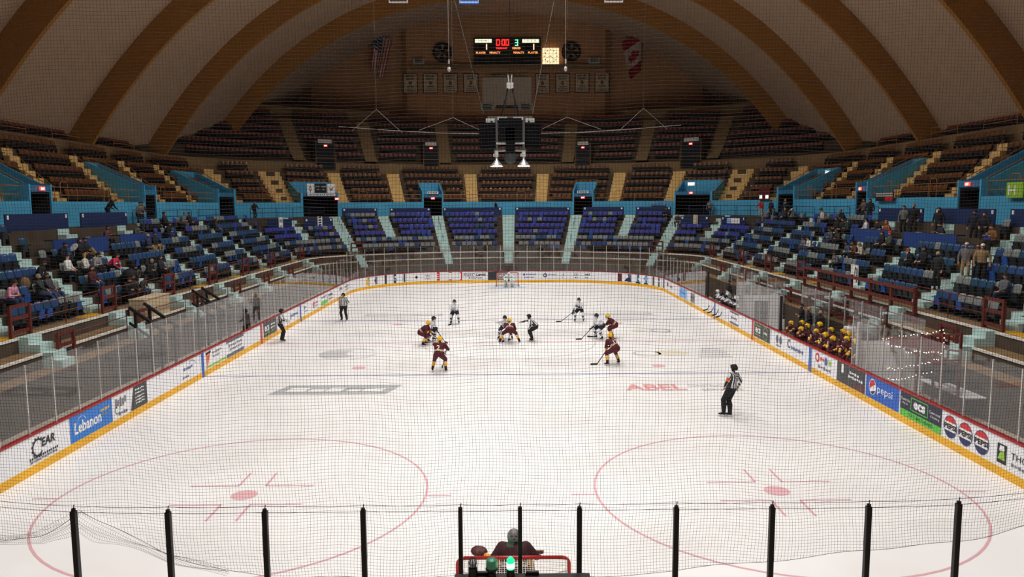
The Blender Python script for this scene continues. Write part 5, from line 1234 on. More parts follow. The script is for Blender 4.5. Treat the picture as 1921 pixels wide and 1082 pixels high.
# ================================================================ things hung over the ice
hang_m = mat('speaker_black', (11, 11, 13), .9, spec=.1); grey_m = mat('rig_grey', (92, 92, 92), .5, metal=.3); wire_m = mat('pale_wire', (150, 146, 140), .6)
cl = empty('speaker_cluster', 'black loudspeaker cluster hung over centre ice', 'loudspeaker', (.15, 0, 10.6)); inv = Matrix.Translation((-.15, 0, -10.6))
def C(mb, nm, m, label=None, parent=cl):
    o = mb.build(nm, m, parent); o.matrix_parent_inverse = inv if parent is cl else Matrix(); return tag(o, label)
b = MB(); b.box((.15, 0, 10.95), (1.15, 1.1, 1.15)); b.box((.15, -.3, 10.45), (.45, .5, 1.2)); C(b, 'centre_speaker', hang_m)
for g in (-1, 1):
    b = MB(); R = Matrix.Rotation(g*.35, 3, 'Z') @ Matrix.Rotation(.12, 3, 'X'); b.box((.15+g*1.08, -.1, 10.7), (.74, .8, 1.3), R); b.box((.15+g*1.08, -.1, 11.4), (.6, .6, .06), R); C(b, 'side_speaker', hang_m)
    b = MB(); b.box((.15+g*.68, -.35, 10.72), (.12, .12, 1.7)); b.box((.15+g*.78, .25, 10.85), (.1, .1, 1.5)); C(b, 'frame_upright', grey_m)
    b = MB(); b.beam((.15+g*.2, -.42, 10.28), (.15+g*.72, -.42, 10.28), .08, .1); b.beam((.15+g*.1, -.35, 9.92), (.15+g*.75, -.35, 9.88), .06, .05); C(b, 'frame_rail', alum)
    b = MB(); b.tube((.15+g*.12, -.05, 13.25), (.15+g*.32, -.3, 11.6), .03, n=5); b.tube((.15+g*.05, .05, 13.25), (.15+g*.5, .35, 11.55), .03, n=5); C(b, 'suspension_cable', black)
    b = MB(); b.box((.15+g*1.0, -.3, 11.42), (.45, .3, .2)); b.box((.15+g*.4, -.45, 11.52), (.5, .08, .16)); C(b, 'rig_box', sign_dull)
b = MB(); b.box((.15, 0, 11.62), (2.3, .12, .1)); C(b, 'frame_beam', grey_m)
b = MB(); b.box((.15, -.3, 9.95), (1.7, .1, .1)); C(b, 'frame_beam', grey_m)
b = MB(); b.ell((.15, -.2, 9.62), (.34, .34, .36), 12, 8); b.tube((.15, -.2, 9.9), (.15, -.2, 10.1), .12); C(b, 'hanging_bag', mat('bag_grey_green', (58, 64, 62), .8))
b = MB(); b.box((.15, 0, 13.2), (.35, .3, .28)); b.tube((.1, 0, 13.3), (.05, 0, 13.75), .03); b.tube((.2, 0, 13.3), (.25, 0, 13.75), .03); C(b, 'hoist', alum)
b = MB(); b.tube((.15, 0, 13.7), (.15, 0, 28.3), .015, n=4); C(b, 'hoist_cable', black)
for g in (-1, 1):
    r = empty('reflector_lamp', 'lit reflector lamp under the %s side of the loudspeaker cluster' % ('left' if g < 0 else 'right'), 'lamp', (.14+g*.69, -.35, 9.15))
    b = MB(); b.lathe((0, 0, 0), [(.32, 0), (.3, .05), (.16, .2), (.07, .34), (.06, .48)], 18); b.build('reflector', mat('reflector_metal', (200, 204, 206), .3, metal=.7), r, True)
    b = MB(); b.lathe((0, 0, -.02), [(.3, 0), (.3, .025), (.05, .03)], 18); b.build('lamp_glass', mat('lamp_face_glow', (255, 252, 246), .4, emit=9.0), r)
    b = MB(); b.box((0, 0, .62), (.2, .2, .3)); b.box((-.13, 0, .55), (.08, .14, .14)); b.tube((0, 0, .75), (0, 0, .85), .04); b.tube((0, 0, .85), (0, 0, .9), .02); b.build('lamp_ballast', alum, r)
# catwalk wires: a thin pipe on each side of the cluster, held by slack bridles
for g, w in ((-1, 'left'), (1, 'right')):
    b = MB(); X = (lambda x: x) if g < 0 else (lambda x: .3-x)
    b.path([(X(-8.6), 0, 11.2), (X(-6), 0, 11.0), (X(-3.5), 0, 10.85), (X(-1.0), 0, 10.8)], .012, 5)
    for a, p, c, zp in ((-7.9, -6.66, -5.4, 12.05), (-4.5, -2.76, -1.2, 11.62)): b.path([(X(a), 0, 11.0), (X(p), 0, zp), (X(c), 0, 10.9)], .007, 4); b.tube((X(p), 0, zp), (X(p), 0, soffit(X(p))-.1), .003, n=3)
    tag(b.build('wire_bridle', wire_m), 'thin pale pipe and its wire bridles %s of the loudspeaker cluster' % w, 'wire')
for x, w in ((-2.93, 'left'), (2.98, 'right')):
    b = MB(); b.tube((x, 0, 14.1), (x-.05, 0, 28.0), .008, n=4); b.ell((x, 0, 14.02), (.09, .09, .13), 8, 6); b.box((x, 0, 14.4), (.06, .06, .22))
    tag(b.build('hanging_microphone', alum), 'small microphone on a long pale wire, %s of the cluster' % w, 'microphone')
for x0, x1, z1, w in ((-2.95, -1.2, 11.8, 'left'), (3.2, 1.3, 11.8, 'right')):
    b = MB(); b.tube((x0-.3, 0, 20), (x1, 0, z1), .008, n=3); b.tube((x0-.3, 0, 20), (x0-1.5, 0, soffit(x0-1.5)), .008, n=3)
    tag(b.build('guy_wire', wire_m), 'slanting thin wire running down to the %s side of the cluster' % w, 'wire')
for x0, x1, m, w in ((-5.9, -4.95, fl_w, 'dark-edged pale banner cut by the top edge, leftmost of three'), (-2.36, -1.4, mat('banner_pale_blue', (170, 190, 226), .8), 'pale blue and white banner cut by the top edge, middle of three'), (4.92, 5.86, fl_w, 'dark-edged pale banner cut by the top edge, rightmost of three')):
    r = empty('roof_banner', w, 'banner', ((x0+x1)/2, 0, 17.2), 0, 'banners under the roof'); c = (x0+x1)/2
    b = MB(); b.box((0, 0, .8), (x1-x0, .03, 1.6)); b.build('banner_cloth', m, r)
    b = MB(); b.box((0, 0, .03), (x1-x0+.02, .05, .06)); b.box((0, -.02, .2), ((x1-x0)*.9, .02, .07)); b.build('banner_hem', banner_b if m is fl_w else a_royal, r)
    b = MB(); b.box((0, 0, 1.63), (x1-x0+.1, .05, .06)); b.tube((-.3, 0, 1.65), (-.3, 0, soffit(c)-17.25), .01, n=3); b.tube((.3, 0, 1.65), (.3, 0, soffit(c)-17.25), .01, n=3); b.build('banner_rod', black, r)
# ================================================================ odds and ends behind the glass
for q, y in enumerate((-8.3, -7.0, -1.9, -.7)):
    b = MB(); b.beam((-15.9, y+.5, 3.0), (-14.1, y-.35, 2.1), .09, .12); b.beam((-15.9, y+.45, 2.35), (-14.2, y-.3, 1.5), .07, .09); b.box((-15.6, y+.36, 1.45), (.1, .1, 2.9)); b.box((-14.3, y-.26, 1.1), (.1, .1, 2.2))
    tag(b.build('black_handrail', black), 'black sloping handrail behind the left glass, %s from the camera' % ORD[q+1], 'railing', 'black handrails')
b = MB(); b.box((-13.3, -1.4, 1.1), (.2, .22, 2.1)); b.tube((-13.3, -1.4, 2.1), (-13.3, -1.4, 2.2), .1, n=12); tag(b.build('padded_post', rubber), 'tall black padded post behind the left glass', 'post')
b = MB(); b.box((-16.95, -3.7, 2.5), (.7, 2.6, .9)); b.box((-16.95, -3.7, 2.97), (.76, 2.66, .04)); tag(b.build('timing_booth', mat('booth_board', (196, 176, 146), .7, noise=.08)), 'beige boxed-in booth on the ledge below the left stand', 'booth')
r = empty('folding_table', 'white folding table behind the right glass', 'table', (15.6, -13.6, 0))
b = MB(); b.box((0, 0, .74), (1.1, 2.75, .04)); b.build('table_top', a_white, r)
for x in (-.45, .45):
    for y in (-1.2, 1.2):
        b = MB(); b.tube((x, y, 0), (x, y, .72), .02, n=6); b.build('table_leg', grey_m, r)
r = empty('lighted_sleigh', 'red lattice sleigh frame strung with small bulbs behind the right glass', 'decoration', (14.7, -12.6, .12)); bulb_m = mat('fairy_bulb_glow', (255, 206, 190), .4, emit=6.0)
b = MB()
A_ = [(-.25, 1.6), (.25, 1.6)]
for x in (-.3, .3):
    b.beam((x, -2.1, 2.15), (x, 1.7, 1.75), .05, .06); b.beam((x, -2.1, 2.75), (x, 1.7, 1.85), .05, .06); b.beam((x, -2.1, 1.7), (x, .5, 1.8), .05, .06)
    for y in (-2.1, -1.4, -.6): b.beam((x, y, 1.7), (x, y, 2.75-.24*(y+2.1)), .05, .05)
    b.beam((x, -2.1, 0), (x, -2.1, 2.75), .07, .07); b.beam((x, -.6, 0), (x, -.6, 1.9), .07, .07)
for y in (-2.1, -.6, 1.6): b.beam((-.3, y, 1.85), (.3, y, 1.85), .05, .05)
b.build('sleigh_frame', rust, r)
b = MB(); b.beam((-.33, -2.1, 2.3), (-.33, 1.2, 1.95), .03, .34); tag(b.build('sleigh_board', rust, r), 'solid red side board')
b = MB(); b.box((0, -1.5, 1.35), (.55, .9, .6)); tag(b.build('sleigh_box', black, r), 'dark box'); rg = random.Random(3)
def bulbs(pts, n):
    b = MB()
    for i in range(n):
        f = i/(n-1)*(len(pts)-1); k = min(int(f), len(pts)-2); p = Vector(pts[k]).lerp(Vector(pts[k+1]), f-k)
        b.ell(p+Vector((rg.uniform(-.03, .03), rg.uniform(-.05, .05), rg.uniform(-.05, .05))), (.016, .016, .016), 5, 4)
    return b
for pts, n in (([(-.32, 1.8, 1.9), (-.32, -.2, 2.35), (-.32, -2.1, 2.85), (-.32, -2.2, 2.2)], 26), ([(-.34, 1.8, 1.8), (-.34, 0, 1.75), (-.34, -2.1, 2.1)], 24), ([(-.34, 2.0, .75), (-.34, .8, .9), (-.34, -1.0, 1.5), (-.34, -2.2, 1.95)], 22), ([(-.34, 2.1, .7), (-.34, 1.7, .3), (-.34, .2, .7), (-.34, -1.6, 1.35)], 24)):
    tag(bulbs(pts, n).build('light_string', bulb_m, r), None, kind='stuff')
# white sign board standing at the right stand
r = empty('sign_board', 'white sign board standing among the blue seats of the right stand', 'sign', bp(48.7, -.1, LZ[0]+.25), bang(48.7))
b = MB(); b.box((0, 0, .55), (.75, .06, 1.1)); b.box((-.3, 0, -.15), (.05, .05, .32)); b.box((.3, 0, -.15), (.05, .05, .32)); b.build('board_panel', a_white, r)
b = MB(); b.path([(-.42, .08, .2), (-.42, .08, .85), (-.25, .08, 1.0), (-.6, .3, .5)], .02, 5); b.build('hand_hoop', black, r)
# bench enclosures on the right
for y0, y1, yo, w in ((13.6, 3.28, 9.98, 'farther'), (.75, -11.22, -3.32, 'nearer')):
    b = MB(); b.box((14.35, (y0+y1)/2, .47), (.3, y0-y1-.5, .05))
    for q in range(5): b.box((14.35, y1+.6+(y0-y1-1.2)*q/4, .22), (.26, .08, .45))
    tag(b.build('players_bench', mat('bench_wood', (120, 96, 70), .6)), 'long wooden players bench, %s one behind the right boards' % w, 'bench')
    b = MB(); b.box((15.15, (y0+y1)/2, .13), (.95, y0-y1-.1, .26)); tag(b.build('coach_platform', rubber), 'low black platform behind the %s players bench' % w, 'platform')
    b = MB(); b.box((14.4, y1, 1.0), (2.5, .06, 2.0)); tag(b.build('bench_divider', a_white), 'divider at the near end of the %s players bench' % w, 'divider')
    b = MB(); b.box((13.6, y0, 1.0), (.8, .06, 2.0)); tag(b.build('bench_divider', black), 'black divider at the far end of the %s players bench' % w, 'divider')
    b = MB(); b.box((13.16, yo+.06, 1.9), (.1, .14, 1.7)); tag(b.build('padded_post', rubber), 'black padded glass end post at the far end of the %s bench opening' % w, 'post')
    b = MB(); b.box((13.16, y1-.12, 1.9), (.1, .14, 1.7)); tag(b.build('padded_post', alum), 'pale glass end post at the near end of the %s bench opening' % w, 'post')
    n = 7
    for q in range(n):
        ya = y0+(y1-y0)*q/n; yb = y0+(y1-y0)*(q+1)/n
        b = MB(); b.box((15.75, (ya+yb)/2, 1.7), (.02, abs(ya-yb)-.05, 2.2)); o = tag(b.build('glass_panel', pane_m), 'glass panel behind the %s players bench, %s from its far end' % (w, ORD[q+1]), 'glass panel', 'bench glass')
        c = MB(); c.box((15.75, ya, 1.45), (.05, .05, 2.8)); c.build('support_post', alum, o)
    b = MB(); b.box((15.75, (y0+y1)/2, .3), (.08, abs(y0-y1), .6)); tag(b.build('bench_back_board', a_white), 'low white board behind the %s players bench' % w, 'board')
# flat dark strips added on the slab, giving dark bands behind the side glass
rm = random.Random(8)
for g, w in ((-1, 'left'), (1, 'right')):
    for q in range(6):
        y = -19.5+q*4.1; x = g*(14.1+.5*(q % 2)); b = MB(); R = Matrix.Rotation(g*(.12+.1*(q % 3)), 3, 'Z'); b.box((x, y, -.02), (.75, 3.0, .03), R)
        tag(b.build('dark_strip', rubber), 'flat black strip on the floor behind the %s glass, %s from the camera' % (w, ordn(q+1)), 'mat', 'dark floor strips')
# ================================================================ people
def ik(a, c, l1, l2, pole):
    d = c-a; L = max(.05, min(d.length, (l1+l2)*.998)); u = d.normalized()
    x = (l1*l1-l2*l2+L*L)/(2*L); h = math.sqrt(max(0.0, l1*l1-x*x)); q = pole-u*pole.dot(u)
    q = q.normalized() if q.length > 1e-4 else Vector((0, 1, 0))
    return a+u*x+q*h, a+u*L
_DIR = []
for _i in range(7):
    for _j in range(10 if 0 < _i < 6 else 1):
        _a, _b = PI*_i/6, 2*PI*_j/10; _DIR.append(Vector((math.sin(_a)*math.cos(_b), math.sin(_a)*math.sin(_b), math.cos(_a))))
def hull(bm, ells):
    vs = []
    for c, r, R in ells:
        rr = r if isinstance(r, (tuple, list)) else (r, r, r)
        for d in _DIR:
            p = Vector((d.x*rr[0], d.y*rr[1], d.z*rr[2])); vs.append(bm.verts.new(c+(R @ p if R else p)))
    g = bmesh.ops.convex_hull(bm, input=vs)
    bmesh.ops.delete(bm, geom=[e for e in g['geom_interior'] if isinstance(e, bmesh.types.BMVert)], context='VERTS')
def frame(z, y):
    z = z.normalized(); x = y.cross(z).normalized(); return Matrix((x, z.cross(x), z)).transposed()
PENDING = []
PMATS = {}
def cmat(rgb, rough=.8):
    k = 'cloth_%d_%d_%d' % tuple(rgb); return mat(k, tuple(rgb), rough)
def stripe_mat():
    if 'referee_stripes' in MATS: return MATS['referee_stripes']
    m = bpy.data.materials.new('referee_stripes'); m.use_nodes = True; nt = m.node_tree; p = nt.nodes['Principled BSDF']; p.inputs['Roughness'].default_value = .8
    at = nt.nodes.new('ShaderNodeAttribute'); at.attribute_name = 'across'
    ml = nt.nodes.new('ShaderNodeMath'); ml.operation = 'MULTIPLY'; ml.inputs[1].default_value = 1/.078
    fr = nt.nodes.new('ShaderNodeMath'); fr.operation = 'FRACT'; gt = nt.nodes.new('ShaderNodeMath'); gt.operation = 'GREATER_THAN'; gt.inputs[1].default_value = .5
    mx = nt.nodes.new('ShaderNodeMix'); mx.data_type = 'RGBA'; mx.inputs[6].default_value = (.82, .82, .84, 1); mx.inputs[7].default_value = (.012, .012, .015, 1)
    nt.links.new(at.outputs['Fac'], ml.inputs[0]); nt.links.new(ml.outputs[0], fr.inputs[0]); nt.links.new(fr.outputs[0], gt.inputs[0])
    nt.links.new(gt.outputs[0], mx.inputs[0]); nt.links.new(mx.outputs[2], p.inputs['Base Color']); MATS['referee_stripes'] = m; return m
eye_m = mat('eye_dark', (30, 24, 22), .4); lip_m = mat('lip', (150, 84, 76), .6)
def person(loc, rz, pose, look, label, group=None, vox=.024, scale=1.0, cat='person'):
    """pose (metres, facing +y): hip z/y, lean, side, twist, head (pitch, yaw), lf, rf, lh, rh
    look: dict of top, sleeve, legs, hair, hc, skin, shoe, kind"""
    kind = look.get('kind', 'fan'); G = lambda k, d: pose.get(k, d)
    P = Vector((G('hipx', 0), G('hipy', 0), G('hip', .93))); th = math.radians(G('lean', 0)); sd = math.radians(G('side', 0)); tw = math.radians(G('twist', 0))
    d = Vector((math.sin(sd), math.sin(th)*math.cos(sd), math.cos(th)*math.cos(sd))).normalized()
    f = Vector((0, math.cos(th), -math.sin(th))); f = (f-d*f.dot(d)).normalized(); f = Matrix.Rotation(tw, 3, d) @ f; r = f.cross(d)
    player = kind in ('player', 'goalie'); bulk = 1.0+(.5 if kind == 'goalie' else .28 if player else .1 if kind == 'fan' else .3)
    N = P+d*.50; C = P+d*.27; SH = {g: P+d*.44+r*(.185+.03*(bulk > 1.15))*g for g in (1, -1)}
    hp = math.radians(G('hpitch', 0)); hy = math.radians(G('hyaw', 0))
    hd = (d*.45+Vector((0, 0, 1))*.55).normalized(); hf = (f-hd*f.dot(hd)).normalized() if abs(hd.dot(f)) < .95 else f
    hr = hf.cross(hd); hf = Matrix.Rotation(hy, 3, hd) @ hf; hr = hf.cross(hd); hd = Matrix.Rotation(-hp, 3, hr) @ hd; hf = Matrix.Rotation(-hp, 3, hr) @ hf
    H = N+hd*(.11 if kind == 'goalie' else .165); HR = Matrix((hr, hf, hd)).transposed(); TR = Matrix((r, f, d)).transposed()
    pel_r = Vector((1, 0, 0)) if abs(tw) < .3 else r
    bm = bmesh.new(); Z = []       # Z: (a, b, ra, rb, [(t limit, material key)], stripe axis)
    k = bulk
    hull(bm, [(P+pel_r*.06, (.125*k, .12*k, .12), TR), (P-pel_r*.06, (.125*k, .12*k, .12), TR)])
    Z.append((P-d*.04, P+d*.02, .15*k, .15*k, [(9, 'pelvis')], r))
    hull(bm, [(P+d*.05, (.16*k, .12*k, .08), TR), (C, (.175*k, .125*k, .1), TR)]); hull(bm, [(C, (.18*k, .13*k, .1), TR), (P+d*.415, (.19*k, .11*k, .07), TR)])
    Z.append((P+d*.06, P+d*.44, .16*k, .17*k, look.get('torso', [(9, 'top')]), r))
    for g in (1, -1): hull(bm, [(SH[g]+d*.0, .06*k, None), (N-d*.015, (.055, .055, .045), TR)])
    hull(bm, [(N-d*.04, (.065, .06, .05), TR), (H-hd*.06, .052, None)]); Z.append((N, H-hd*.08, .05, .05, [(9, 'skin')], r))
    hull(bm, [(H+hd*.02, (.078, .095, .1), HR), (H-hd*.055+hf*.02, (.055, .07, .06), HR)])
    Z.append((H-hd*.03, H+hd*.04, .085, .09, [(9, 'head')], r))
    for g in (1, -1): hull(bm, [(H+hr*.08*g-hd*.005, (.012, .022, .034), HR)])
    ends = []
    for g, hk in ((1, 'rh'), (-1, 'lh')):
        S = SH[g]; tgt = G(hk, None)
        tgt = Vector(tgt) if tgt is not None else S+Vector((g*.1, .06, -.5))
        pole = (-Vector((0, 0, 1))*.8+r*g*.7-f*.4) if not G('elbow_up', False) else (r*g-f*.2)
        E, Wp = ik(S, tgt, .285, .255, pole); aw = 1.5 if player else 1.3 if kind == 'ref' else 1.12
        hull(bm, [(S, .07*k, None), (E, .046*aw, None)]); hull(bm, [(E, .046*aw, None), (Wp, (.033*aw), None)])
        au = (E-S).normalized(); ax = au.cross(f); ax = ax.normalized() if ax.length > .1 else r
        Z.append((S, E, .062*k, .046*aw, look.get('uparm%d' % g, look.get('uparm', [(9, 'top')])), ax)); Z.append((E, Wp, .046*aw, .035*aw, look.get('forearm', [(.93, 'top'), (9, 'hand')]), ax))
        ad = (Wp-E).normalized(); pn = ad.cross(r*g); pn = pn.normalized() if pn.length > .1 else f; pw = ad.cross(pn)
        gs = 1.6 if player else 1.0; HF = Matrix((pw, pn, ad)).transposed(); pc = Wp+ad*.05*gs
        hull(bm, [(Wp+ad*.01, (.03*gs, .02*gs, .02), HF), (pc, (.04*gs, .017*gs, .03), HF), (Wp+ad*.085*gs, (.036*gs, .015*gs, .012), HF)])
        Z.append((Wp+ad*.01, Wp+ad*.085*gs, .032*gs, .03*gs, [(9, 'hand')], r)); ends.append((Wp, ad, pw, pn, gs, g))
    feet = []
    for g, fk in ((1, 'rf'), (-1, 'lf')):
        hj = P+pel_r*.095*g-Vector((0, 0, .03)); A = Vector(G(fk, (g*.1, .02, .09)))
        fa = math.radians(G(fk+'a', -8*g)); fd = Vector((-math.sin(fa), math.cos(fa), 0)); pole = Vector((-math.sin(fa)*.6+g*.12, 1, .05))
        K, A = ik(hj, A, .44, .43, pole); tk = 1.42 if player else (1.42 if kind == 'ref' else 1.06)
        hull(bm, [(hj, (.095*tk), None), (K, .062*(1.5 if player else 1.32 if kind == 'ref' else 1.0), None)]); sk = 1.35 if player else (1.5 if kind == 'ref' else 1.05)
        hull(bm, [(K, .06*sk, None), (K.lerp(A, .35)-fd*.02, .062*sk, None), (A, .043*sk, None)])
        Z.append((hj, K, .09*tk, .065*tk, look.get('thigh', [(9, 'legs')]), r)); Z.append((K, A, .06*sk, .045*sk, look.get('shin', [(.95, 'legs'), (9, 'shoe')]), r))
        hull(bm, [(A-fd*.035-Vector((0, 0, .035)), .042, None), (A+fd*.05-Vector((0, 0, .04)), .042, None), (A+fd*.15-Vector((0, 0, .052)), (.04, .04, .028), None)])
        Z.append((A-fd*.03-Vector((0, 0, .04)), A+fd*.15-Vector((0, 0, .05)), .045, .04, [(9, 'shoe')], r)); feet.append((A, fd, g))
    me = bpy.data.meshes.new('person'); bm.to_mesh(me); bm.free()
    ob = bpy.data.objects.new('person', me); TMP.collection.objects.link(ob)
    md = ob.modifiers.new('blend', 'REMESH'); md.mode = 'VOXEL'; md.voxel_size = vox; md.use_smooth_shade = True
    sm = ob.modifiers.new('soften', 'SMOOTH'); sm.factor = .5; sm.iterations = 3
    PENDING.append(dict(ob=ob, Z=Z, look=look, loc=loc, rz=rz, label=label, group=group, ends=ends, feet=feet, H=H, HR=HR, hd=hd, hf=hf, hr=hr, N=N, kind=kind, scale=scale, d=d, r=r, f=f, P=P, C=C, cat=cat, SH=SH))
def child(mb, name, m, parent, smooth=False, label=None): return tag(mb.build(name, m, parent, smooth), label)
def cap_shell(H, HR, rx, ry, rz_, front_z, back_z, n=14, m=9, up=0.0):
    """dome over the skull, open over the face"""
    b = MB(); vs = []; fs = []
    for j in range(m+1):
        for i in range(n):
            a = 2*PI*i/n; fr_ = .5+.5*math.sin(a); lim = math.acos(max(-1, min(1, (front_z*fr_+back_z*(1-fr_))))); t = lim*j/m
            vs.append(H+HR @ Vector((rx*math.sin(t)*math.cos(a), ry*math.sin(t)*math.sin(a), rz_*math.cos(t)+up)))
    k = len(vs)
    for v in list(vs): vs.append(H+(v-H)*.93)
    for j in range(m):
        for i in range(n):
            a, c = j*n+i, j*n+(i+1) % n; fs += [(a, a+n, c+n, c), (k+a, k+c, k+c+n, k+a+n)]
    for i in range(n): a, c = m*n+i, m*n+(i+1) % n; fs.append((a, k+a, k+c, c))
    b.add(vs, fs); return b
def finish_people():
    TMP.view_layers[0].update(); dg = TMP.view_layers[0].depsgraph
    for q in PENDING:
        ob = q['ob']; me = bpy.data.meshes.new_from_object(ob.evaluated_get(dg), depsgraph=dg); L = q['look']
        V = np.empty(len(me.vertices)*3); me.vertices.foreach_get('co', V); V = V.reshape(-1, 3)
        FC = np.empty(len(me.polygons)*3); me.polygons.foreach_get('center', FC); FC = FC.reshape(-1, 3)
        def near_bone(Pn):
            best = None
            for i, (a, b_, ra, rb, zs, ax) in enumerate(q['Z']):
                a = np.array(a); ab = np.array(b_)-a; t = np.clip(((Pn-a) @ ab)/max(1e-9, ab @ ab), 0, 1)
                dd = np.linalg.norm(Pn-(a+t[:, None]*ab), axis=1)-(ra+(rb-ra)*t)
                if best is None: best = [dd, np.zeros(len(Pn), int), t]
                else:
                    mk = dd < best[0]; best[0] = np.where(mk, dd, best[0]); best[1] = np.where(mk, i, best[1]); best[2] = np.where(mk, t, best[2])
            return best[1], best[2]
        bi, bt = near_bone(FC); slots = []; mi = np.zeros(len(FC), int)
        def slot(key):
            if key == 'stripe': m = stripe_mat()
            else:
                col = L.get(key) or {'pelvis': L.get('legs'), 'skin': SK, 'head': L.get('skin', SK), 'hand': L.get('skin', SK), 'shoe': (24, 22, 24)}[key]
                m = cmat(col)
            if m not in slots: slots.append(m)
            return slots.index(m)
        for i, (a, b_, ra, rb, zs, ax) in enumerate(q['Z']):
            lo = -1.0
            for lim, key in zs: mi[(bi == i) & (bt > lo) & (bt <= lim)] = slot(key); lo = lim
        if q['kind'] == 'ref':
            vi, vt = near_bone(V); acr = np.zeros(len(V))
            for i, (a, b_, ra, rb, zs, ax) in enumerate(q['Z']):
                mk = vi == i; acr[mk] = (V[mk]-np.array(a)) @ np.array(ax)+.02
        # hands: five bent fingers on each palm; face: eyes, nose, mouth
        ex = MB(); hs = slot('hand'); es = None
        for Wp, ad, pw, pn, gs, g in q['ends']:
            for n_, (u, ln) in enumerate(((-.030, .062), (-.011, .072), (.009, .068), (.027, .052))):
                rt = Wp+ad*.088*gs+pw*u*gs; k1 = rt+(ad*.8+pn*.45).normalized()*ln*.5*gs; k2 = k1+(ad*.3+pn*.9).normalized()*ln*.45*gs
                ex.tube(rt-ad*.012, k1, .0095*gs, .0085*gs, 5, hs); ex.tube(k1-pn*.003, k2, .0086*gs, .0068*gs, 5, hs)
            sgn = -1 if pw.dot(q['r'])*g > 0 else 1
            rt = Wp+ad*.03*gs+pw*.03*gs*sgn; k1 = rt+(ad*.6+pw*.7*sgn+pn*.3).normalized()*.035*gs; k2 = k1+(ad*.8+pn*.5).normalized()*.03*gs
            ex.tube(rt-pw*.012*sgn, k1, .012*gs, .0105*gs, 5, hs); ex.tube(k1, k2, .0105*gs, .008*gs, 5, hs)
        H, HR = q['H'], q['HR']; hs2 = slot('head')
        ex.ell(H+HR @ Vector((0, .107, -.012)), (.014, .018, .024), 6, 5, hs2)
        slots += [eye_m, lip_m]; es = len(slots)-2
        for g in (1, -1): ex.ell(H+HR @ Vector((g*.034, .093, .018)), (.013, .008, .008), 6, 4, es)
        ex.ell(H+HR @ Vector((0, .096, -.058)), (.024, .008, .007), 6, 4, es+1)
        nv = len(V); vs = V.tolist()+[tuple(p) for p in ex.v]; fs = [tuple(p.vertices) for p in me.polygons]+[tuple(i+nv for i in f) for f in ex.f]
        out = bpy.data.meshes.new('person'); out.from_pydata(vs, [], fs)
        for m in slots: out.materials.append(m)
        out.polygons.foreach_set('material_index', mi.tolist()+ex.m); out.polygons.foreach_set('use_smooth', [True]*len(fs))
        if q['kind'] == 'ref':
            at = out.attributes.new('across', 'FLOAT', 'POINT'); at.data.foreach_set('value', acr.tolist()+[0.0]*len(ex.v))
        out.update(); o = bpy.data.objects.new('person', out); COL.objects.link(o)
        o.location = q['loc']; o.rotation_euler = (0, 0, q['rz']); o.scale = (q['scale'],)*3; tag(o, q['label'], q['cat'], q['group'])
        head_wear(q, o); bpy.data.objects.remove(ob); bpy.data.meshes.remove(me)
    PENDING.clear()
skate_w = mat('skate_holder', (226, 226, 228), .4)
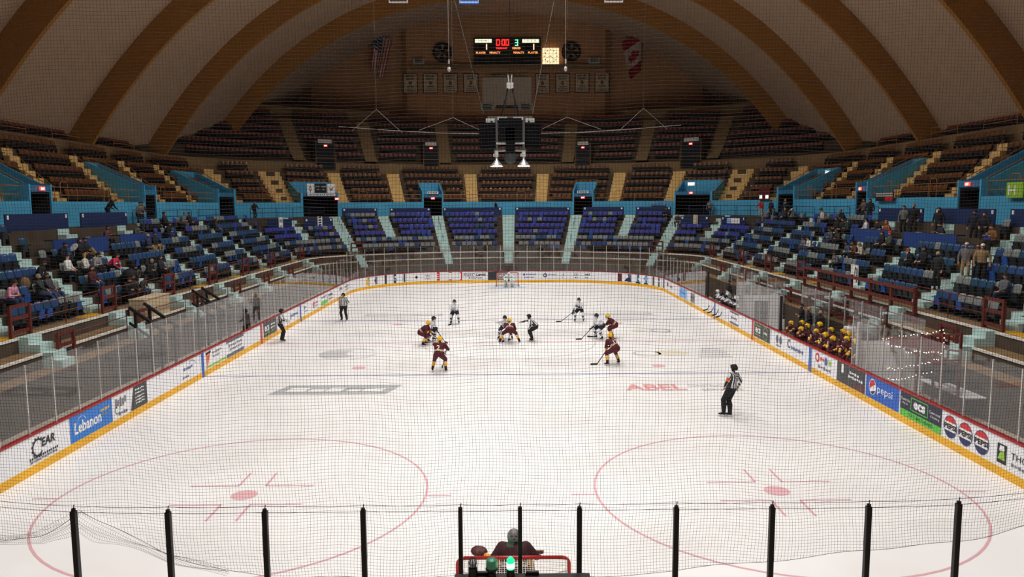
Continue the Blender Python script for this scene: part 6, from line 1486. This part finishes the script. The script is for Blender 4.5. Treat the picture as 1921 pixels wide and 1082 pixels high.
def head_wear(q, o):
    L = q['look']; H, HR = q['H'], q['HR']; st = L.get('hair', 'short'); hc = cmat(L.get('hc', BRN))
    if st in ('short', 'long', 'cap'):
        b = cap_shell(H, HR, .092, .112, .128, .42, -.45); 
        if st == 'long': b.ell(H+HR @ Vector((0, -.07, -.11)), (.085, .06, .15), 10, 7)
        child(b, 'hair', hc if st != 'cap' else cmat((60, 46, 36)), o, True)
    elif st == 'bald': child(cap_shell(H, HR, .084, .103, .1, -.05, -.3, up=-.02), 'hair', hc, o, True)
    if st == 'cap':
        b = cap_shell(H, HR, .1, .12, .136, .34, .2); child(b, 'cap', hc, o, True); b = MB(); b.ell(H+HR @ Vector((0, .15, .055)), (.07, .075, .012), 10, 5, R=HR); child(b, 'cap_brim', hc, o, True)
    if st == 'beanie':
        b = cap_shell(H, HR, .102, .122, .15, .3, -.1); child(b, 'beanie', hc, o, True)
    if st == 'helmet':
        b = cap_shell(H, HR, .113, .132, .138, .25, -.5, 20, 12); b.ell(H+HR @ Vector((0, .1, .08)), (.075, .04, .02), 10, 6, R=HR)
        for g in (1, -1): b.ell(H+HR @ Vector((g*.098, .01, -.03)), (.022, .05, .06), 8, 6, R=HR)
        child(b, 'helmet', hc, o, True)
        b = MB()
        for u in (-.05, 0, .05): b.ell(H+HR @ Vector((u, -.02, .134-abs(u)*.25)), (.008, .05, .006), 6, 4, R=HR)
        child(b, 'helmet_vent', cmat((40, 36, 24)), o, True)
        if L.get('cage', True):
            b = MB()
            for a in (-.075, -.045, -.015, .015, .045, .075): b.path([H+HR @ Vector((a, .125-abs(a)*.5, .06)), H+HR @ Vector((a*.95, .145-abs(a)*.5, -.02)), H+HR @ Vector((a*.7, .12-abs(a)*.4, -.11))], .0035, 4)
            for z in (.04, .0, -.04, -.085): b.path([H+HR @ Vector((x, .148-abs(x)*.55-.25*max(0, -z-.05), z)) for x in (-.1, -.06, 0, .06, .1)], .0035, 4)
            child(b, 'face_cage', steel, o)
        if L.get('pony'):
            b = MB(); b.ell(H+HR @ Vector((0, -.1, -.16)), (.035, .03, .11), 8, 6, R=HR); child(b, 'hair', cmat(L['pony']), o, True)
    if L.get('kind') in ('player', 'goalie', 'ref') and not L.get('noskate'):
        for A, fd, g in q['feet']:
            b = MB(); R = Matrix((fd.cross(Vector((0, 0, 1))), fd, Vector((0, 0, 1)))).transposed()
            for y in (-.02, .11): b.box(A+R @ Vector((0, y, -.1)), (.03, .05, .05), R)
            b.box(A+R @ Vector((0, .05, -.125)), (.016, .27, .025), R); k = child(b, 'skate', skate_w, o)
            b = MB(); b.box(A+R @ Vector((0, .05, -.145)), (.005, .29, .025), R); child(b, 'skate_blade', steel, k)
    if L.get('kind') == 'ref' and L.get('name_bar'):
        b = MB(); TR = Matrix((q['r'], q['f'], q['d'])).transposed(); b.box(q['P']+q['d']*.36-q['f']*.148, (.3, .02, .07), TR); child(b, 'name_bar', black, o)
        b = MB(); fnb = lambda x, y, off: q['P']+q['d']*(.34+y)+q['r']*x-q['f']*(.159+off)
        for i in range(6): b.add([fnb(-.12+.042*i+u, v, .001) for u, v in ((0, 0), (.03, 0), (.03, .04), (0, .04))], [(0, 1, 2, 3)])
        child(b, 'name_letters', a_white, o)
    if L.get('number'):
        TR = Matrix((q['r'], q['f'], q['d'])).transposed(); g = -1; b = MB(); P, d, r, f = q['P'], q['d'], q['r'], q['f']
        vs, fs = text_geom(L['number'], .3, bold=.03); b.add([P+d*(.13+y)+r*x-f*(.178+.012*abs(x)) for x, y in vs], fs); child(b, 'back_number', cmat(L.get('ncol', (232, 214, 190))), o)
# ---------------------------------------------------------------- hockey players, officials, goalkeepers
MAR, GOLD, CRM = (82, 18, 28), (238, 176, 44), (232, 214, 188)
def maroon(hair='helmet', **k):
    L = dict(kind='player', top=MAR, legs=MAR, pelvis=MAR, hair='helmet', hc=(240, 188, 36), gold=GOLD, cream=CRM, hand=(100, 30, 38), shoe=(22, 20, 22), sock=MAR,
             torso=[(.1, 'top'), (.16, 'cream'), (.22, 'top'), (.28, 'cream'), (9, 'top')], uparm=[(9, 'top')], forearm=[(.12, 'top'), (.22, 'cream'), (.72, 'gold'), (.85, 'top'), (9, 'hand')],
             thigh=[(.9, 'top'), (9, 'sock')], shin=[(.3, 'sock'), (.4, 'cream'), (.74, 'gold'), (.84, 'sock'), (9, 'shoe')]); L.update(k); return L
WT, NV_ = (232, 233, 238), (26, 28, 48)
def white_p(**k):
    L = dict(kind='player', top=WT, navy=NV_, legs=NV_, pelvis=NV_, hair='helmet', hc=(28, 26, 34), hand=(24, 26, 40), shoe=(22, 22, 26),
             torso=[(.1, 'navy'), (.16, 'top'), (.24, 'navy'), (9, 'top')], uparm=[(9, 'top')], forearm=[(.3, 'top'), (.5, 'navy'), (.62, 'top'), (.8, 'navy'), (9, 'hand')],
             thigh=[(.94, 'navy'), (9, 'top')], shin=[(.3, 'top'), (.5, 'navy'), (.58, 'top'), (.68, 'navy'), (.86, 'top'), (9, 'shoe')]); L.update(k); return L
def referee(band=None, **k):
    L = dict(kind='ref', top=BKT, legs=(17, 17, 20), pelvis=(17, 17, 20), hair='helmet', hc=(18, 18, 22), cage=False, torso=[(9, 'stripe')], uparm=[(9, 'stripe')], forearm=[(.95, 'stripe'), (9, 'hand')], orange=(244, 106, 24), shoe=(18, 18, 20), black=(14, 14, 16),
             thigh=[(9, 'legs')], shin=[(.95, 'legs'), (9, 'shoe')])
    if band: L['uparm%d' % band] = [(.42, 'stripe'), (.5, 'black'), (.9, 'orange'), (9, 'black')]
    L.update(k); return L
shaft_m = mat('stick_shaft', (30, 28, 30), .4); tape_m = mat('stick_tape', (18, 18, 20), .8); tape_w = mat('stick_tape_white', (226, 222, 216), .8)
def stick(loc, rz, butt, heel, bl, label, parent_scale=1.0, tape=None):
    R = Matrix.Rotation(rz, 3, 'Z'); L = Vector(loc); p0, p1 = L+R @ Vector(butt), L+R @ Vector(heel); bd = (R @ Vector(bl)).normalized()
    r = empty('hockey_stick', label, 'hockey stick', p1, 0, 'hockey sticks'); inv = Matrix.Translation(-p1)
    b = MB(); b.beam(p0, p1, .024, .032); o = b.build('stick_shaft', shaft_m, r); o.matrix_parent_inverse = inv
    b = MB(); b.beam(p1-bd*.02+Vector((0, 0, .02)), p1+bd*.3+Vector((0, 0, .02)), .02, .075); o = b.build('stick_blade', tape or tape_m, r); o.matrix_parent_inverse = inv
def W(loc, rz, p):
    R = Matrix.Rotation(rz, 3, 'Z'); v = R.transposed() @ (Vector(p)-Vector(loc)); return (v.x, v.y, v.z)
def skater(loc, rz, pose, look, label, group, st=None, slabel=None, vox=.021):
    """st = (butt, heel, blade direction) in the skater's own frame; the hands close on the shaft"""
    if st:
        b0, h0 = Vector(st[0]), Vector(st[1]); top = st[3] if len(st) > 3 else 'rh'; low = 'lh' if top == 'rh' else 'rh'
        pose = dict(pose); pose[top] = tuple(b0.lerp(h0, .04)+Vector((0, -.05, .02))); pose[low] = tuple(b0.lerp(h0, st[4] if len(st) > 4 else .36)+Vector((0, -.05, .02)))
    person(loc, rz, pose, look, label, group, vox)
    if st: stick(loc, rz, st[0], st[1], st[2], slabel)
GM, GW, GO = 'maroon team skaters', 'white team skaters', 'officials in stripes'
A_ = .15                                   # ankle height in skates
RDY = dict(hip=.72, hipy=-.2, lean=48, hpitch=-12, lf=(-.27, -.02, A_), rf=(.27, -.02, A_), lfa=14, rfa=-14)
skater((-4.35, -.8, 0), -PI/2-.1, dict(RDY, hip=.70, lean=52), maroon(number='9'), 'maroon skater bent over, shoulder to shoulder with a white one, left of the face-off', GM, ((.1, .3, .78), (-.1, 1.0, .03), (.75, .6, 0)), 'stick of the left maroon winger')
skater((-4.1, .3, 0), -PI/2-.45, dict(RDY, lean=45), white_p(), 'white skater beside the left maroon winger, bent towards the face-off', GW, ((.15, .3, .8), (.05, .9, .03), (.6, .8, 0)), 'stick of the left white winger')
skater((-3.02, -7.1, 0), -.12, dict(hip=.82, hipy=-.12, lean=30, hpitch=-5, lf=(-.3, .0, A_), rf=(.28, .0, A_), hyaw=-15, lfa=10, rfa=-10), maroon(number='2', pony=BLN), 'maroon skater with fair ponytail seen from behind, nearest on the left', GM, ((.25, .42, 1.0), (-.02, .75, .03), (-.3, 1, 0)), 'stick of the nearest left maroon skater', .019)
skater((-3.25, 6.3, 0), PI+.02, dict(hip=.80, hipy=-.14, lean=34, hpitch=-8, lf=(-.24, 0, A_), rf=(.24, 0, A_), lfa=12, rfa=-12), white_p(), 'white skater crouching alone, facing the camera, left of centre', GW, ((.05, .36, .82), (.2, .5, .03), (.5, .8, 0)), 'stick of the lone left white skater')
skater((.06, -.35, 0), .03, dict(hip=.74, hipy=-.16, lean=58, hpitch=-15, lf=(-.5, .02, A_), rf=(.5, .02, A_), lfa=25, rfa=-25), maroon(number='7'), 'maroon skater taking the face-off, legs spread, seen from behind', GM, ((.1, .35, .62), (-.05, .72, .03), (.4, .9, 0)), 'stick of the maroon face-off skater', .019)
skater((-.16, .85, 0), PI-.1, dict(hip=.74, hipy=-.16, lean=52, hpitch=-10, lf=(-.35, .02, A_), rf=(.35, .02, A_), lfa=20, rfa=-20), white_p(), 'white skater taking the face-off, half hidden by the maroon one', GW, ((.3, .15, .95), (.0, .72, .03), (.3, .9, 0)), 'stick of the white face-off skater')
person((1.28, .2, 0), PI/2-.05, dict(hip=.82, hipy=-.18, lean=48, hpitch=-22, lf=(-.16, .02, A_), rf=(.16, .02, A_), rh=(.1, .95, .92), lh=(-.2, .2, .7)), referee(), 'linesman leaning in with an outstretched arm at the face-off', GO, .019)
skater((4.4, 6.85, 0), PI-.3, dict(hip=.80, hipy=-.14, lean=34, hpitch=-5, lf=(-.26, 0, A_), rf=(.26, 0, A_), hyaw=15, lfa=12, rfa=-12), white_p(), 'white skater facing the camera alone, right of centre', GW, ((-.05, .25, .95), (1.05, .55, .03), (.9, .35, 0), 'lh', .34), 'stick of the lone right white skater')
skater((4.85, .65, 0), PI/2+.5, dict(RDY, hip=.76, lean=44), white_p(), 'white skater bent forward beside the right maroon winger', GW, ((.05, .2, .85), (.35, .9, .03), (.3, .9, 0)), 'stick of the right white winger')
skater((5.6, .95, 0), PI/2-.15, dict(RDY, hip=.74, lean=54), maroon(number='4'), 'maroon skater bent low against the right white winger, partly hidden', GM, ((.1, .3, .75), (.1, 1.05, .03), (.2, .9, 0)), 'stick of the right maroon winger')
skater((4.7, -5.9, 0), .55, dict(hip=.80, hipy=-.16, lean=48, hpitch=-8, lf=(-.33, 0, A_), rf=(.32, .0, A_), lfa=15, rfa=-12), maroon(number='17'), 'maroon skater stooping, seen from behind, nearest on the right', GM, ((.0, .3, .82), (-.62, .4, .03), (-.9, .35, 0), 'rh', .3), 'stick of the nearest right maroon skater', .019)
person((7.45, -14.3, 0), .75, dict(hip=.985, hipx=.14, lean=-2, side=9, hpitch=0, hyaw=12, lf=(-.16, .1, A_), rf=(-.02, -.06, A_), lfa=25, rfa=20, lh=(.0, .2, .95), rh=(.52, -.02, .92)), referee(-1, name_bar=True), 'referee with an orange armband gliding alone near the right boards', GO, .016)
person((-12.1, .5, 0), -PI/2+.25, dict(hip=.99, hipy=-.02, lean=8, lf=(-.12, .0, A_), rf=(.12, .08, A_), lh=(-.05, .36, 1.12), rh=(.08, .38, 1.1)), referee(), 'linesman standing at the left boards, hands in front', GO, .018)
person((-10.25, 7.65, 0), PI-.2, dict(hip=.99, hipx=.02, lean=3, lf=(-.17, 0, A_), rf=(.16, .02, A_), lh=(-.26, .28, 1.1), rh=(.3, .05, .82)), referee(1), 'referee with a red-orange armband facing the camera by the left boards', GO, .018)
# goalkeepers with pads, blocker and catching glove
def goalie(loc, rz, look, pose, label, pad_m, glove_m, mask_m, slab):
    person(loc, rz, pose, look, label, 'goalkeepers', .02); q = PENDING[-1]; q['pads'] = (pad_m, glove_m, mask_m)
    stick(loc, rz, (.35, .3, .85), (.12, .5, .03), (-.9, .4, 0), slab, tape=tape_w)
gl_p = dict(hip=.68, hipy=-.18, lean=38, hpitch=-8, lf=(-.3, .02, A_), rf=(.3, .02, A_), rh=(.36, .28, .72), lh=(-.45, .28, .72), lfa=12, rfa=-12)
goalie((.12, 26.75, 0), PI, white_p(kind='goalie', hair='none', head=(220, 220, 224)), gl_p, 'white goalkeeper crouching in front of the far goal', mat('pad_white', (226, 226, 222), .6), mat('glove_white', (206, 208, 214), .6), mat('mask_white', (232, 232, 234), .4), 'stick of the far goalkeeper')
goalie((.02, -26.3, 0), 0, maroon(kind='goalie', hair='none', head=(60, 58, 58), top=(58, 14, 24)), dict(gl_p, hip=.66, lean=30, lh=(-.56, .1, .88), rh=(.44, .3, .74), hpitch=4), 'maroon goalkeeper crouching in front of the near goal, back to the camera', mat('pad_gold', (222, 162, 44), .6), mat('glove_maroon', (80, 30, 32), .6), mat('mask_grey', (120, 118, 116), .4), 'stick of the near goalkeeper')
def goalie_gear(q, o):
    pad_m, glove_m, mask_m = q['pads']; H, HR = q['H'], q['HR']
    b = cap_shell(H, HR, .125, .145, .152, -.75, -.45, 18, 11); child(b, 'goalie_mask', mask_m, o, True)
    b = MB()
    for a in (-.06, -.02, .02, .06): b.tube(H+HR @ Vector((a, .15, .05)), H+HR @ Vector((a, .15, -.08)), .004, n=4)
    for z in (.03, -.02, -.07): b.tube(H+HR @ Vector((-.08, .15, z)), H+HR @ Vector((.08, .15, z)), .004, n=4)
    child(b, 'mask_cage', steel, o)
    b = MB()                                     # painted plate on the back of the mask
    for u, z, w in ((-.04, .03, .02), (.04, .03, .02), (0, -.03, .035)): b.ell(H+HR @ Vector((u, -.143, z)), (w, .008, .012), 8, 5, R=HR)
    child(b, 'back_plate_art', a_ink, o)
    for (a, b_, ra, rb, zs, ax) in [z for z in q['Z'] if z[4] == q['look']['shin']]:
        c = MB(); fd = (q['f']*1.0); fd.z = 0; fd = fd.normalized(); ax_ = (Vector(b_)-Vector(a)).normalized(); R = frame(ax_, fd)
        top = Vector(a)-ax_*.28; bot = Vector(b_)+ax_*.1; mid = (top+bot)/2+fd*.1
        c.box(mid, (.27, .1, (bot-top).length), R)
        for g in (1, -1): c.box(mid+R @ Vector((g*.13, -.05, 0)), (.03, .13, (bot-top).length*.96), R)
        for k_ in (-.3, 0, .3): c.box(mid+R @ Vector((0, .053, k_*(bot-top).length)), (.25, .012, .04), R)
        child(c, 'leg_pad', pad_m, o)
    for i, (Wp, ad, pw, pn, gs, g) in enumerate(q['ends']):
        c = MB(); HF = Matrix((pw, pn, ad)).transposed()
        if g > 0: c.box(Wp+ad*.08+pn*-.06, (.2, .05, .36), HF); child(c, 'blocker', glove_m, o)
        else: c.ell(Wp+ad*.12, (.15, .07, .17), 12, 8, R=HF); c.ell(Wp+ad*.03, (.1, .08, .08), 10, 6, R=HF); child(c, 'catching_glove', glove_m, o, True)
    q['look']['hair'] = 'none'
_hw = head_wear
def head_wear(q, o):
    if 'pads' in q: goalie_gear(q, o)
    _hw(q, o)
# ---------------------------------------------------------------- the two benches
BM = [(13.45, -3.6, 1.62), (13.95, -3.35, 1.5), (13.95, -4.25, 1.5), (13.45, -4.95, 1.58), (13.45, -6.4, 1.66), (14.0, -5.5, 1.78), (13.45, -7.4, 1.68), (13.9, -6.75, 1.72), (14.05, -7.6, 1.78), (13.45, -8.3, 1.74), (13.95, -8.3, 1.8), (13.5, -9.3, 1.84), (13.95, -9.15, 1.84), (13.55, -9.95, 1.86)]
RB = random.Random(9)
for i, (x, y, hz) in enumerate(BM):
    front = x < 13.7; hip = hz-.66 if front else hz-.7
    ps = dict(hip=max(.72, hip), hipy=-.22 if front else -.05, lean=RB.choice((38, 44, 48)) if front else RB.choice((12, 20, 26)), hyaw=RB.choice((-25, 0, 20)), hpitch=-4, lf=(-.16, -.05, A_), rf=(.16, -.05, A_), lh=(-.2, .3, 1.12) if front else (-.18, .25, .95), rh=(.2, .32, 1.12) if front else (.18, .25, .95), elbow_up=front)
    person((x+.28, y, 0), PI/2+RB.uniform(-.2, .2), ps, maroon(number=None, pony=RB.choice((None, BLN, BRN)), uparm=[(.55, 'top'), (.68, 'cream'), (9, 'top')], forearm=[(.12, 'top'), (.2, 'cream'), (.8, 'gold'), (.88, 'cream'), (9, 'hand')]), 'maroon player on the nearer bench, %s from the far end, %s' % (ordn(i+1), 'leaning on the boards' if front else 'standing behind the front line'), 'maroon players on the bench', .026)
BW = [(13.5, 9.3, 1.68), (13.95, 8.9, 1.75), (13.5, 8.4, 1.6), (13.5, 7.5, 1.56), (13.95, 7.0, 1.7), (13.5, 5.85, 1.52), (13.5, 5.0, 1.55)]
for i, (x, y, hz) in enumerate(BW):
    front = x < 13.7
    ps = dict(hip=max(.72, hz-.68), hipy=-.22 if front else -.05, lean=42 if front else 18, hyaw=RB.choice((-20, 0, 15)), lf=(-.16, -.05, A_), rf=(.16, -.05, A_), lh=(-.2, .3, 1.12) if front else (-.18, .25, .95), rh=(.2, .32, 1.12) if front else (.18, .25, .95), elbow_up=front)
    person((x+.28, y, 0), PI/2+RB.uniform(-.2, .2), ps, white_p(hc=(232, 232, 236) if i == 0 else (28, 26, 34)), 'white player on the farther bench, %s from the far end, %s' % (ordn(i+1), 'leaning on the boards' if front else 'standing behind the front line'), 'white players on the bench', .026)
for i, (y, lab) in enumerate(((9.0, 'first'), (8.0, 'second'), (6.9, 'third'), (6.1, 'fourth'))):
    stick((13.0, y, 0), PI/2, (0, -.25, 1.25), (-.25, .2, .42), (-.3, .9, -.2), 'stick hanging over the farther bench boards, %s from the far end' % lab)
STD = dict(hip=.97, lean=4, lf=(-.1, 0, .09), rf=(.1, .02, .09))
def fan(top, pants, hair, hc, **k):
    L = dict(kind='fan', top=top, legs=pants, pelvis=pants, hair=hair, hc=hc, skin=SK, shoe=(30, 28, 30)); L.update(k); return L
for x, y, rz, lk, ps, lab in ((15.3, -.45, PI/2, fan(BKT, BKP, 'short', BLK), dict(STD, lh=(.1, .2, 1.15), rh=(-.1, .22, 1.12)), 'coach in black with folded arms behind the nearer bench'),
        (15.2, -1.75, PI/2-.3, fan(BKT, BKP, 'long', BLN), dict(STD, lh=(-.2, .25, 1.0), lean=8), 'fair-haired coach in black behind the nearer bench'),
        (15.25, -2.95, PI/2+.2, fan(BKT, BKP, 'bald', GRH), dict(STD, rh=(.1, .3, 1.05)), 'bald coach in black behind the nearer bench'),
        (15.3, -6.0, PI/2+.9, fan((226, 226, 228), BKP, 'short', (120, 60, 36)), dict(STD, lean=10), 'person in a white shirt at the near end of the nearer bench'),
        (15.1, 11.7, PI/2, fan(BKT, BKP, 'short', BLK), STD, 'coach in black behind the farther bench')):
    person((x, y, .26), rz, ps, lk, lab, None, .026)
for x, y, lk, lab in ((16.5, -4.2, fan((110, 108, 70), KH, 'cap', (110, 50, 48)), 'person in olive behind the bench glass, leftmost of three'), (16.6, -5.3, fan((120, 60, 54), BKP, 'short', (96, 48, 30)), 'person in dull red behind the bench glass, middle of three'), (16.6, -6.4, fan((92, 70, 58), BKP, 'short', (110, 50, 40)), 'person in brown behind the bench glass, rightmost of three'), (16.5, -2.4, fan((150, 40, 40), BKP, 'short', BRN), 'person in red behind the bench glass and the bald coach')):
    person((x, y, .15), PI/2, STD, lk, lab, None, .026)
for x, y, lk, lab in ((-14.2, 1.85, fan((96, 92, 92), (110, 60, 56), 'short', BRN), 'person in grey behind the left glass beside the padded post'), (-14.3, 3.1, fan((70, 66, 70), (74, 44, 44), 'short', BLK), 'person in dark clothes behind the left glass, farther from the padded post')):
    person((x, y, .42), -PI/2, STD, lk, lab, None, .026)
# ---------------------------------------------------------------- spectators
def seat_pose(kind, rg):
    j = rg.uniform(-.04, .04)
    base = dict(hip=.56, hipy=.2, lf=(-.13+j, .58, .09), rf=(.13+j, .6, .09), lh=(-.13, .5, .64), rh=(.13, .52, .64), hyaw=rg.uniform(-30, 30), lean=4)
    if kind == 'lean': base.update(lean=28, lh=(-.08, .58, .68), rh=(.08, .58, .68), hpitch=8)
    if kind == 'back': base.update(lean=-8, lf=(-.15, .84, .12), rf=(.12, .88, .12), lh=(-.2, .35, .66))
    if kind == 'cross': base.update(lean=-4, lf=(-.1, .62, .09), rf=(.02, .72, .45), rfa=20)
    if kind == 'bend': base.update(lean=52, lh=(-.12, .72, .42), rh=(.12, .72, .42), hpitch=-10)
    if kind == 'desk': base.update(lean=22, lh=(-.2, .62, .8), rh=(.18, .62, .8))
    return base
RS = random.Random(21)
for k, t, (top, pants, hair, hc), pk, lab in SIT:
    ps = seat_pose(pk, RS); turn = RS.uniform(-.15, .15)
    if k == 5 and pk == 'cross': ps['lean'] = -14
    person(bp(t, .85*k, LZ[k]), bang(t)+turn, ps, fan(top, pants, hair, hc, skin=RS.choice((SK, SK, SK2))), lab, None, .027, RS.uniform(.95, 1.03))
def stander(t, d, z, look, lab, turn=0, **pose):
    person(bp(t, d, z), bang(t)+turn, dict(STD, **pose), look, lab, None, .027, RS.uniform(.97, 1.03))
CR = 6.08
stander(-43.1, 5.3, CR, fan(BKT, BKP, 'short', BLN), 'person in black leaning over the second navy panel on the left', .9, lean=35, lh=(-.2, .5, .95), rh=(.2, .5, .95))
stander(-38.7, 5.6, CR-.3, fan((118, 110, 102), BKP, 'short', BRN), 'person in grey standing by the second left stairwell, elbows on the rail', -.4, lean=22, lh=(-.1, .4, 1.0), rh=(.2, .4, 1.0))
stander(-37.7, 5.9, CR-.3, fan((66, 30, 32), BKP, 'short', BLK), 'person in dark maroon standing in front of the second left stairwell', -.5, lean=18, lh=(-.1, .38, 1.0), rh=(.2, .4, 1.0))
stander(-21.0, 5.0, CR-.25, fan(BKT, BKP, 'short', BLK), 'person in black standing above the outer left navy platform', -.2, lh=(-.35, .3, .95))
stander(-.9, 5.1, CR-.2, fan(BKT, BKP, 'short', BRN), 'person in black at the top of the middle far end stairs', -1.2, lean=14)
stander(17.3, 5.9, CR-.25, fan((126, 126, 124), BKP, 'short', BRN), 'person in a grey hooded top at the wide right stairwell', .3)
stander(21.0, 5.3, CR-.35, fan((196, 34, 40), (206, 200, 190), 'short', BLK), 'person in a red shirt and pale trousers standing at the rail', .2, rh=(.5, .25, .95))
stander(21.7, 5.5, CR-.3, fan((30, 34, 44), BKP, 'short', BLK), 'person in dark blue standing beside the red shirt', .2)
stander(22.8, 5.8, CR-.3, fan((112, 110, 108), BKP, 'short', GRH), 'person in grey standing in the narrow right stairwell', .1)
stander(23.9, 5.4, CR-.3, fan(BKT, BKP, 'short', BLK), 'person in black bending towards the lounging group', .9, lean=38)
stander(36.5, 6.0, CR-.35, fan((112, 92, 74), BKP, 'long', BRN), 'long-haired person in brown standing in the second right stairwell', .2, lh=(-.25, .3, 1.0), rh=(.2, .3, 1.05))
stander(38.2, 5.6, CR-.35, fan(BKT, BKP, 'long', BLK), 'large person in black standing right of the second right stairwell', .6)
stander(45.5, 4.05, 5.3, fan((106, 108, 100), BKP, 'short', BRN), 'person in grey-green standing behind the farther right press table', .5)
stander(46.6, 4.05, 5.35, fan(BKT, BKP, 'short', (150, 120, 84)), 'person in a dark suit standing behind the farther right press table', .6, lean=12)
stander(49.0, 4.05, 5.2, fan(BKT, BKP, 'long', BLK), 'long-haired person in black standing behind the nearer right press table', .5)
stander(52.1, 4.0, 5.1, fan((26, 30, 46), BKP, 'cap', (28, 26, 30)), 'person in a dark cap standing at the near right press table, left of two', .7)
stander(53.0, 3.9, 5.0, fan((30, 30, 34), BKP, 'short', BRN), 'person in a dark suit and white shirt at the near right press table', .8, lh=(-.15, .35, 1.05), rh=(.15, .35, 1.05))
stander(55.35, .5, 3.35, fan((30, 32, 34), BKP, 'bald', GRH), 'bald person in a dark jacket standing on the stairs of the right stand', .3)
stander(55.95, 1.35, LZ[2], fan((118, 112, 112), KH, 'cap', WHT), 'person in a plaid shirt and white cap standing in the right stand', .9)
stander(56.5, 1.5, LZ[2], fan((96, 84, 70), BKP, 'short', BRN), 'person half hidden behind the plaid shirt in the right stand', .9)
stander(57.05, 1.35, LZ[2], fan((150, 124, 88), BKP, 'cap', WHT), 'person in a tan coat and white cap standing in the right stand', 1.0)
finish_people()
# seats under the sitters: backrest with the pan folded down
for k, t, look, pk, lab in SIT:
    if pk == 'desk' or k >= 4 and 41.5 < abs(t) < 54.0 or near(t, LAIS, .6): continue
    c = RS.choice(('grey', 'blue', 'teal')); bme, pme, fme = seat_meshes((c, 'open'), BMAT[c], pan_dark, False)
    o = bpy.data.objects.new('plastic_seat', bme); COL.objects.link(o); o.location = bp(t, .85*k, LZ[k]); o.rotation_euler = (0, 0, bang(t))
    for nm, me in (('seat_pan', pme), ('seat_frame', fme)):
        ch = bpy.data.objects.new(nm, me); COL.objects.link(ch); ch.parent = o
    w = ('%s seat under the %s' % (CNAME[c], lab)).split(); tag(o, ' '.join(w[:16]).rstrip(','), 'plastic seat', 'plastic seats of the lower stand')
# things the spectators hold or have beside them
R = Matrix.Rotation(bang(-53.3), 3, 'Z'); p = bp(-52.65, 2.0, LZ[3]+.98)
b = MB(); q_ = frame(Vector((-.3, -.75, .45)), Vector((1, 0, .2))); b.ell(p, (.21, .24, .012), 20, 5, R=q_); o_ = tag(b.build('hand_fan', a_white), 'round white fan held up in the left stand', 'fan')
b = MB(); b.beam(p+Vector((0, 0, -.2)), p+Vector((-.05, .1, -.42)), .02, .02); child(b, 'fan_handle', a_white, o_)
r = empty('pram', 'black pram with a round wheel standing in the left stand', 'pram', bp(-50.9, .45, LZ[1])); inv = Matrix.Translation(-bp(-50.9, .45, LZ[1])); c0 = bp(-50.9, .35, LZ[1]+.62)
b = MB(); b.ell(c0, (.34, .42, .36), 14, 9); b.box(c0+Vector((0, 0, -.12)), (.55, .7, .34)); o = b.build('pram_hood', cmat(BKT), r, True); o.matrix_parent_inverse = inv
b = MB(); b.path([c0+Vector((.36, .2+.17*math.cos(2*PI*i/16), .1+.17*math.sin(2*PI*i/16))) for i in range(17)], .03, 6); o = b.build('pram_wheel', grey_m, r); o.matrix_parent_inverse = inv
b = MB()
for x in (-.25, .25): b.beam(c0+Vector((x, -.3, -.2)), c0+Vector((x, -.3, -.62)), .04, .04); b.beam(c0+Vector((x, .3, -.2)), c0+Vector((x, .3, -.62)), .04, .04)
o = b.build('pram_frame', black, r); o.matrix_parent_inverse = inv
b = MB(); b.ell(bp(-57.2, 1.55, LZ[2]+.3), (.2, .26, .3), 12, 8); tag(b.build('hand_bag', cmat((124, 96, 62))), 'tan bag on the seat beside the long-haired person in the left stand', 'bag')
bpy.data.scenes.remove(TMP)
